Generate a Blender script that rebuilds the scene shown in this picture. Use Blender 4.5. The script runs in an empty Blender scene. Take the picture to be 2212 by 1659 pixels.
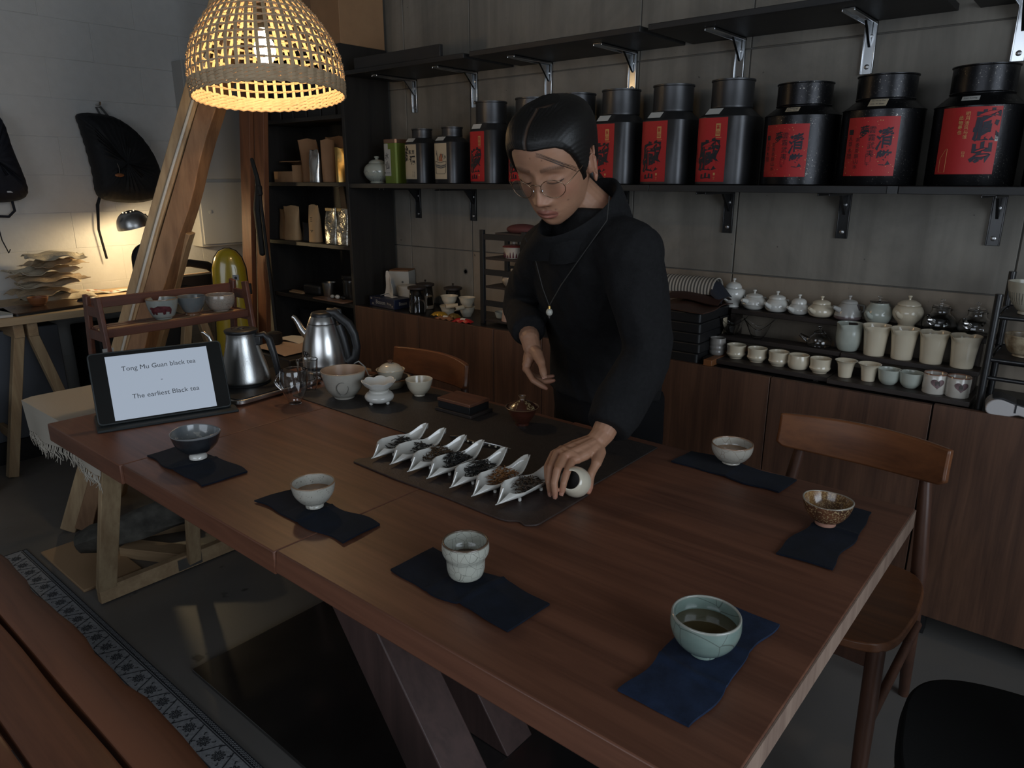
import bpy, bmesh, math, random
import numpy as np
from math import sin, cos, pi, radians, sqrt, atan2
from mathutils import Vector, Matrix
random.seed(7)
rng = np.random.default_rng(7)
D = bpy.data
SC = bpy.context.scene
COL = SC.collection

# ---------------------------------------------------------------- camera
cam_d = D.cameras.new('camera')
cam_d.sensor_fit = 'HORIZONTAL'
cam_d.sensor_width = 36.0
cam_d.lens = 36.0 * 1543.0 / 2212.0
cam_d.clip_start = 0.02
cam = D.objects.new('camera', cam_d)
COL.objects.link(cam)
cam.location = (0, 0, 1.40)
cam.rotation_euler = (pi / 2 - math.atan(441.5 / 1543.0), 0, radians(39.98))
SC.camera = cam

# ---------------------------------------------------------------- world, daylight, exposure
SC.view_settings.view_transform = 'Standard'
SC.view_settings.look = 'None'
SC.view_settings.gamma = 1.0
SC.view_settings.use_curve_mapping = False
SC.view_settings.exposure = EXPOSURE = 0.05
SC.cycles.use_denoising = True
SC.cycles.max_bounces = 8
SC.cycles.diffuse_bounces = 4
SC.cycles.glossy_bounces = 4
SC.cycles.transmission_bounces = 8
SC.cycles.transparent_max_bounces = 8
SC.cycles.caustics_reflective = False
SC.cycles.caustics_refractive = False
SC.cycles.sample_clamp_indirect = 4.0
W = D.worlds.new('world'); SC.world = W
W.use_nodes = True
bg = W.node_tree.nodes['Background']
bg.inputs[0].default_value = (0.66, 0.80, 1.0, 1)
bg.inputs[1].default_value = 1.0

def light(name, kind, loc, energy, color, rot=(0, 0, 0), **kw):
    l = D.lights.new(name, kind)
    l.energy = energy; l.color = color
    for k, v in kw.items():
        setattr(l, k, v)
    o = D.objects.new(name, l); COL.objects.link(o)
    o.location = loc; o.rotation_euler = rot
    return o

# daylight through the glazed front on the right, seen only in reflections
light('daylight_window_light', 'AREA', (2.57, 0.15, 1.55), 62, (0.80, 0.90, 1.0), (0, radians(-90), 0) if False else (0, radians(90), 0),
      shape='RECTANGLE', size=2.2, size_y=2.4)
light('shopfront_window_light', 'AREA', (-0.4, -2.46, 1.75), 26, (0.86, 0.92, 1.0), (radians(90), 0, 0),
      shape='RECTANGLE', size=2.8, size_y=1.9)

# ---------------------------------------------------------------- materials
def s2l(c):
    return tuple(((x / 255.0) / 12.92 if x / 255.0 <= 0.04045 else ((x / 255.0 + 0.055) / 1.055) ** 2.4) for x in c)

class NT:
    def __init__(self, name):
        self.m = D.materials.new(name); self.m.use_nodes = True
        self.t = self.m.node_tree; self.b = self.t.nodes['Principled BSDF']
    def n(self, typ, **kw):
        x = self.t.nodes.new(typ)
        for k, v in kw.items():
            if k.startswith('i_'):
                x.inputs[k[2:].replace('_', ' ')].default_value = v
            else:
                setattr(x, k, v)
        return x
    def l(self, a, b):
        self.t.links.new(a, b)
    def ramp(self, fac, stops):
        r = self.n('ShaderNodeValToRGB')
        e = r.color_ramp.elements
        while len(e) < len(stops):
            e.new(0.5)
        for el, (p, c) in zip(e, stops):
            el.position = p; el.color = (*c, 1) if len(c) == 3 else c
        self.l(fac, r.inputs[0])
        return r.outputs[0]
    def coords(self, scale=(1, 1, 1), kind='Object', rot=(0, 0, 0)):
        tc = self.n('ShaderNodeTexCoord'); mp = self.n('ShaderNodeMapping')
        mp.inputs['Scale'].default_value = scale
        mp.inputs['Rotation'].default_value = rot
        self.l(tc.outputs[kind], mp.inputs[0])
        return mp.outputs[0]
    def noise(self, vec, scale, detail=4, rough=0.55, dist=0.0):
        x = self.n('ShaderNodeTexNoise')
        x.inputs['Scale'].default_value = scale; x.inputs['Detail'].default_value = detail
        x.inputs['Roughness'].default_value = rough; x.inputs['Distortion'].default_value = dist
        self.l(vec, x.inputs['Vector'])
        return x.outputs['Fac']
    def mix(self, fac, a, b, mode='MIX'):
        x = self.n('ShaderNodeMix', data_type='RGBA', blend_type=mode)
        for sock, v in ((x.inputs[0], fac), (x.inputs[6], a), (x.inputs[7], b)):
            if hasattr(v, 'links'):
                self.l(v, sock)
            elif isinstance(v, (int, float)):
                sock.default_value = v
            else:
                sock.default_value = (*v, 1)
        return x.outputs[2]
    def bump(self, h, strength=0.3, dist=0.002):
        x = self.n('ShaderNodeBump')
        x.inputs['Strength'].default_value = strength; x.inputs['Distance'].default_value = dist
        self.l(h, x.inputs['Height']); self.l(x.outputs[0], self.b.inputs['Normal'])
    def base(self, v):
        s = self.b.inputs['Base Color']
        if hasattr(v, 'links'):
            self.l(v, s)
        else:
            s.default_value = (*v, 1)
    def set(self, **kw):
        for k, v in kw.items():
            self.b.inputs[k.replace('_', ' ')].default_value = v
        return self

def plain(name, col, rough=0.6, metal=0.0, bump=0.0, bscale=60, var=0.0, coat=0.0, spec=0.5, **kw):
    a = NT(name)
    if var or bump:
        v = a.coords()
        n = a.noise(v, bscale, 5)
        if var:
            lo = tuple(c * (1 - var) for c in col); hi = tuple(min(1, c * (1 + var)) for c in col)
            a.base(a.ramp(a.noise(v, bscale * 0.35, 4), [(0.3, lo), (0.7, hi)]))
        else:
            a.base(col)
        if bump:
            a.bump(n, bump, 0.002)
    else:
        a.base(col)
    a.set(Roughness=rough, Metallic=metal, Coat_Weight=coat, Specular_IOR_Level=spec)
    for k, v in kw.items():
        a.b.inputs[k.replace('_', ' ')].default_value = v
    return a.m

def wood(name, c1, c2, axis='x', scale=1.0, rough=0.5, bump=0.15, fine=True, knots=False, coat=0.0, spec=0.4):
    a = NT(name)
    st = {'x': (0.7, 9, 9), 'y': (9, 0.7, 9), 'z': (9, 9, 0.7)}[axis]
    st = tuple(s * scale for s in st)
    v = a.coords(st)
    n1 = a.noise(v, 1.6, 6, 0.6, 0.9)
    st2 = {'x': (2, 90, 90), 'y': (90, 2, 90), 'z': (90, 90, 2)}[axis]
    n2 = a.noise(a.coords(tuple(s * scale for s in st2)), 1.0, 3, 0.6)
    w = a.n('ShaderNodeMath', operation='MULTIPLY_ADD'); w.inputs[1].default_value = 0.35
    a.l(n2, w.inputs[0]); a.l(n1, w.inputs[2])
    mid = tuple((p + q) / 2 for p, q in zip(c1, c2))
    col = a.ramp(w.outputs[0], [(0.42, c2), (0.62, mid), (0.82, c1)])
    if knots:
        vo = a.n('ShaderNodeTexVoronoi'); vo.inputs['Scale'].default_value = 1.0
        kv = a.coords({'x': (1.6, 5, 5), 'y': (5, 1.6, 5), 'z': (5, 5, 1.6)}[axis]); a.l(kv, vo.inputs['Vector'])
        k = a.ramp(vo.outputs['Distance'], [(0.0, (1, 1, 1)), (0.16, (0, 0, 0))])
        col = a.mix(k, col, tuple(x * 0.35 for x in c2))
    a.base(col)
    a.bump(w.outputs[0], bump, 0.0015)
    a.set(Roughness=rough, Coat_Weight=coat, Coat_Roughness=0.3, Specular_IOR_Level=spec)
    return a.m

def glass(name, tint=(1, 1, 1), rough=0.0, ior=1.45):
    a = NT(name); a.base(tint)
    a.set(Roughness=rough, Transmission_Weight=1.0, IOR=ior)
    return a.m

def glaze(name, col, col2=None, spot=None, spot_scale=120, spot_thr=0.62, crackle=None, crack_scale=45, crack_w=0.03,
          rough=0.22, rim=None, rim_z=None, blot_scale=18, bump=0.05, foot=None, foot_z=None):
    """ceramic glaze: base tint with drift, optional spots, crackle lines, coloured rim above rim_z and bare foot below foot_z (object z)"""
    a = NT(name); v = a.coords()
    n = a.noise(v, blot_scale, 4)
    c = a.ramp(n, [(0.35, col), (0.7, col2 or tuple(x * 0.9 for x in col))])
    if spot:
        c = a.mix(a.ramp(a.noise(v, spot_scale, 2), [(spot_thr, (0, 0, 0)), (spot_thr + 0.05, (1, 1, 1))]), c, spot)
    if crackle:
        vo = a.n('ShaderNodeTexVoronoi', feature='DISTANCE_TO_EDGE'); vo.inputs['Scale'].default_value = crack_scale
        a.l(v, vo.inputs['Vector'])
        c = a.mix(a.ramp(vo.outputs['Distance'], [(0.0, (1, 1, 1)), (crack_w, (0, 0, 0))]), c, crackle)
    if rim or foot:
        sx = a.n('ShaderNodeSeparateXYZ'); tc = a.n('ShaderNodeTexCoord')
        a.l(tc.outputs['Object'], sx.inputs[0])
        if rim:
            m = a.n('ShaderNodeMapRange'); m.inputs[1].default_value = rim_z - 0.0015; m.inputs[2].default_value = rim_z + 0.001
            a.l(sx.outputs[2], m.inputs[0]); c = a.mix(m.outputs[0], c, rim)
        if foot:
            m = a.n('ShaderNodeMapRange'); m.inputs[1].default_value = foot_z + 0.001; m.inputs[2].default_value = foot_z - 0.001
            a.l(sx.outputs[2], m.inputs[0]); c = a.mix(m.outputs[0], c, foot)
    a.base(c)
    a.bump(n, bump, 0.002)
    a.set(Roughness=rough, Coat_Weight=0.4, Coat_Roughness=0.1)
    return a.m

def emit(name, col, strength):
    a = NT(name); a.base((0, 0, 0))
    a.b.inputs['Emission Color'].default_value = (*col, 1)
    a.b.inputs['Emission Strength'].default_value = strength
    return a.m

M = {}
M['table'] = wood('walnut_tabletop', (0.185, 0.078, 0.046), (0.090, 0.036, 0.022), 'x', 1.3, 0.45, 0.12, coat=0.05)
M['table_end'] = wood('table_end_lit', (0.34, 0.24, 0.185), (0.20, 0.13, 0.10), 'z', 1.6, 0.6, 0.1)  # window light on the right end is put into this paler tone
M['leg_wood'] = wood('dark_leg_wood', (0.085, 0.050, 0.045), (0.045, 0.028, 0.026), 'z', 1.0, 0.5, 0.1)
M['cab'] = wood('walnut_veneer', (0.125, 0.062, 0.038), (0.048, 0.024, 0.017), 'z', 1.5, 0.5, 0.08)
M['chair_wood'] = wood('teak_chair', (0.20, 0.075, 0.030), (0.085, 0.032, 0.016), 'x', 1.0, 0.35, 0.05, coat=0.2)
M['chair_leg'] = wood('dark_chair_leg', (0.10, 0.045, 0.028), (0.045, 0.022, 0.016), 'z', 1.0, 0.4, 0.05)
M['pine'] = wood('pine_beam', (0.50, 0.37, 0.22), (0.30, 0.19, 0.105), 'z', 0.9, 0.65, 0.15, knots=True)
M['pine_h'] = wood('pine_rail', (0.48, 0.34, 0.20), (0.30, 0.19, 0.105), 'x', 0.9, 0.65, 0.15)
M['desk_top'] = wood('pale_desk_board', (0.56, 0.42, 0.26), (0.42, 0.30, 0.18), 'y', 0.8, 0.55, 0.05)
M['post'] = wood('reddish_post_board', (0.23, 0.090, 0.040), (0.105, 0.040, 0.020), 'z', 0.9, 0.6, 0.1, knots=True)
M['bench'] = wood('stained_bench_plank', (0.20, 0.080, 0.042), (0.085, 0.034, 0.020), 'x', 0.9, 0.4, 0.2, knots=True, coat=0.1)
M['rack_wood'] = wood('mahogany_rack', (0.135, 0.050, 0.030), (0.070, 0.028, 0.020), 'y', 1.0, 0.45, 0.05)
M['dark_board'] = wood('ebonised_board', (0.040, 0.030, 0.026), (0.018, 0.014, 0.013), 'x', 1.0, 0.5, 0.1)
M['black_shelf'] = wood('black_shelf_board', (0.026, 0.025, 0.025), (0.012, 0.012, 0.013), 'x', 1.2, 0.5, 0.1)
M['bookcase'] = wood('black_brown_bookcase', (0.024, 0.022, 0.020), (0.013, 0.012, 0.012), 'z', 1.2, 0.5, 0.1)
M['black'] = plain('black_paint', (0.012, 0.012, 0.013), 0.45)
M['counter'] = plain('black_counter', (0.010, 0.010, 0.011), 0.35)
M['black_metal'] = plain('black_metal', (0.013, 0.013, 0.014), 0.32, 0.0, spec=0.6)
M['plate'] = plain('blackened_steel_plate', (0.20, 0.20, 0.20), 0.16, 0.9, 0.04, 9, 0.3)
M['chrome'] = plain('chrome_bracket', (0.62, 0.64, 0.66), 0.22, 1.0)
M['screw'] = plain('screw_head', (0.5, 0.5, 0.5), 0.35, 1.0)
M['steel'] = plain('brushed_steel', (0.58, 0.57, 0.55), 0.28, 1.0)
M['steel_b'] = plain('satin_steel', (0.50, 0.50, 0.49), 0.33, 1.0, 0.15, 220)
M['plastic'] = plain('black_plastic', (0.016, 0.016, 0.017), 0.42)
M['rubber'] = plain('matte_black', (0.010, 0.010, 0.010), 0.75)
M['tin'] = plain('black_tea_tin', (0.065, 0.065, 0.068), 0.42, 0.75, 0.05, 30, 0.2)
M['tin_old'] = NT('worn_black_tin')
_a = M['tin_old']; _v = _a.coords()
_c = _a.mix(_a.ramp(_a.noise(_v, 190, 6, 0.7), [(0.60, (0, 0, 0)), (0.68, (1, 1, 1))]), (0.020, 0.020, 0.022), (0.33, 0.31, 0.27))
_m = _a.ramp(_a.noise(_v, 11, 2), [(0.42, (0, 0, 0)), (0.62, (1, 1, 1))])
_a.base(_a.mix(_m, (0.020, 0.020, 0.022), _c)); _a.set(Roughness=0.33, Metallic=0.75); _a.bump(_a.noise(_v, 60, 3), 0.2, 0.002)
M['tin_old'] = _a.m
M['red'] = plain('red_paper', (0.42, 0.012, 0.014), 0.55)
M['ink'] = plain('black_ink', (0.008, 0.008, 0.012), 0.6)
M['gold'] = plain('gold_print', (0.55, 0.30, 0.11), 0.45, 0.3)
M['cream'] = plain('cream_paper', (0.50, 0.42, 0.30), 0.7, 0, 0.0, 20, 0.06)
M['paper'] = plain('white_paper', (0.66, 0.64, 0.60), 0.75)
M['sticker'] = plain('grey_sticker', (0.46, 0.46, 0.44), 0.6)
M['print'] = plain('grey_print', (0.12, 0.12, 0.12), 0.7)
M['green'] = plain('green_tin', (0.16, 0.22, 0.035), 0.45, 0.2)
M['copper'] = plain('copper_lid', (0.34, 0.20, 0.13), 0.4, 0.8)
M['kraft'] = plain('kraft_paper', (0.30, 0.165, 0.085), 0.75, 0, 0.1, 25, 0.1)
M['kraft2'] = plain('pale_kraft_paper', (0.46, 0.30, 0.16), 0.75, 0, 0.1, 25, 0.1)
M['card'] = plain('cardboard', (0.36, 0.21, 0.11), 0.8, 0, 0.05, 40, 0.06)
M['foil'] = plain('silver_foil', (0.62, 0.62, 0.60), 0.25, 0.9, 0.6, 35)
M['gold_foil'] = plain('gold_foil', (0.52, 0.33, 0.10), 0.3, 0.8, 0.6, 35)
M['yellow'] = plain('yellow_case', (0.42, 0.31, 0.02), 0.22, 0, coat=0.6)
M['white_porc'] = plain('white_porcelain', (0.70, 0.69, 0.65), 0.16, 0, 0.02, 30, coat=0.5)
M['cream_porc'] = plain('cream_porcelain', (0.66, 0.60, 0.48), 0.2, 0, 0.02, 30, 0.03, coat=0.5)
M['celadon'] = glaze('pale_celadon', (0.46, 0.49, 0.44), (0.40, 0.43, 0.38), rough=0.18)
M['ivory'] = plain('ivory_porcelain', (0.68, 0.60, 0.46), 0.2, 0, 0.02, 30, 0.03, coat=0.5)
M['glass'] = glass('clear_glass')
M['leather'] = plain('dark_leather_mat', (0.034, 0.027, 0.024), 0.55, 0, 0.35, 180, 0.2)
M['leather2'] = plain('brown_leather_mat', (0.042, 0.026, 0.022), 0.5, 0, 0.35, 180, 0.2)
M['black_cloth'] = plain('black_linen', (0.0115, 0.0115, 0.0125), 0.9, 0, 0.5, 350, 0.2, spec=0.2)
M['trouser'] = plain('black_trouser', (0.007, 0.007, 0.008), 0.95, 0, 0.3, 300, spec=0.15)
M['bag'] = plain('black_nylon', (0.010, 0.011, 0.013), 0.7, 0, 0.2, 200, 0.2, spec=0.3)
M['bag2'] = plain('navy_nylon', (0.009, 0.010, 0.016), 0.7, 0, 0.2, 200, 0.2, spec=0.3)
M['white_wall'] = plain('white_painted_block', (0.60, 0.60, 0.59), 0.8, 0, 0.5, 55, 0.03)
M['box_grey'] = plain('grey_cabinet_metal', (0.42, 0.42, 0.41), 0.5)
M['wicker'] = wood('wicker_strip', (0.62, 0.46, 0.28), (0.46, 0.32, 0.18), 'z', 1.5, 0.7, 0.2)
M['wicker_h'] = wood('wicker_weaver', (0.62, 0.46, 0.29), (0.46, 0.32, 0.19), 'x', 1.0, 0.7, 0.2)
M['white_cable'] = plain('white_cable', (0.60, 0.60, 0.56), 0.5)
M['tan'] = plain('tan_wood', (0.42, 0.27, 0.15), 0.6)

# ---------------------------------------------------------------- mesh helpers
class MB:
    def __init__(self):
        self.v = []; self.f = []; self.mi = []; self.cur = 0
    def add(self, vs, fs):
        k = len(self.v)
        self.v += [tuple(p) for p in vs]
        self.f += [tuple(i + k for i in f) for f in fs]
        self.mi += [self.cur] * len(fs)
        return self
    def box(self, x0, x1, y0, y1, z0, z1, M4=None):
        vs = [(x, y, z) for z in (z0, z1) for y in (y0, y1) for x in (x0, x1)]
        if M4 is not None:
            vs = [M4 @ Vector(p) for p in vs]
        return self.add(vs, [(0, 2, 3, 1), (4, 5, 7, 6), (0, 1, 5, 4), (1, 3, 7, 5), (3, 2, 6, 7), (2, 0, 4, 6)])
    def cbox(self, c, s, M4=None):
        return self.box(c[0] - s[0] / 2, c[0] + s[0] / 2, c[1] - s[1] / 2, c[1] + s[1] / 2, c[2] - s[2] / 2, c[2] + s[2] / 2, M4)
    def loft(self, rings, cap0=True, cap1=True, closed=True):
        n = len(rings[0]); vs = [p for r in rings for p in r]; fs = []
        for i in range(len(rings) - 1):
            for j in range(n if closed else n - 1):
                a = i * n + j; b = i * n + (j + 1) % n
                fs.append((a, b, b + n, a + n))
        if cap0:
            fs.append(tuple(range(n - 1, -1, -1)))
        if cap1:
            k = (len(rings) - 1) * n; fs.append(tuple(range(k, k + n)))
        return self.add(vs, fs)
    def lathe(self, prof, n=32, c=(0, 0, 0), cap0=True, cap1=True, fn=None):
        rings = []
        for r, z in prof:
            ring = []
            for j in range(n):
                t = 2 * pi * j / n
                rr = max(r, 1e-5); zz = z
                if fn:
                    rr, zz = fn(rr, zz, t)
                ring.append((c[0] + rr * cos(t), c[1] + rr * sin(t), c[2] + zz))
            rings.append(ring)
        return self.loft(rings, cap0, cap1)
    def frames(self, pts):
        pts = [Vector(p) for p in pts]; out = []
        up = Vector((0, 0, 1)); prev = None
        for i, p in enumerate(pts):
            t = (pts[min(i + 1, len(pts) - 1)] - pts[max(i - 1, 0)])
            if t.length < 1e-9:
                t = Vector((0, 0, 1))
            t.normalize()
            if prev is None:
                a = up if abs(t.z) < 0.9 else Vector((1, 0, 0))
                s = a.cross(t).normalized()
            else:
                s = (prev - t * prev.dot(t))
                s = s.normalized() if s.length > 1e-6 else prev
            prev = s; out.append((p, s, t.cross(s)))
        return out
    def tube(self, pts, r, n=8, cap=True, flat=1.0, round_ends=False):
        fr = self.frames(pts); N = len(fr)
        rs = r if isinstance(r, (list, tuple)) else [r] * N
        rings = []
        def ring(p, s, u, rr):
            return [tuple(p + s * (rr * cos(2 * pi * j / n)) + u * (rr * flat * sin(2 * pi * j / n))) for j in range(n)]
        if round_ends:
            p, s, u = fr[0]; t = s.cross(u)
            for k in (0.0, 0.5, 0.8):
                rings.append(ring(p - t * rs[0] * sqrt(1 - (k + 0.05) ** 2 if k else 0.995), s, u, rs[0] * (k + 0.05)))
        for (p, s, u), rr in zip(fr, rs):
            rings.append(ring(p, s, u, rr))
        if round_ends:
            p, s, u = fr[-1]; t = s.cross(u)
            for k in (0.8, 0.5, 0.0):
                rings.append(ring(p + t * rs[-1] * sqrt(1 - (k + 0.05) ** 2 if k else 0.995), s, u, rs[-1] * (k + 0.05)))
        return self.loft(rings, cap, cap)
    def bar(self, a, b, w, h, up=(0, 0, 1)):
        """straight rectangular bar from a to b: width w sideways, h along up"""
        a = Vector(a); b = Vector(b); t = (b - a).normalized(); s = Vector(up).cross(t)
        if s.length < 1e-5:
            s = Vector((1, 0, 0))
        s.normalize(); u = t.cross(s)
        q = [(-w / 2, -h / 2), (w / 2, -h / 2), (w / 2, h / 2), (-w / 2, h / 2)]
        return self.loft([[tuple(p + s * x + u * y) for x, y in q] for p in (a, b)])
    def prism(self, poly, z0, z1, M4=None):
        r0 = [(x, y, z0) for x, y in poly]; r1 = [(x, y, z1) for x, y in poly]
        if M4 is not None:
            r0 = [tuple(M4 @ Vector(p)) for p in r0]; r1 = [tuple(M4 @ Vector(p)) for p in r1]
        return self.loft([r0, r1])
    def grid(self, fn, nu, nv, thick=0.0):
        P = [[Vector(fn(i / nu, j / nv)) for j in range(nv + 1)] for i in range(nu + 1)]
        vs = [tuple(p) for row in P for p in row]; w = nv + 1
        fs = [(i * w + j, (i + 1) * w + j, (i + 1) * w + j + 1, i * w + j + 1) for i in range(nu) for j in range(nv)]
        if thick:
            n0 = len(vs); low = []
            for i in range(nu + 1):
                for j in range(nv + 1):
                    du = P[min(i + 1, nu)][j] - P[max(i - 1, 0)][j]; dv = P[i][min(j + 1, nv)] - P[i][max(j - 1, 0)]
                    nn = du.cross(dv); nn = nn.normalized() if nn.length > 1e-12 else Vector((0, 0, 1))
                    low.append(tuple(P[i][j] - nn * thick))
            vs += low
            fs += [tuple(n0 + k for k in reversed(f)) for f in fs[:nu * nv]]
            bd = [(i, 0) for i in range(nu)] + [(nu, j) for j in range(nv)] + [(i, nv) for i in range(nu, 0, -1)] + [(0, j) for j in range(nv, 0, -1)]
            ids = [i * w + j for i, j in bd]
            for k in range(len(ids)):
                a, b = ids[k], ids[(k + 1) % len(ids)]
                fs.append((b, a, a + n0, b + n0))
        return self.add(vs, fs)
    def ell(self, c, r, n=16, m=10, M4=None):
        vs = []; 
        rings = []
        for i in range(m + 1):
            ph = -pi / 2 + pi * i / m
            ring = []
            for j in range(n):
                t = 2 * pi * j / n
                p = Vector((r[0] * max(cos(ph), 1e-3) * cos(t), r[1] * max(cos(ph), 1e-3) * sin(t), r[2] * sin(ph)))
                p = (M4 @ p) if M4 is not None else p
                ring.append((p[0] + c[0], p[1] + c[1], p[2] + c[2]))
            rings.append(ring)
        return self.loft(rings)
    def mesh(self, name, mat, smooth=40):
        me = D.meshes.new(name)
        me.from_pydata(self.v, [], self.f); me.update()
        mats = mat if isinstance(mat, (list, tuple)) else [mat]
        for x in mats:
            me.materials.append(x)
        if len(mats) > 1:
            me.polygons.foreach_set('material_index', self.mi)
        if smooth:
            me.polygons.foreach_set('use_smooth', [True] * len(me.polygons))
            me.set_sharp_from_angle(angle=radians(smooth))
        return me
    def build(self, name, mat, parent=None, loc=None, rot=None, smooth=40, bevel=0.0, bseg=2, sub=0):
        o = D.objects.new(name, self.mesh(name, mat, smooth)); COL.objects.link(o)
        if parent is not None:
            o.parent = parent
        if loc is not None:
            o.location = loc
        if rot is not None:
            o.rotation_euler = rot
        if bevel:
            m = o.modifiers.new('bevel', 'BEVEL'); m.width = bevel; m.segments = bseg; m.limit_method = 'ANGLE'; m.angle_limit = radians(50)
        if sub:
            m = o.modifiers.new('subdivision', 'SUBSURF'); m.levels = sub; m.render_levels = sub
        return o

def tag(o, label=None, cat=None, group=None, kind=None):
    if label: o['label'] = label
    if cat: o['category'] = cat
    if group: o['group'] = group
    if kind: o['kind'] = kind
    return o
def thing(name, label, cat, loc=(0, 0, 0), rz=0.0, group=None, rot=None):
    o = D.objects.new(name, None); COL.objects.link(o)
    o.empty_display_size = 0.02
    o.location = loc; o.rotation_euler = rot if rot is not None else (0, 0, rz)
    return tag(o, label, cat, group)
def struct(o):
    o['kind'] = 'structure'; return o
def dup(root, loc, rz=None, label=None, group=None, scale=None):
    r = root.copy(); COL.objects.link(r); r.location = loc
    if rz is not None: r.rotation_euler = (0, 0, rz)
    if label: r['label'] = label
    if group: r['group'] = group
    if scale: r.scale = (scale,) * 3 if isinstance(scale, (int, float)) else scale
    for ch in root.children:
        c = ch.copy(); COL.objects.link(c); c.parent = r
        for g in ch.children:
            d = g.copy(); COL.objects.link(d); d.parent = c
    return r
def piece(src, parent, M4=None, loc=None, rot=None):
    c = src.copy(); COL.objects.link(c); c.parent = parent
    if loc is not None: c.location = loc
    if rot is not None: c.rotation_euler = rot
    return c
def B(name, mat, parent, x0, x1, y0, y1, z0, z1, bevel=0.0, **kw):
    return MB().box(x0, x1, y0, y1, z0, z1).build(name, mat, parent, bevel=bevel, **kw)
def smoothstep(a, b, x):
    t = min(1, max(0, (x - a) / (b - a))); return t * t * (3 - 2 * t)
def interp(x, xs, ys):
    return float(np.interp(x, xs, ys))

_dg = None
def text_mb(body, size, bold=0.0, depth=0.0, spacing=1.0):
    """flat lettering as (verts, faces), centred on the origin in XY"""
    cu = D.curves.new('lettering', 'FONT'); cu.body = body; cu.size = size
    cu.align_x = 'CENTER'; cu.align_y = 'CENTER'; cu.offset = bold; cu.space_character = spacing
    cu.resolution_u = 3
    o = D.objects.new('lettering', cu); COL.objects.link(o)
    bpy.context.view_layer.update()
    dg = bpy.context.evaluated_depsgraph_get()
    me = D.meshes.new_from_object(o.evaluated_get(dg))
    vs = [tuple(v.co) for v in me.vertices]; fs = [tuple(p.vertices) for p in me.polygons]
    D.objects.remove(o); D.curves.remove(cu); D.meshes.remove(me)
    return vs, fs
def put_text(body, size, mat, parent, mapf, name='lettering', bold=0.0, spacing=1.0, sx=1.0, sy=1.0):
    vs, fs = text_mb(body, size, bold, 0, spacing)
    return MB().add([mapf(x * sx, y * sy) for x, y, z in vs], fs).build(name, mat, parent, smooth=0)

# ================================================================= ROOM
YW, XL, XR, YF, ZC = 2.65, -4.62, 2.60, -2.50, 3.25
# floor: grey power-floated concrete, darker worn zones
a = NT('concrete_floor'); v = a.coords()
c = a.ramp(a.noise(v, 0.9, 6, 0.6, 0.4), [(0.3, (0.115, 0.110, 0.104)), (0.5, (0.165, 0.156, 0.147)), (0.75, (0.205, 0.190, 0.178))])
c = a.mix(a.ramp(a.noise(v, 9, 3, 0.5, 0.3), [(0.70, (0, 0, 0)), (0.745, (1, 1, 1))]), c, (0.055, 0.052, 0.050))
a.base(c); a.bump(a.noise(v, 30, 4), 0.08, 0.002)
a.set(Roughness=0.42); M['floor'] = a.m
struct(B('floor', M['floor'], None, XL - 0.2, XR + 0.2, YF - 0.2, YW + 0.2, -0.1, 0))
struct(B('ceiling', plain('grey_ceiling', (0.22, 0.22, 0.21), 0.85), None, XL - 0.2, XR + 0.2, YF - 0.2, YW + 0.2, ZC, ZC + 0.1))

# back wall of cast concrete in formwork panels
def concrete(name, c1, c2, c3):
    a = NT(name); v = a.coords((1, 1, 1), 'Object')
    base = a.ramp(a.noise(v, 1.7, 7, 0.65, 0.6), [(0.28, c1), (0.5, c2), (0.74, c3)])
    st = a.noise(a.coords((7, 7, 0.55)), 1.0, 5, 0.6, 0.5)
    base = a.mix(a.ramp(st, [(0.45, (0, 0, 0)), (0.72, (0.55, 0.55, 0.55))]), base, tuple(x * 0.55 for x in c1))
    base = a.mix(a.ramp(a.noise(v, 40, 2, 0.4), [(0.74, (0, 0, 0)), (0.77, (0.8, 0.8, 0.8))]), base, tuple(x * 0.4 for x in c1))
    a.base(base); a.bump(a.noise(v, 26, 6, 0.6), 0.12, 0.003); a.set(Roughness=0.62, Specular_IOR_Level=0.35)
    return a.m
M['conc'] = concrete('cast_concrete', (0.165, 0.155, 0.138), (0.260, 0.244, 0.215), (0.335, 0.312, 0.272))
M['conc_t'] = concrete('tan_cast_concrete', (0.215, 0.180, 0.145), (0.300, 0.252, 0.200), (0.360, 0.305, 0.245))
M['conc_joint'] = plain('concrete_joint', (0.13, 0.125, 0.115), 0.9)
wb = struct(B('wall_back', M['conc_joint'], None, XL - 0.2, XR + 0.2, YW + 0.006, YW + 0.2, 0, ZC))
xs = [XL, -3.83, -2.93, -2.48, -1.57, -1.12, -0.23, 0.67, 1.57, XR]
zs = [0, 1.055, 1.845, ZC]
for i in range(len(xs) - 1):
    for k in range(3):
        g = 0.0022
        B('panel', M['conc_t'] if (k == 0 and i >= 3) else M['conc'], wb, xs[i] + g, xs[i + 1] - g, YW, YW + 0.012, zs[k] + g, zs[k + 1] - g, bevel=0.002)
# form-tie plugs
tie = MB().lathe([(0.010, 0), (0.014, -0.0015), (0.016, 0.0)], 20).mesh('tie_hole', M['conc_joint'])
for (x, z) in ((-2.53, 0.95),):
    o = D.objects.new('tie_hole', tie); COL.objects.link(o); o.parent = wb; o.location = (x, YW - 0.0005, z); o.rotation_euler = (pi / 2, 0, 0)

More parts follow.
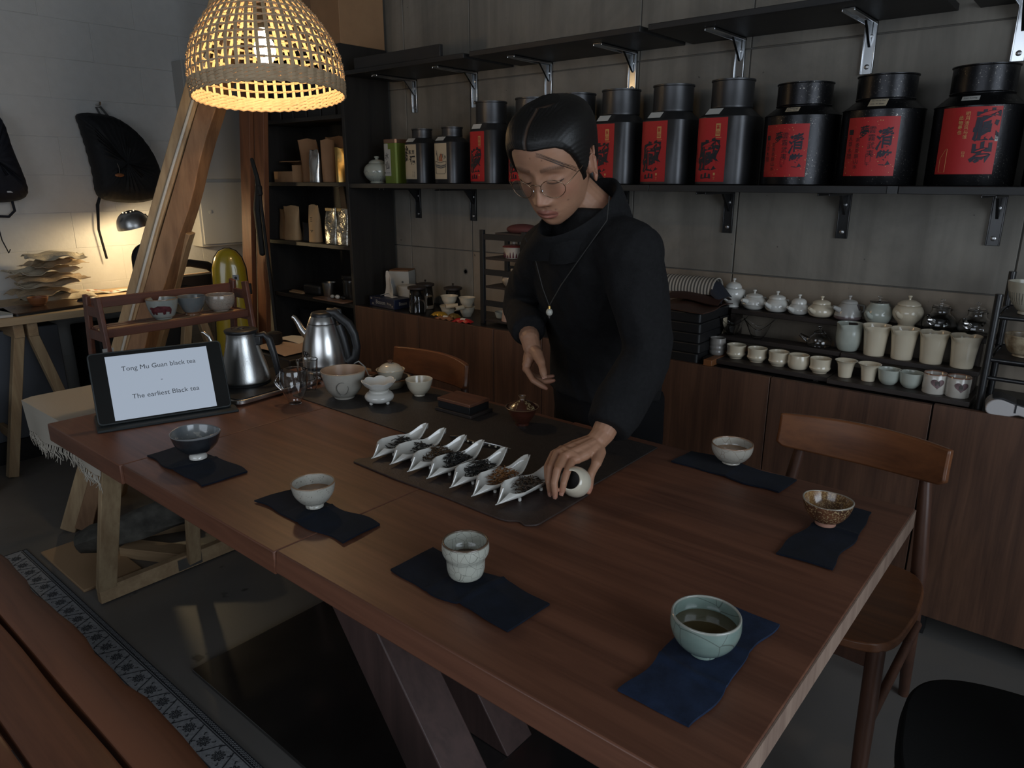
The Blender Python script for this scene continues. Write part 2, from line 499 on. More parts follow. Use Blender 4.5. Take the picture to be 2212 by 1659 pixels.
# left wall: painted blockwork, each block with recessed joints
wl = struct(B('wall_left', plain('painted_mortar', (0.58, 0.58, 0.57), 0.85), None, XL - 0.2, XL - 0.0018, YF - 0.2, YW + 0.2, 0, ZC))
H = 0.2035; z0 = 0.0; row = 0
while z0 < ZC - 0.01:
    y = YF - (0.25 if row % 2 else 0.0) - 0.16
    while y < YW:
        a0, a1 = max(y, YF), min(y + 0.5, YW)
        if a1 - a0 > 0.03 and a1 > 0.55:
            pr = random.uniform(-0.0012, 0.0012)
            B('block', M['white_wall'], wl, XL - 0.02, XL + pr, a0 + 0.001, a1 - 0.001, z0 + 0.001, min(z0 + H, ZC) - 0.001, bevel=0.0015, bseg=1)
        y += 0.5
    z0 += H; row += 1
B('plaster', M['white_wall'], wl, XL - 0.02, XL, YF, 0.5, 0, ZC)

# right wall with the big shop window, front wall behind the camera with a second opening
M['room_wall'] = plain('grey_side_wall', (0.30, 0.30, 0.29), 0.85)
def holed_wall(name, axis, at, lo, hi, o0, o1, z0, z1, th):
    m = MB()
    def bx(a, b, c, d):
        if axis == 'x': m.box(at, at + th, a, b, c, d)
        else: m.box(a, b, at, at + th, c, d)
    bx(lo, o0, 0, ZC); bx(o1, hi, 0, ZC); bx(o0, o1, 0, z0); bx(o0, o1, z1, ZC)
    return struct(m.build(name, M['room_wall'], None, smooth=0))
holed_wall('wall_right', 'x', XR, YF, YW, -0.95, 1.25, 0.30, 2.75, 0.18)
holed_wall('wall_front', 'y', YF - 0.18, XL, XR, -1.80, 1.00, 0.80, 2.70, 0.18)
def window(name, axis, at, o0, o1, z0, z1, nmull):
    t = D.objects.new(name, None); COL.objects.link(t); struct(t)
    fr = MB()
    def bx(mb, a, b, c, d, p, q):
        if axis == 'x': mb.box(at + p, at + q, a, b, c, d)
        else: mb.box(a, b, at - q, at - p, c, d)
    w = 0.05
    bx(fr, o0, o1, z0, z0 + w, 0.04, 0.11); bx(fr, o0, o1, z1 - w, z1, 0.04, 0.11)
    bx(fr, o0, o0 + w, z0, z1, 0.04, 0.11); bx(fr, o1 - w, o1, z0, z1, 0.04, 0.11)
    for i in range(1, nmull):
        y = o0 + (o1 - o0) * i / nmull; bx(fr, y - 0.025, y + 0.025, z0, z1, 0.04, 0.11)
    fr.build('window_frame', M['black_metal'], t, smooth=0)
    for i in range(nmull):
        a0 = o0 + (o1 - o0) * i / nmull; a1 = o0 + (o1 - o0) * (i + 1) / nmull
        p = MB(); bx(p, a0 + 0.02, a1 - 0.02, z0 + 0.04, z1 - 0.04, 0.072, 0.078); p.build('pane', M['glass'], t, smooth=0)
window('window_1', 'x', XR, -0.95, 1.25, 0.30, 2.75, 2)
window('window_2', 'y', YF, -1.80, 1.00, 0.80, 2.70, 3)

# ================================================================= BACK WALL FURNITURE
# low cabinets: one thing per unit, one continuous worktop
CY0, CZ0, CZ1 = 2.305, 0.097, 0.768
ced = [-3.005, -2.52, -2.04, -1.77, -1.29, -0.812, -0.335, 0.145, 0.625]
clab = ['walnut-fronted low cabinet next to the black bookcase, under the tissue box',
        'walnut low cabinet under the sweets and glass canisters, second from the bookcase',
        'narrow walnut low cabinet beside the standing man, third from the bookcase',
        'walnut low cabinet hidden behind the standing man',
        'walnut low cabinet under the stack of dark trays',
        'walnut low cabinet under the row of cream cups, behind the near teak chair',
        'walnut low cabinet under the two painted cups and the card reader',
        'walnut low cabinet at the right edge of the photo']
for i, lb in enumerate(clab):
    x0, x1 = ced[i], ced[i + 1]
    t = thing('low_cabinet', lb, 'cabinet', ((x0 + x1) / 2, CY0, 0), 0, 'walnut low cabinets along the concrete wall')
    w = (x1 - x0) / 2; g = 0.0018 if i not in (6,) else 0.003
    B('body', M['black'], t, -w + 0.0005, w - 0.0005, 0.02, 0.335, CZ0 + 0.01, 0.742)
    MB().box(-w + g, w - g, 0.0, 0.019, CZ0, CZ1 if i < 6 else CZ1 + 0.004).build('door', M['cab'], t, bevel=0.0012)
    B('leg', M['black'], t, -w + 0.03, -w + 0.07, 0.06, 0.10, 0, CZ0 + 0.01); B('leg', M['black'], t, w - 0.07, w - 0.03, 0.06, 0.10, 0, CZ0 + 0.01)
    B('leg', M['black'], t, -w + 0.03, -w + 0.07, 0.27, 0.31, 0, CZ0 + 0.01); B('leg', M['black'], t, w - 0.07, w - 0.03, 0.27, 0.31, 0, CZ0 + 0.01)
tag(B('worktop', M['counter'], None, ced[0], ced[-1], CY0 + 0.021, YW - 0.002, 0.744, 0.764, bevel=0.001),
    'long black worktop on the walnut cabinets along the concrete wall', 'worktop')

# tall black-brown bookcase
t = thing('bookcase', 'tall black-brown open bookcase in the corner beside the concrete wall', 'bookcase', (-3.43, 2.335, 0))
hw, dp, ht = 0.395, 0.29, 2.03
B('side_panel', M['bookcase'], t, -hw, -hw + 0.022, 0, dp, 0, ht, 0.001)
B('side_panel', M['bookcase'], t, hw - 0.022, hw, 0, dp, 0, ht, 0.001)
B('back_panel', M['bookcase'], t, -hw + 0.022, hw - 0.022, dp - 0.008, dp, 0.05, ht - 0.01)
B('top_panel', M['bookcase'], t, -hw + 0.022, hw - 0.022, 0.002, dp - 0.008, ht - 0.022, ht, 0.001)
B('plinth', M['bookcase'], t, -hw + 0.022, hw - 0.022, 0.02, 0.035, 0, 0.07)
SHZ = [0.09, 0.42, 0.762, 1.066, 1.386, 1.712]
for z in SHZ:
    B('shelf', M['bookcase'], t, -hw + 0.022, hw - 0.022, 0.003, dp - 0.008, z - 0.02, z, 0.001)

# upper shelf boards on chrome brackets
ups = [(-3.02, -2.21, 1.902, 'black upper shelf board nearest the bookcase with an edge strip on top'),
       (-2.17, -1.375, 1.902, 'black upper shelf board above the first red-labelled tins, left of the gap'),
       (-1.345, -0.490, 1.902, 'black upper shelf board above the large tins in the middle right'),
       (-0.435, 0.45, 1.902, 'black upper shelf board at the top right corner of the photo')]
for i, (x0, x1, z, lb) in enumerate(ups):
    o = B('wall_shelf', M['black_shelf'], None, x0, x1, 2.315 + (0.008 if i == 0 else 0), 2.648, z - 0.02, z, 0.002)
    tag(o, lb, 'shelf', 'black upper shelf boards')
tag(B('edge_board', M['black_shelf'], None, -2.93, -2.352, 2.33, 2.348, 1.902, 1.952, 0.002), 'loose dark board standing on edge on the leftmost upper shelf', 'board')
def bracket(name, label, x, ztop, arm, drop, mat, group, w=0.038):
    t = thing(name, label, 'bracket', (x, YW, ztop), 0, group)
    m = MB()
    m.box(-w / 2, w / 2, -arm, 0, -0.004, -0.0005); m.box(-w / 2, w / 2, -0.004, 0, -drop, -0.0005)
    m.box(-w / 2, -w / 2 + 0.004, -arm, 0, -0.010, -0.0005); m.box(w / 2 - 0.004, w / 2, -arm, 0, -0.010, -0.0005)
    m.box(-w / 2, -w / 2 + 0.004, -0.010, 0, -drop, 0); m.box(w / 2 - 0.004, w / 2, -0.010, 0, -drop, 0)
    m.build('angle_plate', mat, t, bevel=0.0012)
    MB().add([(-0.004, -0.010, -0.004), (0.004, -0.010, -0.004), (-0.004, -0.075, -0.006), (0.004, -0.075, -0.006), (-0.004, -0.006, -0.075), (0.004, -0.006, -0.075)],
             [(0, 1, 5, 4), (2, 3, 1, 0), (2, 4, 5, 3), (0, 4, 2), (1, 3, 5)]).build('gusset', mat, t, smooth=0)
    for dz in (-0.042, -drop + 0.022):
        MB().lathe([(0.008, 0), (0.0075, 0.003), (0.004, 0.005)], 14).build('screw', M['screw'], t, (0, -0.0045, dz), (pi / 2, 0, 0))
un = ['above the white lidded jar', 'above the landscape tin', 'behind the man\'s head, left one', 'right of the man\'s head', 'above the gap between two red tins', 'above the widest worn tin', 'at the top right edge of the photo']
for x, lb in zip((-2.86, -2.447, -2.012, -1.597, -1.158, -0.727, -0.320), un):
    bracket('shelf_bracket', 'chrome steel shelf bracket under the upper shelf, ' + lb, x, 1.882, 0.26, 0.155, M['chrome'], 'chrome upper shelf brackets')
# lower long shelf: two boards butted, on black brackets
for x0, x1, lb in ((-3.034, -2.19, 'long black lower shelf board carrying the small tins, by the bookcase'), (-2.188, -1.325, 'long black lower shelf board behind the man\'s head, carrying red tins'),
                   (-1.323, -0.545, 'long black lower shelf board under the red tins right of the man'), (-0.515, 0.55, 'long black lower shelf board under the biggest tin at the right')):
    tag(B('wall_shelf', M['black_shelf'], None, x0, x1, 2.338, 2.648, 1.360, 1.382, 0.0015), lb, 'shelf', 'black lower shelf boards')
tag(B('joint_strip', M['plastic'], None, -0.544, -0.516, 2.336, 2.6, 1.361, 1.3815), 'black strip closing the joint between two lower shelf boards', 'strip')
ln = ['nearest the bookcase', 'second from the bookcase, left of the rack', 'hidden behind the man', 'just right of the man\'s neck', 'above the lidded tall teapot', 'above the glass-lidded teapot', 'at the right end, largest in the photo']
for x, lb in zip((-2.86, -2.465, -2.02, -1.608, -1.153, -0.740, -0.300), ln):
    if x == -2.02: continue
    bracket('black_bracket', 'black steel bracket below the lower shelf, ' + lb, x, 1.360, 0.25, 0.155, M['black_metal'], 'black lower shelf brackets')

# timber posts between bookcase and left wall
for k, (xa, xb, y0, lb) in enumerate(((-3.925, -3.705, 2.215, 'reddish brown timber post on the left of the pair beside the bookcase'), (-3.81, -3.597, 2.235, 'reddish brown timber post touching the bookcase, right one of the pair'))):
    m = MB(); z1 = 3.05
    def px(z): return xa + (xb - xa) * (z - 0.5) / 1.5
    w = 0.050 if k == 0 else 0.046
    m.loft([[(px(z) - w, y0, z), (px(z) + w, y0, z), (px(z) + w, y0 + 0.03, z), (px(z) - w, y0 + 0.03, z)] for z in np.linspace(0.0, z1, 8)])
    tag(m.build('timber_post', M['post'], None, bevel=0.003), lb, 'post', 'reddish timber posts')

# grey wall cabinet on the left wall
t = thing('wall_cabinet', 'grey metal electrical cabinet with two doors on the white wall', 'cabinet', (XL, 2.47, 0))
B('body', M['box_grey'], t, 0.001, 0.125, -0.19, 0.165, 0.985, 2.09, 0.004)
B('door', M['box_grey'], t, 0.126, 0.140, -0.178, 0.158, 1.405, 2.07, 0.003)
B('door', M['box_grey'], t, 0.126, 0.140, -0.178, 0.158, 1.000, 1.385, 0.003)
MB().lathe([(0.011, 0), (0.011, 0.003), (0.004, 0.004)], 16).build('lock', M['box_grey'], t, (0.140, -0.12, 1.20), (0, pi / 2, 0))

# ================================================================= TEA TABLE
TZ = 0.75
t = thing('tea_table', 'long walnut tea table on slanted dark legs, laid with navy cloths and bowls', 'table', (-0.9, 1.09, 0))
def tb(name, x0, x1, y0, y1, th, mat=None, undercut=0.0):
    m = MB(); zt = TZ
    q = [(y0, zt), (y1, zt), (y1, zt - th), (y0 + undercut, zt - th)]
    m.loft([[(x - t.location.x, y - t.location.y, z) for y, z in q] for x in (x0, x1)])
    return m
tb('tabletop', -1.079, -0.226, 0.618, 1.560, 0.042, undercut=-0.006).build('tabletop', M['table'], t, bevel=0.0025)
MB().box(-0.226 + 0.9, -0.2235 + 0.9, 0.621 - 1.09, 1.557 - 1.09, TZ - 0.0405, TZ - 0.0015).build('end_edge', M['table_end'], t, smooth=0)
tb('leaf', -1.720, -1.080, 0.613, 1.555, 0.048).build('table_leaf', M['table'], t, bevel=0.0025)
tb('leaf', -2.190, -1.7212, 0.607, 1.548, 0.050).build('table_leaf', M['table'], t, bevel=0.0025)
# slanted leg beams on a steel plate
def beam(name, a, b, wx, wy, mat, parent, o=(-0.9, 1.09, 0)):
    m = MB()
    r = []
    for p in (a, b):
        x, y, z = p[0] - o[0], p[1] - o[1], p[2] - o[2]
        r.append([(x - wx, y - wy, z), (x + wx, y - wy, z), (x + wx, y + wy, z), (x - wx, y + wy, z)])
    m.loft(r)
    return m.build(name, mat, parent, bevel=0.003)
beam('leg', (-0.745, 0.85, 0.013), (-1.27, 0.85, 0.706), 0.077, 0.05, M['leg_wood'], t)
beam('leg', (-1.03, 1.16, 0.013), (-1.54, 1.16, 0.700), 0.085, 0.05, M['leg_wood'], t)
MB().box(-1.62 + 0.9, -0.55 + 0.9, 0.90 - 1.09, 1.11 - 1.09, 0.665, 0.6995).build('cross_rail', M['leg_wood'], t, bevel=0.002)
MB().lathe([(0.012, 0), (0.012, 0.004), (0.006, 0.006)], 16).build('bolt', M['screw'], t, (-1.195 + 0.9, 0.80 - 1.09, 0.555), (pi / 2, 0, 0))
B('base_plate', M['plate'], t, -1.875 + 0.9, -0.62 + 0.9, 0.768 - 1.09, 1.232 - 1.09, 0.001, 0.012, 0.001)

# pine trestle under the left leaf
t = thing('pine_trestle', 'small pine trestle frame under the left end of the tea table', 'trestle', (-2.46, 1.0, 0))
def pb(name, a, b, w, h, up=(1, 0, 0), mat='pine', o=(-2.46, 1.0, 0)):
    q = lambda p: (p[0] - o[0], p[1] - o[1], p[2] - o[2])
    return MB().bar(q(a), q(b), w, h, up).build(name, M[mat], t, bevel=0.002)
MB().box(-0.015, 0.015, -0.262, 0.30, 0.006, 0.062).build('bottom_rail', M['pine_h'], t, bevel=0.002)
pb('leg', (-2.443, 0.760, 0.062), (-2.20, 0.775, 0.697), 0.060, 0.024)
pb('leg', (-2.443, 1.065, 0.03), (-2.20, 1.00, 0.697), 0.045, 0.024)
MB().box(-2.25 + 2.46, -2.13 + 2.46, -0.24, 0.33, 0.66, 0.6995).build('top_rail', M['pine_h'], t, bevel=0.002)
MB().box(0.0155, 0.018, 0.005, 0.095, 0.012, 0.055).build('hinge', M['steel'], t)
MB().box(-0.01, 0.014, -0.02, 0.29, 0.36, 0.42).build('cross_rail', M['pine_h'], t, bevel=0.002)
# weathered log and off-cuts on the floor under the trestle
m = MB(); A = Vector((-2.80, 0.80, 0.085)); Bv = Vector((-2.55, 1.34, 0.21))
pts = [A.lerp(Bv, i / 11) for i in range(12)]
fr = m.frames(pts); rings = []
for i, (p, s, u) in enumerate(fr):
    ring = []
    for j in range(14):
        an = 2 * pi * j / 14
        rr = 0.072 * (1 + 0.16 * sin(3 * an + i * 0.4) + 0.07 * sin(7 * an + i * 1.3)) * (0.72 if i in (0, 11) else 1) * (0.75 + 0.03 * i)
        ring.append(tuple(p + s * rr * 1.1 * cos(an) + u * rr * 0.85 * sin(an)))
    rings.append(ring)
m.loft(rings)
tag(m.build('weathered_log', plain('grey_weathered_wood', (0.085, 0.082, 0.072), 0.9, 0, 0.8, 45, 0.55), None, smooth=60), 'weathered grey log lying slanted behind the pine trestle', 'log')
for k, (x, y, z, rz, s, lb) in enumerate(((-2.62, 1.02, 0.022, 0.5, (0.30, 0.075, 0.044), 'pine off-cut lying on the floor below the weathered log'),
                                       (-2.86, 1.16, 0.03, 1.1, (0.26, 0.16, 0.06), 'pale pine block behind the weathered log'))):
    tag(MB().cbox((0, 0, 0), s).build('pine_offcut', M['pine_h'], None, (x, y, z), (0, 0, rz), bevel=0.002), lb, 'wood block', 'pine off-cuts')
tag(MB().cbox((0, 0, 0), (0.42, 0.20, 0.010)).build('floor_board', M['tan'], None, (-2.79, 0.83, 0.0052), (0, 0, 0.0), bevel=0.002), 'tan cardboard sheet flat on the floor under the weathered log', 'board')

# ---------------------------------------------------------------- leather mats
def mat_thing(name, pts, z, th, mat, label, seg=0):
    m = MB(); m.prism(pts, z, z + th)
    return tag(m.build(name, mat, None, bevel=min(0.0015, th * 0.45)), label, 'mat')
def rounded(p, r=0.02, n=4):
    out = []; N = len(p)
    for i in range(N):
        a, b, c = Vector(p[i - 1]), Vector(p[i]), Vector(p[(i + 1) % N])
        u = (a - b).normalized(); w = (c - b).normalized()
        for k in range(n + 1):
            s = k / n
            q0 = b + u * r * (1 - s); q1 = b + w * r * s
            out.append(tuple(q0.lerp(q1, s)))
    return out
mat_thing('table_runner', rounded([(-1.90, 1.195), (-0.795, 1.185), (-0.80, 1.527), (-1.905, 1.535)], 0.006), TZ + 0.0003, 0.003, M['leather'], 'long black leather runner lying across the far half of the tea table')
edge = [(-1.312, 0.972), (-1.16, 0.968), (-1.0, 0.973), (-0.852, 0.970), (-0.828, 0.974), (-0.812, 0.989), (-0.790, 0.980), (-0.772, 0.998), (-0.772, 1.08), (-0.775, 1.183), (-0.9, 1.186), (-1.1, 1.184), (-1.285, 1.182), (-1.303, 1.165), (-1.300, 1.012), (-1.316, 0.992)]
mat_thing('leather_mat', rounded(edge, 0.008, 3), TZ + 0.0003, 0.0045, M['leather2'], 'dark brown leather mat with notched corners under the seven tea scoops')

# ---------------------------------------------------------------- navy napkins
a = NT('navy_linen'); v = a.coords()
a.base(a.ramp(a.noise(v, 22, 6, 0.65), [(0.3, (0.003, 0.005, 0.010)), (0.72, (0.007, 0.011, 0.023))]))
wv = a.noise(a.coords((900, 900, 100)), 1.0, 2); a.bump(wv, 0.35, 0.0012)
a.set(Roughness=0.9, Specular_IOR_Level=0.2); a.b.inputs['Sheen Weight'].default_value = 0.03
M['navy'] = a.m
a = NT('blue_denim_linen'); v = a.coords()
a.base(a.ramp(a.noise(v, 26, 6, 0.7), [(0.3, (0.006, 0.012, 0.030)), (0.72, (0.017, 0.033, 0.078))]))
a.bump(a.noise(a.coords((900, 900, 100)), 1.0, 2), 0.4, 0.0012); a.set(Roughness=0.9, Specular_IOR_Level=0.2); a.b.inputs['Sheen Weight'].default_value = 0.03
M['denim'] = a.m
def napkin(q, label, mat, seed, creases, amp=0.0022):
    r = random.Random(seed); ph = [r.uniform(0, 6.28) for _ in range(6)]
    cx = sum(p[0] for p in q) / 4; cy = sum(p[1] for p in q) / 4
    def fn(u, w):
        a0 = Vector(q[0]).lerp(Vector(q[1]), u); b0 = Vector(q[3]).lerp(Vector(q[2]), u); p = a0.lerp(b0, w)
        ed = 0.0035 * sin(9 * u + ph[0]) * (abs(w - 0.5) * 2) ** 4 + 0.002 * sin(17 * u + ph[1]) * (abs(w - .5) * 2) ** 6
        d = (b0 - a0).normalized()
        p = p + d * ed
        z = 0.0052 + amp * (sin(7 * u + ph[2] + 2 * w) + 0.6 * sin(13 * u + ph[3] + 3 * w) + 0.5 * sin(6 * w + ph[4])) * 0.45
        for c, k in creases:
            z += 0.0035 * k * math.exp(-((u - c + 0.02 * sin(3 * w + ph[5])) / 0.018) ** 2)
        return (p.x - cx, p.y - cy, max(z, 0.0042))
    m = MB(); m.grid(fn, 48, 14, 0.0036)
    o = m.build('napkin', mat, None, (cx, cy, TZ + 0.0003), smooth=60)
    return tag(o, label, 'napkin', 'navy cloth napkins under the tea bowls')
napkin([(-1.723, 0.672), (-1.450, 0.672), (-1.445, 0.779), (-1.730, 0.776)], 'folded navy cloth napkin under the black bowl, nearest the tablet', M['navy'], 1, [(0.5, 0.8)])
napkin([(-1.292, 0.704), (-1.003, 0.709), (-1.010, 0.803), (-1.280, 0.790)], 'folded navy cloth napkin under the speckled white bowl', M['navy'], 2, [(0.5, 0.9), (0.3, -0.4)])
napkin([(-0.864, 0.702), (-0.597, 0.703), (-0.592, 0.800), (-0.864, 0.803)], 'folded navy cloth napkin under the crackled cup', M['navy'], 3, [(0.37, 0.7), (0.62, 1.2)])
napkin([(-0.398, 0.976), (-0.398, 0.697), (-0.297, 0.699), (-0.297, 0.978)], 'blue denim-like napkin under the big celadon bowl at the table corner', M['denim'], 4, [(0.33, 1.0), (0.66, 1.2)])
napkin([(-0.358, 1.470), (-0.378, 1.189), (-0.282, 1.193), (-0.284, 1.472)], 'dark navy napkin under the brown speckled bowl near the table end', M['navy'], 5, [(0.45, 0.9)])
napkin([(-0.728, 1.464), (-0.468, 1.447), (-0.462, 1.540), (-0.722, 1.558)], 'dark navy napkin under the cream bowl at the far table edge', M['navy'], 6, [(0.5, 0.7)])

# ---------------------------------------------------------------- tea bowls (lathe with wall thickness)
def cup_prof(outer, t, floor):
    """outer: list (r,z) from foot to rim -> closed section running up outside, over the lip and down inside"""
    inner = []
    pr = [(r, z) for r, z in outer if z >= floor - 1e-6]
    for k, (r, z) in enumerate(reversed(pr)):
        inner.append((max(r - t, 0.0005), max(z - (0.0 if k == 0 else 0.0), floor + t)))
    lip_r, lip_z = outer[-1]
    out = list(outer) + [(lip_r - t * 0.3, lip_z + t * 0.3), (lip_r - t * 0.75, lip_z + t * 0.25)]
    out += inner
    r_last = inner[-1][0]
    for s in (0.6, 0.25, 0.0):
        out.append((max(r_last * s, 0.0002), floor + t - 0.0005 * (1 - s)))
    return out
def smooth_prof(p, n=6):
    """Catmull-Rom through the (r,z) points"""
    out = []
    for i in range(len(p) - 1):
        p0 = p[max(i - 1, 0)]; p1 = p[i]; p2 = p[i + 1]; p3 = p[min(i + 2, len(p) - 1)]
        for k in range(n):
            s = k / n
            out.append(tuple(0.5 * (2 * b + (c - a) * s + (2 * a - 5 * b + 4 * c - d) * s * s + (3 * b - a - 3 * c + d) * s ** 3) for a, b, c, d in zip(p0, p1, p2, p3)))
    out.append(p[-1]); return out
def lathe_obj(name, prof, mat, parent=None, loc=None, n=40, fn=None, rz=0, sm=50):
    return MB().lathe(prof, n, fn=fn).build(name, mat, parent, loc, (0, 0, rz), smooth=sm)
def bowl(name, label, cat, loc, foot, wall, t, mat, liquid=None, fill=0.6, group=None, fn=None, rz=0.0, foot_mat=None, ncap=0.0):
    """foot: (r, h); wall: points (r,z) from top of foot to the lip"""
    fr, fh = foot
    ws = smooth_prof(wall)
    root = thing(name, label, cat, loc, rz, group)
    floor = max(wall[0][1], fh)
    MB().lathe(cup_prof(ws, t, floor), 44, fn=fn).build('body', mat, root, smooth=60)
    MB().lathe([(fr * 0.62, fh + 0.002), (fr * 0.66, 0.0008), (fr * 0.8, 0), (fr, 0.0008), (fr * 1.02, fh * 0.6), (min(fr * 1.12, wall[0][0]), fh + 0.002)], 36).build('foot', foot_mat or mat, root, smooth=60)
    if liquid:
        rr = [r for r, z in ws if z >= floor]; zz = [z for r, z in ws if z >= floor]
        zl = floor + (ws[-1][1] - floor) * fill
        rl = float(np.interp(zl, zz, rr)) - t - 0.0004
        m = MB().lathe([(rl * 0.3, -0.0015), (rl * 0.985, -0.0012), (rl, 0.0), (rl * 0.5, -0.0001), (0.0005, -0.0001)], 36)
        o = m.build('tea', liquid, root, (0, 0, zl), smooth=60)
    return root
tea_amber = NT('amber_tea'); tea_amber.base((0.30, 0.14, 0.05)); tea_amber.set(Roughness=0.03, Coat_Weight=0.6, Coat_Roughness=0.0); TEA = tea_amber.m
tea_dark = NT('dark_tea'); tea_dark.base((0.10, 0.045, 0.022)); tea_dark.set(Roughness=0.03, Coat_Weight=0.6, Coat_Roughness=0.0); TEA2 = tea_dark.m
NZ = TZ + 0.0088
G = 'tea bowls set out on navy napkins'
g_blk = glaze('black_bowl_glaze', (0.016, 0.018, 0.022), (0.035, 0.038, 0.044), rough=0.22, rim=(0.22, 0.23, 0.24), rim_z=0.064, bump=0.1)
def oval(kx, ky, warp=0.0, ph=0.0):
    return lambda r, z, t: (r * (1 + (kx - 1) * cos(t) ** 2 + (ky - 1) * sin(t) ** 2), z + warp * (z / 0.06) * cos(2 * t + ph))
r_ = bowl('tea_bowl', 'black ribbed tea bowl with grey-blue inside on a white foot, nearest the tablet', 'bowl', (-1.602, 0.741, NZ), (0.020, 0.012),
     [(0.014, 0.012), (0.030, 0.020), (0.046, 0.036), (0.053, 0.052), (0.057, 0.066)], 0.0032, g_blk, None, group=G, fn=oval(1.04, 0.98, 0.002), foot_mat=M['white_porc'])
ins = glaze('grey_blue_inside', (0.25, 0.27, 0.28), (0.14, 0.16, 0.18), spot=(0.42, 0.42, 0.40), spot_scale=70, spot_thr=0.58, rough=0.15)
MB().lathe([(0.0005, 0.0167), (0.012, 0.0168), (0.0265, 0.0235), (0.0423, 0.0385), (0.0494, 0.053), (0.0533, 0.0655)], 44, fn=oval(1.04, 0.98, 0.002), cap0=False, cap1=False).build('inside_glaze', ins, r_, smooth=60)
lq = NT('clear_tea'); lq.base((0.16, 0.13, 0.085)); lq.set(Roughness=0.02, Coat_Weight=0.6, Coat_Roughness=0.0)
MB().lathe([(0.0005, 0), (0.02, 0), (0.0385, 0)], 36, fn=oval(1.04, 0.98), cap0=False, cap1=False).build('tea', lq.m, r_, (0, 0, 0.0375))
g_spk = glaze('speckled_white_glaze', (0.50, 0.49, 0.44), (0.40, 0.39, 0.34), spot=(0.10, 0.08, 0.06), spot_scale=320, spot_thr=0.64, rough=0.3, rim=(0.24, 0.15, 0.09), rim_z=0.0535)
bowl('tea_bowl', 'speckled off-white tea bowl with brown lip, holding amber tea, second along the near edge', 'bowl', (-1.165, 0.763, NZ), (0.018, 0.009),
     [(0.013, 0.009), (0.026, 0.013), (0.038, 0.028), (0.0425, 0.042), (0.044, 0.0545)], 0.003, g_spk, TEA, 0.55, G)
g_crk = glaze('crackled_white_glaze', (0.52, 0.53, 0.47), (0.44, 0.45, 0.39), crackle=(0.075, 0.07, 0.06), crack_scale=75, crack_w=0.022, rough=0.25, rim=(0.11, 0.07, 0.045), rim_z=0.0665)
bowl('tea_cup', 'tall off-white cup with dark crackle lines and a brown rim', 'cup', (-0.742, 0.765, NZ), (0.018, 0.003),
     [(0.016, 0.003), (0.027, 0.006), (0.0315, 0.018), (0.0325, 0.034), (0.0345, 0.040), (0.0385, 0.048), (0.0395, 0.057), (0.0385, 0.068)], 0.0034, g_crk, TEA2, 0.52, G)
g_cel = glaze('celadon_glaze', (0.215, 0.290, 0.262), (0.180, 0.250, 0.225), crackle=(0.10, 0.125, 0.11), crack_scale=14, crack_w=0.012, rough=0.16, rim=(0.36, 0.37, 0.33), rim_z=0.0605)
cel_tea = NT('olive_tea'); cel_tea.base((0.105, 0.078, 0.036)); cel_tea.set(Roughness=0.03, Coat_Weight=0.7, Coat_Roughness=0.0)
bowl('tea_bowl', 'large blue-green celadon bowl full of tea, at the near right table corner', 'bowl', (-0.349, 0.836, NZ), (0.019, 0.008),
     [(0.014, 0.008), (0.028, 0.011), (0.041, 0.024), (0.0475, 0.040), (0.0485, 0.0515), (0.0475, 0.062)], 0.0032, g_cel, cel_tea.m, 0.62, G)
g_brn = glaze('brown_shino_glaze', (0.060, 0.028, 0.016), (0.18, 0.075, 0.038), spot=(0.36, 0.25, 0.13), spot_scale=260, spot_thr=0.55, rough=0.28, rim=(0.36, 0.33, 0.27), rim_z=0.0500, blot_scale=30)
r_ = bowl('tea_bowl', 'brown and rust speckled tea bowl on a bare clay foot, near the table end', 'bowl', (-0.342, 1.352, NZ), (0.019, 0.008),
     [(0.014, 0.008), (0.027, 0.012), (0.038, 0.026), (0.0435, 0.040), (0.0455, 0.051)], 0.003, g_brn, None, group=G, fn=oval(1.02, 0.98, 0.0018), foot_mat=plain('bare_clay', (0.34, 0.17, 0.12), 0.7))
ins = glaze('amber_speckled_inside', (0.26, 0.13, 0.045), (0.10, 0.05, 0.025), spot=(0.42, 0.27, 0.12), spot_scale=330, spot_thr=0.52, rough=0.2)
MB().lathe([(0.0005, 0.0132), (0.012, 0.0136), (0.0238, 0.0162), (0.0348, 0.0288), (0.0403, 0.0415), (0.0423, 0.0505)], 44, fn=oval(1.02, 0.98, 0.0018), cap0=False, cap1=False).build('inside_glaze', ins, r_, smooth=60)
g_crm = glaze('cream_crackle_glaze', (0.54, 0.51, 0.45), (0.46, 0.43, 0.37), crackle=(0.24, 0.17, 0.12), crack_scale=42, crack_w=0.02, rough=0.2, rim=(0.30, 0.18, 0.11), rim_z=0.0475)
bowl('tea_bowl', 'cream crackle-glazed tea bowl with a rusty lip at the far table edge', 'bowl', (-0.612, 1.533, NZ), (0.021, 0.006),
     [(0.016, 0.006), (0.030, 0.009), (0.041, 0.021), (0.0465, 0.034), (0.0475, 0.049)], 0.003, g_crm, TEA, 0.55, G)

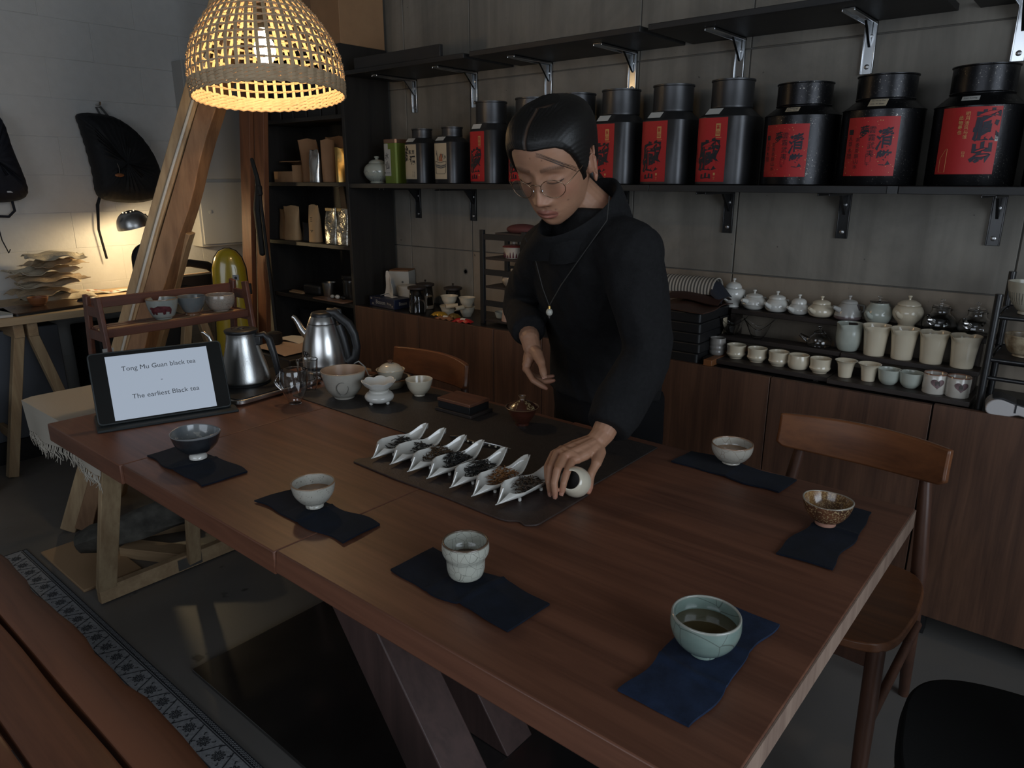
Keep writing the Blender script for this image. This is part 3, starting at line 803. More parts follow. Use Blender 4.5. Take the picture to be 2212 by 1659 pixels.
# ---------------------------------------------------------------- porcelain tea scoops and the leaves in them
def scoop_mesh(var=0.0):
    m = MB()
    L = 0.165
    def w(u):
        return 0.036 * (0.12 + 0.88 * min(1, u / 0.22) ** 0.55) * max(0.02, 1 - (max(0, u - 0.22) / 0.80) ** 2.0) ** 0.7
    def fn(a, b):
        s = b * 2 - 1; u = a
        y = L * u - (1 - u) ** 6 * 0.020 * (1 - s * s) + (1 - u) ** 6 * 0.012 * abs(s) * (1 + 0.5 * s)
        hw = w(u)
        x = hw * s * (1 - 0.14 * abs(s) ** 3)
        hgt = (0.027 - 0.009 * smoothstep(0.4, 0.9, u)) * (0.85 + 0.22 * -s * (1 - u))
        z = 0.0065 + hgt * abs(s) ** 2.2 + 0.026 * smoothstep(0.60, 1.0, u) ** 1.5
        return (x, y, z)
    m.grid(fn, 36, 18, 0.0026)
    return m.mesh('porcelain_body', M['white_porc'], 60)
SCM = scoop_mesh()
FOOTM = MB().lathe([(0.003, 0.0), (0.004, 0.002), (0.0035, 0.0072)], 12).mesh('foot', M['white_porc'])
lname = ['leftmost of the row, holding a little twisted black tea', 'second from the left, half empty with dark leaves', 'third from the left, with golden-brown twisted leaves', 'fourth from the left, heaped with black leaves, its tip sharply pointed', 'fifth from the left, filled with fine black leaves', 'sixth from the left, filled with reddish golden leaves', 'nearest the man\'s hand, filled with curly brown leaves']
leafc = [((0.012, 0.010, 0.009), (0.028, 0.022, 0.018)), ((0.010, 0.009, 0.008), (0.022, 0.018, 0.015)), ((0.040, 0.022, 0.010), (0.085, 0.045, 0.018)), ((0.007, 0.007, 0.007), (0.018, 0.016, 0.015)),
         ((0.009, 0.008, 0.008), (0.022, 0.019, 0.016)), ((0.13, 0.050, 0.014), (0.24, 0.105, 0.032)), ((0.030, 0.018, 0.012), (0.075, 0.048, 0.030))]
sx = [(-1.274, 1.018, 0.00, 90), (-1.212, 1.022, 0.01, 60), (-1.147, 1.018, -0.05, 150), (-1.086, 1.020, -0.02, 200), (-1.012, 1.018, -0.02, 170), (-0.946, 1.016, -0.04, 150), (-0.880, 1.018, -0.06, 150)]
for i, ((x, y, rz, nl), lb, lc) in enumerate(zip(sx, lname, leafc)):
    t = thing('tea_scoop', 'white porcelain tea scoop, ' + lb, 'scoop', (x, y, TZ + 0.0052), rz, 'white porcelain tea scoops on the leather mat')
    o = D.objects.new('porcelain_body', SCM); COL.objects.link(o); o.parent = t
    for px_, py_ in ((-0.012, 0.04), (0.012, 0.04), (-0.010, 0.11), (0.010, 0.11)):
        o = D.objects.new('foot', FOOTM); COL.objects.link(o); o.parent = t; o.location = (px_, py_, 0)
    lm = NT('tea_leaf_%d' % i); lv = lm.coords()
    lm.base(lm.ramp(lm.noise(lv, 90, 2), [(0.35, lc[0]), (0.65, lc[1])])); lm.set(Roughness=0.55)
    r = random.Random(50 + i); m = MB()
    y0, y1 = (0.035, 0.125) if i not in (1,) else (0.055, 0.115)
    hh = 0.020 if i in (0, 1) else 0.030
    for k in range(nl):
        cy = r.triangular(y0, y1, (y0 + y1) / 2); s = r.uniform(-1, 1)
        e = 1 - abs((cy - (y0 + y1) / 2) / ((y1 - y0) / 2)) ** 2
        cx = s * 0.024 * (0.5 + 0.5 * e); zf = 0.0085 + 0.027 * abs(cx / 0.034) ** 2.2
        cz = max(zf, 0.011) + r.random() * hh * max(0.12, e) * (1 - 0.5 * s * s)
        ln = r.uniform(0.009, 0.020); an = r.uniform(0, 6.28); el = r.uniform(-0.35, 0.45); bd = r.uniform(-1.6, 1.6)
        d = Vector((cos(an) * cos(el), sin(an) * cos(el), sin(el))); q = Vector((-sin(an), cos(an), 0.4)).normalized()
        pts = [Vector((cx, cy, cz)) + d * (u - 0.5) * ln + q * bd * ln * 0.22 * (1 - (2 * u - 1) ** 2) for u in (0, 0.25, 0.5, 0.75, 1)]
        pts = [Vector((p.x, p.y, max(p.z, 0.0105 + 0.027 * min(1, abs(p.x / 0.034)) ** 2.2))) for p in pts]
        th = r.uniform(0.0008, 0.0013)
        m.tube(pts, [th * 0.5, th, th * 1.1, th, th * 0.4], 4)
    o = m.build('tea_leaves', lm.m, None, (x, y, TZ + 0.0052), (0, 0, rz), smooth=60)
    tag(o, ['little pile of black twisted tea in the leftmost scoop', 'thin dark tea pile in the second scoop from the left', 'golden-brown tea pile in the third scoop from the left', 'heaped jet-black tea in the fourth scoop from the left', 'fine black tea in the fifth scoop from the left', 'reddish golden tea in the sixth scoop from the left', 'curly brown tea in the scoop beside the man\'s hand'][i], 'tea leaves', kind='stuff')

# ---------------------------------------------------------------- carved branch tea pick
m = MB(); r = random.Random(3)
pts = [Vector((-1.245 + 0.17 * u, 1.236 + 0.026 * u + 0.004 * sin(9 * u), TZ + 0.0088 + 0.001 * sin(13 * u))) for u in np.linspace(0, 1, 12)]
t = thing('branch_tea_pick', 'dark knobbly branch tea pick with pale buds lying on the black runner', 'tea pick', (-1.16, 1.25, TZ + 0.0035))
OFF = Vector((-1.16, 1.25, TZ + 0.0035))
m.tube([p - OFF for p in pts], [0.003, 0.0042, 0.0035, 0.0045, 0.0035, 0.004, 0.0035, 0.0045, 0.003, 0.0035, 0.0028, 0.0015], 8)
m.build('branch', plain('dark_bark', (0.02, 0.016, 0.014), 0.5), t)
MB().tube([pts[7] - OFF + Vector((0, 0, 0.004)), pts[9] - OFF + Vector((0, 0, 0.003)), pts[11] - OFF + Vector((0.01, 0.002, 0.001))], [0.0022, 0.0018, 0.0008], 8).build('metal_tip', M['steel'], t)
for k in (4, 5, 8, 9, 10):
    MB().ell(tuple(pts[k] - OFF + Vector((r.uniform(-.004, .004), -0.006, 0.001))), (0.0032, 0.0032, 0.003), 8, 6).build('bud', M['cream_porc'], t)

# ---------------------------------------------------------------- right-hand and centre teaware on the runner
RZ = TZ + 0.0034
# big shino bowl
g = glaze('pale_stone_glaze', (0.44, 0.42, 0.37), (0.36, 0.34, 0.30), rough=0.35, rim=(0.40, 0.30, 0.21), rim_z=0.086)
o_ = bowl('serving_bowl', 'large pale stoneware bowl with a brushed dark circle and warm inside', 'bowl', (-1.752, 1.285, RZ), (0.030, 0.006),
      [(0.024, 0.006), (0.036, 0.010), (0.052, 0.030), (0.060, 0.055), (0.066, 0.078), (0.068, 0.088)], 0.0032, g, rz=0.0)
MB().lathe([(0.0005, 0.0095), (0.025, 0.0098), (0.0488, 0.0302), (0.0568, 0.0552), (0.0628, 0.078), (0.0645, 0.0872)], 44, cap0=False, cap1=False).build('inside_glaze', plain('warm_inside_glaze', (0.46, 0.30, 0.19), 0.4, 0, 0.05, 40, 0.12), o_, smooth=60)
m = MB()
for k in range(26):
    u = k / 25 * 1.75 * pi
    m_an = -0.72 + 0.30 * cos(u + 1.2); zz = 0.043 + 0.021 * sin(u + 1.2)
    rr = float(np.interp(zz, [0.010, 0.030, 0.055, 0.078], [0.036, 0.052, 0.060, 0.066])) + 0.0006
    if k == 0: pts = []
    pts.append((rr * cos(m_an), rr * sin(m_an), zz))
m.tube(pts, [0.0035 * (0.4 + 0.6 * sin(pi * k / 25)) for k in range(26)], 6, flat=0.35)
m.build('brushed_circle', plain('grey_brush_glaze', (0.13, 0.125, 0.11), 0.4), o_)
# white lotus tea strainer on its stand
t = thing('lotus_strainer', 'white porcelain lotus strainer sitting on its rounded three-footed stand', 'strainer', (-1.618, 1.312, RZ))
MB().lathe(smooth_prof([(0.004, 0.006), (0.022, 0.006), (0.038, 0.013), (0.0435, 0.024), (0.038, 0.034), (0.029, 0.0385), (0.027, 0.041), (0.030, 0.0425), (0.028, 0.044)]), 40).build('stand', M['white_porc'], t, smooth=60)
for k in range(3):
    MB().ell((0.028 * cos(k * 2.09 + 4.5), 0.028 * sin(k * 2.09 + 4.5), 0.006), (0.006, 0.006, 0.006), 10, 8).build('foot', M['white_porc'], t)
def petal(r, z, tt):
    k = smoothstep(0.045, 0.07, z)
    return r * (1 + 0.055 * k * abs(cos(4 * tt))), z - 0.005 * k * (1 - abs(cos(4 * tt)))
MB().lathe(cup_prof(smooth_prof([(0.020, 0.0445), (0.030, 0.050), (0.040, 0.060), (0.049, 0.074)]), 0.0025, 0.0445), 64, fn=petal).build('lotus_cup', M['white_porc'], t, smooth=60)
# cream gaiwan on a dish
t = thing('shallow_dish', 'brown-rimmed shallow stoneware dish under the cream lidded bowl', 'dish', (-1.735, 1.455, RZ))
MB().lathe(cup_prof(smooth_prof([(0.040, 0.0), (0.046, 0.004), (0.060, 0.018), (0.0665, 0.032)]), 0.004, 0.0), 44).build('body', glaze('dish_glaze', (0.36, 0.32, 0.24), (0.30, 0.26, 0.19), rim=(0.20, 0.11, 0.06), rim_z=0.030, rough=0.35), t, smooth=60)
MB().lathe([(0.0005, 0.0062), (0.04, 0.0064), (0.0555, 0.0190), (0.0622, 0.0312)], 40, cap0=False, cap1=False).build('inside_glaze', plain('dark_dish_inside', (0.035, 0.026, 0.02), 0.4), t, smooth=60)
t = thing('lidded_bowl', 'cream porcelain lidded tea bowl with a small brown knob standing in the dish', 'lidded bowl', (-1.740, 1.462, RZ + 0.0065))
MB().lathe(cup_prof(smooth_prof([(0.020, 0.0), (0.022, 0.006), (0.034, 0.016), (0.040, 0.034), (0.047, 0.050)]), 0.0024, 0.004), 44).build('bowl', M['cream_porc'], t, smooth=60)
MB().lathe(smooth_prof([(0.0405, 0.046), (0.037, 0.055), (0.026, 0.065), (0.012, 0.0700), (0.002, 0.0708)]), 40).build('lid', M['cream_porc'], t, smooth=60)
MB().lathe([(0.006, 0.070), (0.0055, 0.074), (0.009, 0.078), (0.008, 0.0795), (0.003, 0.0785)], 20).build('knob', plain('brown_knob', (0.15, 0.075, 0.045), 0.4), t)
bowl('tea_cup', 'plain cream porcelain cup on the black runner, right of the lotus strainer', 'cup', (-1.590, 1.448, RZ), (0.017, 0.006),
     [(0.013, 0.006), (0.022, 0.008), (0.034, 0.024), (0.040, 0.042), (0.0425, 0.053)], 0.0022, M['cream_porc'])
# wooden tea box
t = thing('tea_box', 'small dark box with a walnut lid on the black runner', 'box', (-1.378, 1.425, RZ), 0.03)
B('tray', M['dark_board'], t, -0.070, 0.070, -0.048, 0.048, 0.0, 0.010, 0.002)
B('body', M['black'], t, -0.062, 0.060, -0.042, 0.042, 0.010, 0.030, 0.001)
B('lid', M['table'], t, -0.064, 0.062, -0.044, 0.044, 0.0305, 0.040, 0.002)
# brown gaiwan near the man
g1 = glaze('oxblood_glaze', (0.085, 0.024, 0.014), (0.055, 0.018, 0.012), rough=0.2, rim=(0.20, 0.12, 0.07), rim_z=0.0505)
t = thing('lidded_bowl', 'brown-glazed lidded bowl with a gold-flecked lid in front of the man', 'lidded bowl', (-1.172, 1.441, RZ))
MB().lathe(cup_prof(smooth_prof([(0.019, 0.0), (0.0195, 0.007), (0.023, 0.011), (0.034, 0.028), (0.041, 0.044), (0.0465, 0.052)]), 0.0026, 0.007), 44).build('bowl', g1, t, smooth=60)
fl = glaze('gold_fleck_glaze', (0.10, 0.045, 0.020), (0.07, 0.030, 0.016), spot=(0.50, 0.38, 0.20), spot_scale=230, spot_thr=0.52, rough=0.22)
lp = smooth_prof([(0.0415, 0.047), (0.036, 0.0545), (0.024, 0.0635), (0.013, 0.0685), (0.008, 0.071)])
MB().lathe(lp, 44).build('lid', fl, t, smooth=60)
mm = MB()
for k in range(4):
    an = -0.95 + k * pi / 2
    lz = np.linspace(0, 1, len(lp))
    def pan(u, w, an=an):
        r0 = float(np.interp(u, lz, [q[0] for q in lp])); h0 = float(np.interp(u, lz, [q[1] for q in lp])); b0 = an + (w - 0.5) * 0.8
        return (r0 * cos(b0), r0 * sin(b0), h0 + 0.0006)
    mm.grid(pan, 14, 8)
    mm.build('dark_panel', plain('dark_brown_panel', (0.075, 0.028, 0.017), 0.25), t, smooth=60) if k == 3 else None
MB().lathe(smooth_prof([(0.008, 0.070), (0.007, 0.075), (0.0105, 0.0815), (0.011, 0.083), (0.0085, 0.0825), (0.007, 0.079)]), 24).build('knob', g1, t, smooth=60)

# glass pitchers
def pitcher(label, loc, prof, t, rz):
    root = thing('glass_pitcher', label, 'pitcher', loc, rz, 'clear glass pitchers by the kettles')
    def fn(r, z, a):
        k = smoothstep(prof[-1][1] * 0.72, prof[-1][1], z) * math.exp(-(min(a, 2 * pi - a) / 0.33) ** 2)
        return r * (1 + 0.24 * k), z + 0.004 * k
    MB().lathe(cup_prof(smooth_prof(prof), t, prof[0][1]), 48, fn=fn).build('glass_body', M['glass'], root, smooth=70)
    return root
p1 = pitcher('larger clear glass pitcher in front of the kettles, on the bare table', (-1.825, 1.158, TZ + 0.0003), [(0.018, 0.0), (0.021, 0.010), (0.030, 0.026), (0.039, 0.052), (0.0405, 0.082), (0.0375, 0.106)], 0.0022, 0.5)
t_ = MB().tube([Vector((-0.0395 - 0.022 * sin(pi * u), 0, 0.092 - 0.052 * u)) for u in np.linspace(0, 1, 12)], 0.0034, 8); t_.build('handle', M['glass'], p1)
p2 = pitcher('smaller clear glass pitcher right behind the larger one', (-1.905, 1.262, TZ + 0.0003), [(0.020, 0.0), (0.022, 0.006), (0.028, 0.020), (0.030, 0.050), (0.032, 0.085), (0.034, 0.104)], 0.002, -0.3)

# ---------------------------------------------------------------- kettles
t = thing('induction_tray', 'thin black and steel heating plate under the gooseneck kettle', 'heating plate', (-2.055, 1.175, TZ + 0.0003), radians(6))
MB().prism(rounded([(-0.125, -0.165), (0.125, -0.165), (0.125, 0.165), (-0.125, 0.165)], 0.03), 0.004, 0.018).build('steel_body', M['steel'], t, bevel=0.003)
MB().prism(rounded([(-0.118, -0.158), (0.118, -0.158), (0.118, 0.158), (-0.118, 0.158)], 0.026), 0.0185, 0.021).build('glass_top', M['plastic'], t)
MB().prism(rounded([(-0.11, -0.15), (0.11, -0.15), (0.11, 0.15), (-0.11, 0.15)], 0.03), 0.0, 0.004).build('foot', M['rubber'], t)
t = thing('gooseneck_kettle', 'steel gooseneck kettle with black lid and handle beside the tablet', 'kettle', (-2.085, 1.150, TZ + 0.0218), radians(42))
MB().lathe(smooth_prof([(0.060, 0.004), (0.076, 0.006), (0.077, 0.022), (0.068, 0.060), (0.055, 0.105), (0.047, 0.145), (0.0465, 0.163)]), 48).build('body', M['steel_b'], t, smooth=40)
MB().lathe([(0.055, 0.0), (0.077, 0.0), (0.078, 0.006), (0.06, 0.0065)], 40).build('base_ring', M['plastic'], t)
MB().lathe(smooth_prof([(0.048, 0.162), (0.050, 0.166), (0.049, 0.173), (0.030, 0.176), (0.026, 0.174), (0.012, 0.174), (0.009, 0.178), (0.002, 0.179)]), 40).build('lid', M['plastic'], t, smooth=50)
sp = [(-0.070, 0, 0.030), (-0.098, 0, 0.034), (-0.102, 0, 0.060), (-0.096, 0, 0.095), (-0.094, 0, 0.125), (-0.102, 0, 0.150), (-0.116, 0, 0.163), (-0.122, 0, 0.164)]
sp = [tuple(np.array(sp[i]) * (1 - k / 3) + np.array(sp[i + 1]) * k / 3) for i in range(len(sp) - 1) for k in range(3)] + [sp[-1]]
MB().tube(sp, [0.010 - 0.0058 * i / (len(sp) - 1) for i in range(len(sp))], 12).build('spout', M['steel'], t, smooth=60)
hd = [(0.044, 0, 0.150), (0.072, 0, 0.156), (0.086, 0, 0.140), (0.097, 0, 0.090), (0.106, 0, 0.030), (0.104, 0, 0.020)]
MB().tube(hd, [0.010, 0.011, 0.012, 0.011, 0.010, 0.008], 10, round_ends=True).build('handle', M['plastic'], t, smooth=60)
MB().cbox((0.052, 0, 0.138), (0.02, 0.026, 0.03)).build('handle_clip', M['plastic'], t, bevel=0.003)
t = thing('electric_kettle', 'tall conical steel electric kettle with black handle, between tablet side and stoneware bowl', 'kettle', (-2.045, 1.430, TZ + 0.0003), radians(37))
MB().lathe([(0.078, 0.0), (0.082, 0.002), (0.082, 0.026), (0.072, 0.028)], 44).build('power_base', M['steel'], t, bevel=0.002)
MB().lathe(smooth_prof([(0.060, 0.034), (0.077, 0.036), (0.078, 0.050), (0.075, 0.085), (0.066, 0.130), (0.054, 0.168), (0.050, 0.178)]), 48).build('body', M['steel'], t, smooth=40)
MB().lathe([(0.076, 0.027), (0.076, 0.036), (0.05, 0.036)], 40).build('black_gap_ring', M['plastic'], t)
MB().lathe(smooth_prof([(0.0497, 0.1795), (0.046, 0.190), (0.041, 0.200), (0.039, 0.203)]), 44).build('shoulder', M['steel'], t, smooth=40)
MB().lathe(smooth_prof([(0.0395, 0.203), (0.037, 0.212), (0.030, 0.217), (0.012, 0.219), (0.001, 0.219)]), 40).build('lid', M['plastic'], t, smooth=50)
MB().lathe(smooth_prof([(0.0505, 0.1775), (0.0512, 0.1785), (0.0500, 0.1797)]), 44, cap0=False, cap1=False).build('seam', M['plastic'], t)
MB().tube([(-0.058, 0, 0.135), (-0.075, 0, 0.155), (-0.086, 0, 0.178), (-0.096, 0, 0.194), (-0.104, 0, 0.199)], [0.016, 0.013, 0.010, 0.008, 0.0075], 12).build('spout', M['steel'], t, smooth=60)
MB().tube([(0.020, 0, 0.212), (0.046, 0, 0.213), (0.062, 0, 0.196), (0.088, 0, 0.176), (0.106, 0, 0.140), (0.113, 0, 0.095), (0.106, 0, 0.060), (0.080, 0, 0.042)],
          [0.016, 0.015, 0.014, 0.014, 0.013, 0.012, 0.013, 0.016], 12, flat=1.2).build('handle', M['plastic'], t, smooth=60)
MB().tube([(0.048, 0, 0.170), (0.062, 0, 0.120), (0.072, 0, 0.070), (0.076, 0, 0.042)], [0.014, 0.014, 0.013, 0.012], 10, flat=1.6).build('handle_back', M['plastic'], t, smooth=60)
MB().tube([(0.030, 0, 0.218), (0.046, 0, 0.226), (0.062, 0, 0.222), (0.064, 0, 0.205)], 0.007, 8).build('lid_lever', M['plastic'], t, smooth=60)
def onk(x, y):
    z = 0.080 + y; rr = float(np.interp(z, [0.05, 0.085, 0.13], [0.078, 0.075, 0.066])) + 0.0006; an = -2.25 + x / rr
    return (rr * cos(an), rr * sin(an), z)
m = MB()
for cx_, cy_, rr_ in ((-0.009, 0.003, 0.008), (0.004, 0.004, 0.007), (0.012, -0.001, 0.007), (0.0, -0.006, 0.007)):
    m.tube([onk(cx_ + rr_ * cos(q), cy_ + rr_ * sin(q) * 0.8) for q in np.linspace(0, 6.28, 14)], 0.0011, 5, cap=False)
m.build('round_emblem', M['ink'], t)
MB().tube([(0.085, 0.0, 0.03), (0.118, -0.005, 0.045), (0.142, -0.02, 0.030), (0.160, -0.04, 0.004), (0.2, -0.05, 0.0035)], 0.0025, 6).build('power_cord', M['white_cable'], t)

# ---------------------------------------------------------------- tablet on its folio stand
e = Vector((0.312, 0.950, 0)).normalized(); bk = Vector((-0.950, 0.312, 0)).normalized(); an = radians(66)
up = bk * cos(an) + Vector((0, 0, 1)) * sin(an); nr = e.cross(up) * -1
t = thing('tablet', 'black tablet in a dark folio case showing a white page of text', 'tablet', (-2.019, 0.676, TZ + 0.0003))
MT = Matrix(((e.x, up.x, -nr.x, 0), (e.y, up.y, -nr.y, 0), (e.z, up.z, -nr.z, 0.0105), (0, 0, 0, 1)))
if MT.to_3x3().determinant() < 0:
    MT = Matrix(((e.x, up.x, nr.x, 0), (e.y, up.y, nr.y, 0), (e.z, up.z, nr.z, 0.0105), (0, 0, 0, 1)))
fz = 1.0 if Vector((MT[0][2], MT[1][2], 0)).dot(Vector((0.8, -0.6, 0))) > 0 else -1.0
TW, TH = 0.344, 0.201
def rr_(x0, x1, y0, y1, r): return rounded([(x0, y0), (x1, y0), (x1, y1), (x0, y1)], r, 5)
def slab(poly, a, b): return MB().prism(poly, min(a * fz, b * fz), max(a * fz, b * fz), MT)
slab(rr_(0, TW, 0, TH, 0.014), -0.013, -0.001).build('case', plain('dark_teal_case', (0.022, 0.027, 0.028), 0.55), t, bevel=0.002)
slab(rr_(0.004, TW - 0.004, 0.004, TH - 0.004, 0.010), -0.001, 0.0006).build('bezel', plain('glossy_black_bezel', (0.004, 0.004, 0.004), 0.05), t)
SX0, SX1, SY0, SY1 = 0.042, 0.303, 0.008, 0.187
slab([(SX0, SY0), (SX1, SY0), (SX1, SY1), (SX0, SY1)], 0.0006, 0.0011).build('lit_screen', emit('lit_screen', (0.70, 0.82, 1.0), 0.42), t, smooth=0)
scr_ink = emit('screen_ink', (0.10, 0.12, 0.16), 0.16)
for body, cy_, sz, sx_ in (('Tong Mu Guan black tea', 0.148, 0.0185, 1.0), ('-', 0.108, 0.0185, 1.0), ('The earliest Black tea', 0.068, 0.0185, 1.0)):
    vs, fs = text_mb(body, sz)
    wd = max(p[0] for p in vs) - min(p[0] for p in vs)
    k = {'T': 0.190, '-': wd}[body[0]] / wd if body[0] == '-' or body.startswith('Tong') else 0.172 / wd
    cx_ = (SX0 + SX1) / 2 + (0.006 if body.startswith('The') else 0.0)
    MB().add([tuple(MT @ Vector((cx_ + x * k, cy_ + y * 1.0, 0.0014 * fz))) for x, y, z in vs], fs).build('lettering', scr_ink, t, smooth=0)
m = MB()
m.prism([(p[0], p[1]) for p in [tuple((e * a + bk * b)[:2]) for a, b in ((-0.004, -0.03), (TW + 0.012, -0.03), (TW + 0.012, 0.13), (-0.004, 0.13))]], 0.0, 0.007)
m.build('folio_flap', plain('dark_folio', (0.020, 0.026, 0.028), 0.7), t, bevel=0.002)
q0 = MT @ Vector((0.1, 0.15, -0.014 * fz)); q1 = e * 0.1 + bk * 0.125 + Vector((0, 0, 0.008))
mm = MB(); mm.loft([[tuple(p + e * d + Vector((0, 0, h))) for d, h in ((0, 0), (0.14, 0), (0.14, 0.003), (0, 0.003))] for p in (Vector(q1), Vector(q0))]); mm.build('prop_flap', M['plastic'], t)
MB().add([tuple(MT @ Vector((x, TH + 0.0003, z * fz))) for x, z in ((0.055, -0.009), (0.085, -0.009), (0.085, -0.005), (0.055, -0.005))], [(0, 1, 2, 3)]).build('volume_button', M['plastic'], t)

# ================================================================= SIDE BENCH, CLOTH, RACK (left of the tea table)
t = thing('side_bench', 'low pine side bench hidden under the striped cloth beyond the table end', 'bench', (-2.52, 1.20, 0))
B('bench_top', M['pine_h'], t, -0.31, 0.26, -0.45, 0.60, 0.632, 0.655, 0.003)
for sx_, sy_ in ((-0.10, 0.46), (0.24, 0.46), (-0.10, 0.55), (0.24, 0.55)):
    B('leg', M['leg_wood'], t, sx_ - 0.02, sx_ + 0.02, sy_ - 0.02, sy_ + 0.02, 0, 0.632, 0.002)
a = NT('striped_cotton'); v = a.coords()
sx_ = a.n('ShaderNodeSeparateXYZ'); a.l(v, sx_.inputs[0])
st = [(0.0, (0.54, 0.50, 0.43))]
base = (0.54, 0.50, 0.43)
for p0, p1, c in ((0.385, 0.42, (0.20, 0.18, 0.12)), (0.42, 0.43, base), (0.43, 0.48, (0.20, 0.075, 0.045)), (0.48, 0.55, (0.46, 0.24, 0.045)), (0.55, 0.60, (0.20, 0.075, 0.045)), (0.60, 0.62, (0.30, 0.20, 0.09)), (0.62, 0.65, base), (0.65, 0.685, (0.20, 0.18, 0.12)), (0.685, 1.0, base)):
    st.append((p0, c)); 
mr = a.n('ShaderNodeMapRange'); mr.inputs[1].default_value = -0.35; mr.inputs[2].default_value = 0.45
a.l(sx_.outputs[1], mr.inputs[0])
rp = a.n('ShaderNodeValToRGB'); rp.color_ramp.interpolation = 'CONSTANT'
el = rp.color_ramp.elements
while len(el) < len(st): el.new(0.5)
for x_, (p, c) in zip(el, st): x_.position = p; x_.color = (*c, 1)
a.l(mr.outputs[0], rp.inputs[0]); a.base(rp.outputs[0])
a.bump(a.noise(a.coords((500, 500, 500)), 1.0, 2), 0.4, 0.002); a.set(Roughness=0.95, Specular_IOR_Level=0.1)
M['striped'] = a.m
t = thing('striped_cloth', 'cream cotton cloth with ochre and maroon stripes and a fringe, over the bench end', 'cloth', (-2.52, 1.05, 0.656))
CX0, CX1 = -0.335, 0.325
def clo(u, w):
    s = -0.43 + 1.02 * w          # along y: negative part hangs down in front
    x = CX0 + (CX1 - CX0) * u + 0.004 * sin(9 * w)
    y0 = -0.312
    if s < y0:
        d = y0 - s; y = y0 - 0.012 - 0.02 * d + 0.012 * sin(11 * u + 1) * d / 0.12; z = 0.004 - d + 0.02 * sin(2.5 * u) * d / .12
    else:
        y = s; z = 0.004 + 0.003 * sin(8 * u + 5 * w) * sin(6 * w + 1) + 0.002
    return (x, y, max(z, 0.001) if s >= y0 else z)
MB().grid(clo, 30, 44, 0.003).build('cloth', M['striped'], t, smooth=60)
m = MB(); r = random.Random(5)
for i in range(110):
    u = (i + r.random()) / 110; p = Vector(clo(u, 0.0)); ln = r.uniform(0.03, 0.06)
    q = [p + Vector((r.uniform(-.006, .006) * k, -0.004 * sin(k * 2) + r.uniform(-.003, .003), -ln * k / 3)) for k in range(4)]
    m.tube(q, [0.0016, 0.0018, 0.0014, 0.0007], 4)
tag(m.build('fringe', M['striped'], t, smooth=60), kind='stuff')

# wooden bowl rack
t = thing('bowl_rack', 'slim mahogany two-rail bowl rack behind the tablet, carrying three bowls', 'rack', (-2.40, 1.09, 0.662))
hy = 0.245
for s in (-1, 1):
    for x0, x1 in ((0.055, 0.095), (-0.055, -0.095)):
        MB().bar((x1, s * hy, 0.0), (x0 * 0.75, s * hy, 0.392), 0.030, 0.014, (0, 1, 0)).build('upright', M['rack_wood'], t, bevel=0.003)
    for z in (0.345, 0.27, 0.15):
        hw_ = 0.045 + (0.392 - z) * 0.12
        MB().box(-hw_, hw_, s * hy - 0.006, s * hy + 0.006, z - 0.016, z + 0.016).build('end_rail', M['rack_wood'], t, bevel=0.002)
MB().box(-0.062, -0.050, -hy, hy, 0.345, 0.378).build('back_rail', M['rack_wood'], t, bevel=0.002)
for x in (-0.045, -0.012, 0.021):
    B('slat', M['rack_wood'] if x < 0 else M['tan'], t, x - 0.013, x + 0.013, -hy, hy, 0.281, 0.291, 0.001)
B('front_rail', M['rack_wood'], t, 0.040, 0.054, -hy, hy, 0.266, 0.292, 0.002)
B('slat', M['rack_wood'], t, -0.05, 0.05, -hy, hy, 0.105, 0.115, 0.001)
B('price_label', M['sticker'], t, 0.0755, 0.0765, -hy - 0.020, -hy + 0.012, 0.14, 0.24)
bz = 0.662 + 0.2915
G3 = 'bowls on the mahogany rack'
g = glaze('celadon_grey_bowl', (0.30, 0.32, 0.30), (0.24, 0.26, 0.24), rough=0.2, rim=(0.24, 0.17, 0.11), rim_z=0.066)
b1 = bowl('tea_bowl', 'grey-green bowl painted with a maroon buffalo, left on the rack', 'bowl', (-2.405, 1.058, bz), (0.026, 0.005), [(0.022, 0.005), (0.034, 0.009), (0.043, 0.030), (0.048, 0.052), (0.050, 0.068)], 0.003, g, group=G3)
buf = [(-0.034, -0.012), (-0.033, 0.004), (-0.038, 0.010), (-0.030, 0.015), (-0.020, 0.013), (-0.008, 0.019), (0.012, 0.018), (0.028, 0.015), (0.034, 0.006), (0.034, -0.014), (0.028, -0.014), (0.027, -0.003), (0.016, -0.001), (0.014, -0.015), (0.006, -0.015), (0.005, -0.003), (-0.012, -0.003), (-0.014, -0.016), (-0.022, -0.016), (-0.022, -0.004), (-0.028, -0.014)]
def on_bowl(x, y, off=0.0008, an0=-0.55, zc=0.030):
    z = zc + y; rr = float(np.interp(z, [0.005, 0.009, 0.030, 0.052, 0.068], [0.026, 0.034, 0.043, 0.048, 0.050])) + off
    an = an0 + x / 0.045
    return (rr * cos(an), rr * sin(an), z)
bm = bmesh.new(); vsb = [bm.verts.new((x, y, 0)) for x, y in buf]; bm.faces.new(vsb); bmesh.ops.triangulate(bm, faces=bm.faces[:]); bmesh.ops.subdivide_edges(bm, edges=bm.edges[:], cuts=3, use_grid_fill=True)
MB().add([on_bowl(v_.co.x, v_.co.y) for v_ in bm.verts], [tuple(v_.index for v_ in f.verts) for f in (bm.verts.index_update() or bm.faces)]).build('buffalo_painting', plain('maroon_paint', (0.085, 0.022, 0.026), 0.35, 0, 0, 220, 0.5), b1)
bm.free()
g = glaze('blue_grey_bowl', (0.115, 0.135, 0.145), (0.16, 0.165, 0.165), rough=0.22, foot=(0.20, 0.10, 0.055), foot_z=0.012)
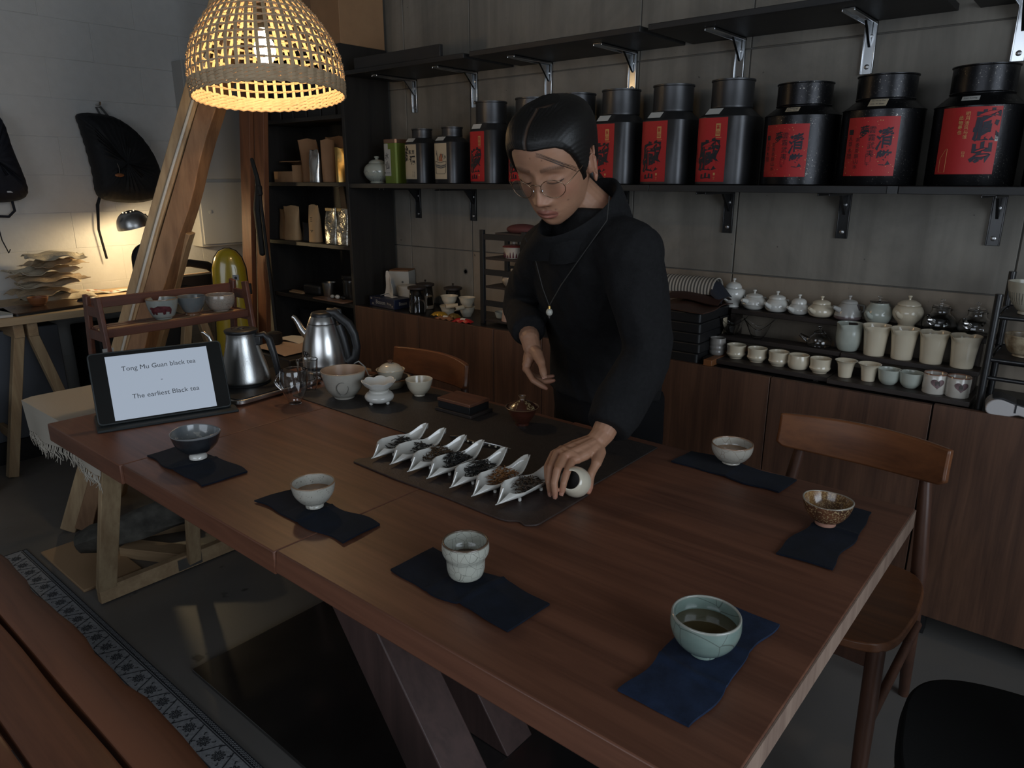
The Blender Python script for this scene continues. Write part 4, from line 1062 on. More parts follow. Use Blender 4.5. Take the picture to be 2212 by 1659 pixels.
bowl('tea_bowl', 'blue-grey conical bowl with a rusty base, middle of the rack', 'bowl', (-2.40, 1.155, bz), (0.022, 0.006), [(0.018, 0.006), (0.026, 0.012), (0.040, 0.036), (0.049, 0.064)], 0.003, g, group=G3)
g = glaze('pinkish_crackle_bowl', (0.36, 0.31, 0.26), (0.29, 0.25, 0.21), crackle=(0.18, 0.13, 0.10), crack_scale=80, crack_w=0.03, rough=0.25)
bowl('tea_bowl', 'pinkish grey crackled bowl, right on the rack', 'bowl', (-2.40, 1.258, bz), (0.026, 0.005), [(0.022, 0.005), (0.036, 0.009), (0.047, 0.028), (0.050, 0.045), (0.049, 0.058)], 0.003, g, group=G3)
# black receipt tray with papers on the bench
t = thing('paper_tray', 'black tray with loose brown and white papers behind the kettles', 'tray', (-2.52, 1.60, 0.656))
MB().box(-0.17, 0.17, -0.12, 0.12, 0, 0.08).build('tray_body', M['plastic'], t, bevel=0.006)
MB().grid(lambda u, w: (-0.14 + 0.25 * u, -0.10 + 0.19 * w, 0.083 + 0.008 * sin(3 * u) + 0.006 * w), 10, 8, 0.0012).build('brown_paper', plain('brownish_paper', (0.42, 0.32, 0.26), 0.8), t)
MB().grid(lambda u, w: (-0.16 + 0.2 * u, 0.02 + 0.09 * w + 0.02 * u, 0.096 + 0.005 * sin(4 * u)), 8, 6, 0.0012).build('white_paper', M['paper'], t)
MB().lathe([(0.03, 0), (0.03, 0.04), (0.02, 0.045)], 20).build('tape_roll', M['rubber'], t, (-0.08, -0.02, 0.098))

# ================================================================= DESK ALONG THE LEFT WALL
DZ = 0.77
t = thing('trestle_desk', 'pale board desk on pine trestles along the white wall', 'desk', (-4.28, 1.35, 0))
MB().box(-0.335, 0.335, -1.05, 0.84, DZ - 0.035, DZ).build('desk_top', M['desk_top'], t, bevel=0.002)
def trestle(cy):
    for sy, y_ in ((1, 0.17), (-1, -0.17)):
        for x_ in (-0.27, 0.27):
            MB().bar((x_ + 0.05 * (1 if x_ > 0 else -1), cy + y_ * 1.05, 0.0), (x_, cy + 0.03 * sy, DZ - 0.10), 0.045, 0.045, (1, 0, 0)).build('leg', M['pine'], t, bevel=0.003)
        MB().box(-0.30, 0.30, cy + 0.03 * sy - 0.022, cy + 0.03 * sy + 0.022, DZ - 0.105, DZ - 0.0355).build('top_rail', M['pine_h'], t, bevel=0.003)
        MB().bar((-0.29, cy + y_ * 0.8, 0.20), (0.29, cy + y_ * 0.8, 0.20), 0.02, 0.05).build('cross_rail', M['pine_h'], t, bevel=0.002)
trestle(-0.26); trestle(0.58)
# things on the desk
r = random.Random(11)
for k in range(7):
    L0, W0 = r.uniform(0.26, 0.36), r.uniform(0.20, 0.28)
    cy = 1.36 + r.uniform(-0.05, 0.05); cx = -4.43 + r.uniform(-0.015, 0.03); z = DZ + 0.004 + k * 0.036; rz = r.uniform(-0.25, 0.25)
    ph = [r.uniform(0, 6.28) for _ in range(5)]
    def pouch(u, w, L0=L0, W0=W0, ph=ph, k=k):
        s = 2 * u - 1; q = 2 * w - 1
        pu = (1 - abs(s) ** 3) * (1 - abs(q) ** 3)
        z = 0.004 + 0.030 * pu * (0.7 + 0.3 * sin(7 * u + ph[0]) * cos(9 * w + ph[1])) + 0.010 * (1 - pu) * sin(12 * u + ph[2]) + 0.006 * sin(23 * w + ph[3] + 9 * u)
        return (W0 * (w - 0.5) + 0.012 * sin(9 * u + ph[4]), L0 * (u - 0.5) + 0.012 * sin(8 * w + ph[3]), max(z, -0.002) + 0.012 * max(0, abs(s) - 0.8) * sin(ph[0]) * 3)
    a_ = M.get('poly%d' % (k % 2))
    if a_ is None:
        n_ = NT('plastic_bag_%d' % (k % 2)); n_.base((0.62, 0.55, 0.42) if k % 2 == 0 else (0.50, 0.38, 0.25)); n_.set(Roughness=0.3, Alpha=0.93, Specular_IOR_Level=0.7)
        n_.bump(n_.noise(n_.coords((1, 1, 1)), 38, 5, 0.7, 0.6), 0.9, 0.008); a_ = M['poly%d' % (k % 2)] = n_.m
    o = MB().grid(pouch, 26, 20, 0.003).build('plastic_pouch', a_, None, (cx, cy, z), (0, 0, rz), smooth=80)
    lbs = ['bottom one', 'second from the bottom', 'third from the bottom', 'middle one', 'third from the top', 'second from the top', 'topmost one']
    tag(o, 'crumpled clear plastic pouch in the pile under the bags, ' + lbs[k], 'pouch', 'pile of plastic pouches on the desk')
bowl('clay_bowl', 'small terracotta bowl on the desk in front of the plastic pouches', 'bowl', (-4.30, 1.235, DZ + 0.006), (0.028, 0.004), [(0.022, 0.004), (0.034, 0.008), (0.044, 0.028), (0.047, 0.042)], 0.003, plain('terracotta', (0.26, 0.095, 0.035), 0.5))
t = thing('laptop', 'closed dark laptop at the desk edge under the clay bowl', 'laptop', (-4.13, 1.22, DZ + 0.0003), radians(8))
MB().prism(rounded([(-0.13, -0.18), (0.13, -0.18), (0.13, 0.18), (-0.13, 0.18)], 0.012), 0.0, 0.009).build('base', M['plastic'], t); MB().prism(rounded([(-0.13, -0.18), (0.13, -0.18), (0.13, 0.18), (-0.13, 0.18)], 0.012), 0.0095, 0.0145).build('lid', plain('dark_laptop_lid', (0.06, 0.035, 0.025), 0.25), t)
D.objects['clay_bowl'].location = (-4.16, 1.215, DZ + 0.0155)
t = thing('notebook', 'pale notebook at the left edge of the desk', 'notebook', (-4.10, 0.98, DZ + 0.0003), -0.1)
MB().box(-0.11, 0.11, -0.08, 0.08, 0, 0.012).build('pages', M['paper'], t, bevel=0.001); MB().box(-0.112, 0.112, -0.082, 0.082, 0.0125, 0.0145).build('cover', plain('blue_grey_cover', (0.25, 0.30, 0.35), 0.5), t)
t = thing('computer_mouse', 'dark computer mouse on the desk near the rack end', 'mouse', (-4.15, 1.44, DZ + 0.0003), 0.2)
MB().ell((0, 0, 0.012), (0.032, 0.055, 0.022), 20, 12).build('shell', M['plastic'], t)
t = thing('receipt_roll', 'long strip of printed labels lying on the desk by the wall', 'label strip', (-4.44, 1.66, DZ + 0.0003))
MB().grid(lambda u, w: (-0.05 + 0.08 * w + 0.03 * u, -0.13 + 0.30 * u, 0.004 + 0.018 * smoothstep(0.5, 0.1, u) * (1 - 0.3 * w) + 0.004 * sin(11 * u)), 24, 4, 0.002).build('label_strip', M['paper'], t)
m = MB()
for k in range(7):
    u = 0.06 + k * 0.13; m.box(-0.03 + 0.03 * u, 0.01 + 0.03 * u, -0.13 + 0.30 * u, -0.13 + 0.30 * u + 0.014, 0.0255 - 0.018 * smoothstep(0.1, 0.5, u), 0.026 - 0.018 * smoothstep(0.1, 0.5, u))
m.build('red_print', plain('faded_red_print', (0.55, 0.22, 0.12), 0.7), t)
t = thing('tablet_stand', 'thin dark tray on the desk behind the bowl rack', 'tray', (-4.10, 1.60, DZ + 0.0003)); MB().box(-0.06, 0.06, -0.09, 0.09, 0, 0.012).build('tray_body', M['plastic'], t, bevel=0.002)
t = thing('stapler', 'small black stapler on the far end of the desk', 'stapler', (-4.14, 1.93, DZ + 0.0003), 0.1)
MB().box(-0.02, 0.02, -0.06, 0.06, 0, 0.012).build('base', M['plastic'], t, bevel=0.003); MB().box(-0.018, 0.018, -0.06, 0.055, 0.016, 0.036).build('arm', M['plastic'], t, bevel=0.006)
# instrument cases and bag sealer
def case_outline(hw_, h, n=20, waist=0.0):
    L = []
    for i in range(n + 1):
        a_ = pi * i / n; L.append((hw_ * cos(a_), h - hw_ + hw_ * sin(a_)))
    L.append((-hw_ * (1 - waist), 0.04)); L.append((-hw_ * (0.9 - waist), 0.0)); L.append((hw_ * (0.9 - waist), 0.0)); L.append((hw_ * (1 - waist), 0.04)); return L
t = thing('black_instrument_case', 'black rounded ukulele case leaning behind the pine lamp post', 'instrument case', (-4.16, 1.80, DZ + 0.0015), radians(62), rot=(radians(-8), 0, radians(62)))
RX = Matrix.Rotation(pi / 2, 4, 'X')
MB().prism(case_outline(0.10, 0.30), -0.045, 0.0, RX).build('back_shell', plain('brown_case_edge', (0.05, 0.042, 0.03), 0.5), t, bevel=0.012)
MB().prism(case_outline(0.096, 0.296), 0.001, 0.035, RX).build('front_shell', M['bag'], t, bevel=0.014)
t = thing('bag_sealer', 'black impulse bag sealer with raised arm on the far end of the desk', 'bag sealer', (-4.20, 2.09, DZ + 0.0003), radians(95))
MB().loft([[(x, y, z) for y, z in ((-0.045, 0), (0.045, 0), (0.038, 0.085 - 0.02 * s), (-0.038, 0.085 - 0.02 * s))] for x, s in ((-0.17, 0), (0.13, 0.2), (0.16, 1.6))]).build('body', M['plastic'], t, bevel=0.006)
MB().tube([(-0.22, 0, 0.165), (-0.05, 0, 0.155), (0.06, 0, 0.13), (0.12, 0, 0.085)], [0.014, 0.016, 0.018, 0.018], 8, flat=1.4).build('arm', M['plastic'], t, smooth=50)
MB().box(-0.17, 0.09, -0.010, 0.010, 0.0865, 0.092).build('sealing_bar', M['tan'], t)
MB().tube([(0.15, -0.02, 0.02), (0.19, -0.03, 0.012), (0.24, -0.05, 0.004)], 0.004, 6).build('cord', M['rubber'], t)
t = thing('yellow_violin_case', 'glossy yellow violin case standing on end beside the timber posts', 'instrument case', (-3.80, 2.06, 0), radians(57), rot=(radians(-3), 0, radians(57)))
def yc(a0, b0):
    rr = []
    for z, hw_ in ((0.0, 0.085), (0.02, 0.105), (0.30, 0.122), (0.50, 0.105), (0.70, 0.092), (0.82, 0.094), (0.92, 0.090), (0.98, 0.073), (1.015, 0.047), (1.03, 0.015)):
        ring = []
        for k in range(24):
            an_ = 2 * pi * k / 24
            c_, s_ = cos(an_), sin(an_)
            y_ = (a0 if s_ < 0 else b0) * abs(s_) ** 0.7 * (hw_ / 0.12) ** 0.5
            ring.append((hw_ * (abs(c_) ** 0.8) * (1 if c_ > 0 else -1), y_, z))
        rr.append(ring)
    return rr
MB().loft(yc(-0.075, 0.0)).build('front_shell', M['yellow'], t, smooth=60)
MB().loft(yc(0.0, 0.055)).build('back_shell', M['yellow'], t, smooth=60)
m = MB(); m.tube([(r_[0][0] * 1.01, 0.0, r_[0][2]) for r_ in yc(-1, 1)] + [(-r_[0][0] * 1.01, 0.0, r_[0][2]) for r_ in reversed(yc(-1, 1))], 0.004, 6)
m.build('black_seam', M['rubber'], t)
for z in (0.80, 0.45): B('latch', M['rubber'], t, 0.088, 0.112, -0.018, 0.012, z - 0.03, z + 0.03, 0.003)
MB().box(0.020, 0.052, -0.0665, -0.0655, 0.855, 0.885).build('sticker', plain('blue_sticker', (0.30, 0.32, 0.34), 0.5), t); MB().lathe([(0.008, 0), (0.0078, 0.001)], 10).build('sticker_emblem', M['ink'], t, (0.036, -0.067, 0.868), (pi / 2, 0, 0))
# dark plastic bin and cardboard box under the desk, white heater edge
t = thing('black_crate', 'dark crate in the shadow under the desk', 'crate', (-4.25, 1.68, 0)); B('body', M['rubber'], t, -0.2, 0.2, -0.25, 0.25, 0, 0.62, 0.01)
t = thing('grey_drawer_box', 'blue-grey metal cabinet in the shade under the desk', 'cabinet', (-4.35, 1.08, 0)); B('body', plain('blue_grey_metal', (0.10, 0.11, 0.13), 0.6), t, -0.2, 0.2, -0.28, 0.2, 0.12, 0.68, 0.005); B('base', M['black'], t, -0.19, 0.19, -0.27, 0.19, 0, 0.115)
t = thing('white_bin', 'white rounded bin at the left edge of the photo', 'bin', (-3.86, 0.73, 0)); MB().lathe(smooth_prof([(0.085, 0.03), (0.10, 0.04), (0.11, 0.25), (0.115, 0.42), (0.11, 0.43)]), 32).build('body', plain('off_white_plastic', (0.42, 0.42, 0.40), 0.5), t, smooth=50); MB().lathe([(0.085, 0), (0.095, 0.005), (0.095, 0.028), (0.08, 0.03)], 28).build('base', M['rubber'], t)

# desk lamp
t = thing('desk_lamp', 'brushed dome desk lamp lighting the white wall beside the backpack', 'lamp', (-4.34, 1.96, DZ + 0.0003))
LH = Vector((0.02, -0.165, 0.405))
RT = Matrix.Translation(LH) @ Matrix.Rotation(radians(14), 4, 'X')
def tl(prof, n=40):
    m_ = MB(); m_.lathe(prof, n, cap0=False, cap1=False); m_.v = [tuple(RT @ Vector(p)) for p in m_.v]; return m_
tl(smooth_prof([(0.088, -0.035), (0.086, -0.012), (0.074, 0.020), (0.050, 0.045), (0.020, 0.056), (0.001, 0.058)])).build('shade', M['steel_b'], t, smooth=60)
tl(smooth_prof([(0.0865, -0.0352), (0.083, -0.012), (0.071, 0.018), (0.048, 0.042), (0.001, 0.054)])).build('shade_inside', plain('white_enamel', (0.85, 0.82, 0.75), 0.4), t, smooth=60)
mv = MB(); 
for k in range(8): mv.ell(tuple(RT @ Vector((0.030 * cos(k * pi / 4), 0.030 * sin(k * pi / 4), 0.0535))), (0.004, 0.004, 0.002), 8, 5)
mv.build('vent_holes', emit('lamp_vent_glow', (1.0, 0.80, 0.5), 2.0), t)
MB().ell(tuple(RT @ Vector((0, 0, -0.005))), (0.026, 0.026, 0.030), 16, 10).build('bulb', emit('desk_bulb_glow', (1.0, 0.78, 0.46), 16.0), t)
MB().tube([tuple(RT @ Vector((0, 0.075, 0.01))), (0.02, -0.05, 0.385), (0.02, 0.0, 0.37)], [0.013, 0.013, 0.010], 10).build('socket', M['steel_b'], t)
MB().tube([(0.02, 0.0, 0.37), (0.02, 0.02, 0.28), (0.01, 0.03, 0.12), (0.0, 0.03, 0.02)], 0.006, 8).build('arm', M['steel_b'], t)
MB().lathe([(0.07, 0), (0.072, 0.006), (0.06, 0.016), (0.01, 0.02)], 28).build('base', M['steel_b'], t, (0, 0.03, 0))
lp_ = Vector((-4.34, 1.96, DZ)) + (RT @ Vector((0, 0, -0.045)))
light('desk_bulb', 'POINT', lp_, 9.0, (1.0, 0.74, 0.40), shadow_soft_size=0.03)

# backpacks on wall hooks
def backpack(label, y, z, sc, mat, outline, depth, seed, nm='backpack'):
    t = thing(nm, label, 'backpack', (XL + 0.02, y, z), 0)
    ys = [p[0] for p in outline]; n = len(outline); rings = []
    cx_ = sum(p[0] for p in outline) / n; cz_ = sum(p[1] for p in outline) / n
    for k, (s, d) in enumerate(((0.90, 0.0), (1.0, 0.02), (1.0, depth * 0.5), (0.93, depth * 0.8), (0.75, depth * 0.97), (0.4, depth * 1.04), (0.02, depth * 1.06))):
        rings.append([(d + 0.006 * sin(3 * i + k), cx_ + (p[0] - cx_) * s, cz_ + (p[1] - cz_) * s) for i, p in enumerate(outline)])
    MB().loft(rings).build('bag_body', mat, t, smooth=70)
    return t
def spl(p, n=5):
    P_ = [Vector((a_, b_)) for a_, b_ in p]; out = []; N = len(P_)
    for i in range(N):
        a_, b_, c_, d_ = P_[i - 1], P_[i], P_[(i + 1) % N], P_[(i + 2) % N]
        for k in range(n):
            s = k / n
            out.append(tuple(0.5 * (2 * b_ + (c_ - a_) * s + (2 * a_ - 5 * b_ + 4 * c_ - d_) * s * s + (3 * b_ - a_ - 3 * c_ + d_) * s ** 3)))
    return out
t = backpack('black backpack hanging tilted on a wall hook right of the smaller bag', 1.86, 1.28, 1, M['bag'],
    spl([(-0.172, 0.470), (-0.05, 0.475), (0.04, 0.45), (0.13, 0.38), (0.20, 0.27), (0.235, 0.15), (0.245, 0.06), (0.20, 0.015), (0.10, -0.01), (0.0, -0.01), (-0.10, 0.01), (-0.137, 0.05), (-0.14, 0.16), (-0.155, 0.30), (-0.17, 0.40)]), 0.13, 1)
MB().tube([(0.01, -0.11, 0.03), (0.02, -0.135, -0.02), (0.02, -0.15, -0.16), (0.02, -0.13, -0.33)], [0.012, 0.014, 0.010, 0.010], 8, flat=0.35).build('strap', M['bag'], t)
MB().tube([(0.04, 0.22, 0.13), (0.045, 0.27, 0.12), (0.045, 0.285, 0.06), (0.04, 0.26, 0.01), (0.03, 0.235, 0.03)], 0.007, 8, flat=0.4).build('side_loop', M['bag'], t)
MB().tube([(0.01, -0.04, 0.47), (0.0, -0.055, 0.515), (-0.005, -0.03, 0.52), (0.01, 0.0, 0.47)], 0.006, 8).build('top_handle', plain('grey_webbing', (0.07, 0.07, 0.07), 0.8), t)
MB().ell((0.145, -0.04, 0.145), (0.006, 0.026, 0.010), 12, 8).build('orange_charm', plain('orange_leather', (0.28, 0.10, 0.035), 0.5), t)
MB().tube([(0.135, -0.04, 0.21), (0.148, -0.038, 0.18), (0.147, -0.04, 0.155)], 0.002, 6).build('charm_cord', M['steel'], t)
MB().tube([(-0.02, -0.045, 0.53), (0.03, -0.045, 0.53), (0.035, -0.045, 0.545)], 0.006, 8).build('wall_hook', M['steel'], t)
t = backpack('navy-black narrow backpack hanging at the left edge of the photo', 1.24, 1.29, 1, M['bag2'],
    spl([(-0.16, 0.40), (-0.06, 0.46), (0.03, 0.455), (0.075, 0.40), (0.095, 0.27), (0.13, 0.10), (0.125, 0.03), (0.06, 0.0), (-0.08, -0.005), (-0.15, 0.02), (-0.17, 0.2)]), 0.12, 2)
MB().tube([(0.03, 0.06, 0.0), (0.035, 0.062, -0.05), (0.035, 0.03, -0.08), (0.03, -0.03, -0.075)], 0.007, 8, flat=0.4).build('strap', M['bag2'], t)
MB().tube([(0.03, -0.03, -0.07), (0.03, -0.02, -0.20), (0.03, 0.0, -0.27), (0.03, 0.01, -0.25)], 0.003, 6).build('cord', M['bag2'], t)
B('zip_pull', M['screw'], t, 0.112, 0.118, 0.02, 0.045, 0.045, 0.053)

# ================================================================= WICKER LAMP ON ITS PINE POST
t = thing('wicker_lamp', 'big woven wicker lampshade glowing over the far table end', 'lamp', (-2.285, 1.455, 1.672), rot=(0, 0, 0))
TILT = Matrix.Rotation(radians(-5.5), 4, Vector((0.62, 0.78, 0))) @ Matrix.Rotation(radians(-2.0), 4, Vector((-0.78, 0.62, 0)))
PRF = [(0.0, 0.247), (0.03, 0.250), (0.08, 0.250), (0.12, 0.243), (0.165, 0.226), (0.205, 0.203), (0.24, 0.178), (0.275, 0.147), (0.30, 0.121), (0.325, 0.090), (0.345, 0.060)]
PH = [p[0] for p in PRF]; PR = [p[1] for p in PRF]
def rad(h): return float(np.interp(h, PH, PR))
# arc-length parametrisation up the dome
hs = np.linspace(0, 0.345, 200); arc = np.concatenate([[0], np.cumsum(np.hypot(np.diff(hs), np.diff([rad(h) for h in hs])))])
def at_arc(s): 
    h = float(np.interp(s, arc, hs)); return rad(h), h
NS = 48
rings_s = [0.006, 0.016, 0.026, 0.036] + [0.036 + 0.0275 * k for k in range(1, 15)]
rings_s = [s for s in rings_s if s < arc[-1] - 0.005]
def weave_r(s, an, sgn):
    """radial offset so weavers pass alternately before and behind the stakes"""
    return sgn * 0.0045 * cos(an * NS / 2)
# one stake, shared mesh, 48 parts
vs = []; L0 = np.linspace(0.0, arc[-1], 40)
m = MB(); rings = []
for s in L0:
    r0, h = at_arc(s); r1, h1 = at_arc(min(s + 0.004, arc[-1])); tx = Vector((r1 - r0, 0, h1 - h)); tx = tx.normalized() if tx.length > 0 else Vector((0, 0, 1))
    nn = Vector((tx.z, 0, -tx.x)); w = min(0.0056, r0 * pi / NS * 0.80)
    c_ = Vector((r0, 0, h))
    rings.append([tuple(c_ + Vector((0, -w, 0)) - nn * 0.001), tuple(c_ + Vector((0, w, 0)) - nn * 0.001), tuple(c_ + Vector((0, w, 0)) + nn * 0.001), tuple(c_ + Vector((0, -w, 0)) + nn * 0.001)])
m.loft(rings)
STK = m.mesh('stake', M['wicker'], 50)
for k in range(NS):
    o = D.objects.new('stake', STK); COL.objects.link(o); o.parent = t
    o.matrix_local = TILT @ Matrix.Rotation(2 * pi * k / NS, 4, 'Z')
r = random.Random(9)
for i, s in enumerate(rings_s):
    r0, h = at_arc(s); m = MB()
    half = 0.0052 if i < 4 else 0.0036 * max(0.45, min(1, r0 / 0.2))
    for sgn in (1, -1):
        pts = []; N = NS * 4
        for k in range(N):
            an_ = 2 * pi * k / N
            rr = r0 + 0.0036 * sgn * cos(an_ * NS / 2); hh = h + half * 0.55 * sgn * sin(an_ * NS / 2) + 0.0012 * sin(an_ * 3 + i) + 0.0006 * sin(an_ * 17 + i * 2)
            pts.append((rr, an_, hh))
        rings = []
        for k, (rr, an_, hh) in enumerate(pts + pts[:1]):
            wv = half * (0.62 if i >= 4 else 0.85)
            q = [(0.0011, 0), (0.0006, wv), (-0.0011, 0), (0.0006, -wv)]
            rings.append([((rr + a_) * cos(an_), (rr + a_) * sin(an_), hh + b_) for a_, b_ in q])
        m.loft(rings, False, False)
    o = m.build('weaver', M['wicker_h'], t, smooth=50); o.matrix_local = TILT
m = MB(); pts = []
for k in range(NS * 4 + 1):
    an_ = 2 * pi * k / (NS * 4); pts.append((0.248 * cos(an_), 0.248 * sin(an_), -0.003 + 0.002 * sin(an_ * NS)))
m.tube(pts, 0.0045, 6, cap=False); o = m.build('rim', M['wicker_h'], t); o.matrix_local = TILT
o = MB().lathe(smooth_prof([(0.003, 0.10), (0.022, 0.108), (0.034, 0.135), (0.032, 0.160), (0.018, 0.190), (0.014, 0.215)]), 24).build('bulb', emit('warm_bulb_glow', (1.0, 0.74, 0.40), 42.0), t, smooth=60); o.matrix_local = TILT
o = MB().lathe([(0.016, 0.21), (0.020, 0.22), (0.020, 0.29), (0.008, 0.30)], 20).build('socket', M['rubber'], t); o.matrix_local = TILT
MB().tube([(0, 0, 0.30), (-0.02, 0.01, 0.345), (-0.10, 0.03, 0.40), (-0.26, 0.06, 0.50)], 0.004, 6).build('cable', M['white_cable'], t)
MB().lathe([(0.062, 0.338), (0.064, 0.346), (0.05, 0.352), (0.01, 0.355)], 24).build('copper_cap', M['copper'], t)
light('wicker_bulb', 'POINT', Vector((-2.285, 1.455, 1.672)) + TILT @ Vector((0, 0, 0.085)), 4.2, (1.0, 0.66, 0.34), shadow_soft_size=0.035)

t = thing('pine_lamp_post', 'leaning rough pine beam floor post carrying the wicker lamp, with a white cable', 'lamp post', (-3.25, 1.27, 0))
O = Vector((-3.25, 1.27, 0))
def post(name, a, b, w, d, wav, mat='pine', seed=0):
    a = Vector(a) - O; b = Vector(b) - O; tt = (b - a).normalized()
    side = Vector((0.766, 0.643, 0)); side = (side - tt * side.dot(tt)).normalized(); dep = tt.cross(side)
    rings = []; rr = random.Random(seed)
    for i in range(26):
        p = a.lerp(b, i / 25); e_ = wav * (sin(i * 0.75 + seed) + 0.6 * sin(i * 1.7 + 2))
        rings.append([tuple(p + side * x + dep * y) for x, y in ((-w, -d), (-w * 0.1 + e_ * 0.3, -d - e_ * 0.4), (w + e_, -d), (w + e_ * 0.6, d), (-w, d))])
    return MB().loft(rings).build(name, M[mat], t, smooth=30, bevel=0.003)
post('main_beam', (-3.147, 0.894, 0.0), (-2.783, 1.725, 2.34), 0.030, 0.042, 0.004, 'pine', 1)
M['pine_b'] = wood('brown_pine_face', (0.34, 0.20, 0.11), (0.17, 0.090, 0.050), 'z', 0.9, 0.65, 0.15, knots=True)
post('second_beam', (-3.094, 0.938, 0.0), (-2.730, 1.769, 2.30), 0.036, 0.046, 0.006, 'pine_b', 4)
post('rear_leg', (-3.34, 1.15, 0.0), (-2.90, 1.41, 1.2), 0.026, 0.030, 0.002, 'pine', 7)
q = [Vector((-3.147, 0.894, 0.0)).lerp(Vector((-2.783, 1.725, 2.34)), k) - O + Vector((0.045, -0.022, 0.012)) + Vector((0.55, 0.83, 0)) * (0.006 * sin(9 * k)) for k in np.linspace(0.22, 0.99, 24)]
q = [q[0] + Vector((0.02, 0.09, 0.03)), q[0] + Vector((0.05, 0.05, -0.08)), q[0] + Vector((0.02, 0.0, -0.05))] + q
MB().tube(q, 0.0055, 8).build('cable', M['white_cable'], t)

# slim black microphone stand in front of the bookcase
t = thing('black_tripod_stand', 'slim black tripod stand with a clamp, before the left side of the bookcase', 'stand', (-3.48, 2.13, 0))
MB().tube([(0.02, 0.0, 0.10), (0.0, 0.0, 0.55), (-0.04, 0.0, 1.34)], [0.011, 0.010, 0.008], 10).build('pole', M['rubber'], t)
for k in range(3):
    an_ = k * 2.09 + 0.4; MB().tube([(0.02, 0, 0.18), (0.02 + 0.22 * cos(an_), 0.22 * sin(an_) * 0.5, 0.008)], 0.008, 8).build('leg', M['rubber'], t)
MB().tube([(-0.045, 0, 1.36), (-0.075, 0, 1.25), (-0.07, 0, 1.02)], [0.018, 0.022, 0.018], 10, round_ends=True).build('clamp_arm', M['rubber'], t)
MB().tube([(-0.04, 0, 1.33), (-0.055, 0, 1.42), (-0.085, 0, 1.50)], [0.016, 0.012, 0.010], 8, round_ends=True).build('holder', M['rubber'], t)

# ================================================================= THINGS IN THE BOOKCASE (shelf tops SHZ)
def pouch_bag(name, label, x, y, z, w, h, d, mat, rz=0.0, seal=None, group=None, lean=0.0, cat='pouch', fold=0.0):
    t = thing(name, label, cat, (x, y, z + 0.0008), 0, group, rot=(lean, 0, rz))
    r = random.Random(int(abs(x * 1000) + h * 999)); ph = [r.uniform(0, 6.28) for _ in range(4)]
    rings = []
    for i in range(15):
        v_ = i / 14; dd = d * 0.5 * (1 - v_ ** 1.6) + 0.0016; ww = w / 2 * (1 + 0.03 * sin(3 * v_ + ph[0]))
        ring = []
        for k in range(20):
            an_ = 2 * pi * k / 20
            x_ = ww * (abs(cos(an_)) ** 0.55) * (1 if cos(an_) > 0 else -1)
            y_ = dd * (abs(sin(an_)) ** 0.8) * (1 if sin(an_) > 0 else -1) + 0.006 * sin(5 * v_ + 4 * x_ / w + ph[1]) * v_ + fold * v_ ** 3
            ring.append((x_, y_, v_ * h + 0.004 * v_ * sin(7 * x_ / w + ph[2])))
        rings.append(ring)
    MB().loft(rings).build('bag_body', mat, t, smooth=50)
    if seal:
        MB().box(-w / 2, w / 2, -0.003, 0.004, h - 0.014, h + 0.002).build('seal_strip', seal, t, bevel=0.002)
    return t
KY = 2.43
GK = 'kraft pouches in the bookcase'
t = thing('open_carton', 'small open brown cardboard box with a raised flap on the bookcase shelf', 'box', (-3.66, 2.44, SHZ[4]))
m = MB(); 
for q in ((-0.09, 0.09, -0.07, -0.067, 0, 0.058), (-0.09, 0.09, 0.067, 0.07, 0, 0.10), (-0.09, -0.087, -0.067, 0.067, 0, 0.058), (0.087, 0.09, -0.067, 0.067, 0, 0.09), (-0.087, 0.087, -0.067, 0.067, 0, 0.003)): m.box(*q)
m.build('carton_body', M['card'], t)
MB().grid(lambda u, w: (-0.09 + 0.18 * u, 0.07 - 0.10 * w, 0.095 + 0.018 * sin(pi * w * 0.7)), 6, 8, 0.003).build('flap', M['card'], t)
pouch_bag('kraft_pouch', 'wide brown kraft pouch behind the small open cardboard box', -3.60, 2.52, SHZ[4], 0.13, 0.19, 0.05, M['kraft'], 0.1, group=GK)
pouch_bag('kraft_pouch', 'tall brown kraft pouch leaning over beside the silver pouch', -3.50, 2.45, SHZ[4], 0.11, 0.225, 0.06, M['kraft'], 0.45, group=GK, fold=-0.03)
pouch_bag('silver_pouch', 'silver foil pouch in front of the tall kraft pouches, upper bookcase shelf', -3.375, 2.385, SHZ[4], 0.092, 0.165, 0.045, M['foil'], -0.1, group='foil pouches in the bookcase')
pouch_bag('kraft_pouch', 'tallest brown kraft pouch behind the silver foil pouch', -3.335, 2.49, SHZ[4], 0.15, 0.235, 0.05, M['kraft'], 0.05, group=GK)
pouch_bag('kraft_pouch', 'narrow folded kraft pouch between the silver and gold pouches', -3.275, 2.40, SHZ[4], 0.07, 0.215, 0.05, M['kraft'], 1.0, group=GK)
pouch_bag('gold_pouch', 'gold foil bag tied at the neck against the bookcase side', -3.16, 2.395, SHZ[4], 0.062, 0.17, 0.05, M['gold_foil'], 0.9, group='foil pouches in the bookcase')
pouch_bag('kraft_pouch', 'pale kraft pouch half hidden behind the black stand', -3.765, 2.42, SHZ[3], 0.07, 0.17, 0.05, M['kraft2'], 0.1, group=GK)
pouch_bag('kraft_pouch', 'pale kraft pouch standing right of the black stand', -3.655, 2.40, SHZ[3], 0.12, 0.19, 0.06, M['kraft2'], 0.1, group=GK)
k_ = pouch_bag('kraft_pouch', 'narrow pale kraft pouch with a small black stamp, middle of the lower shelf', -3.43, 2.395, SHZ[3], 0.075, 0.20, 0.055, M['kraft2'], 0.15, group=GK)
m = MB()
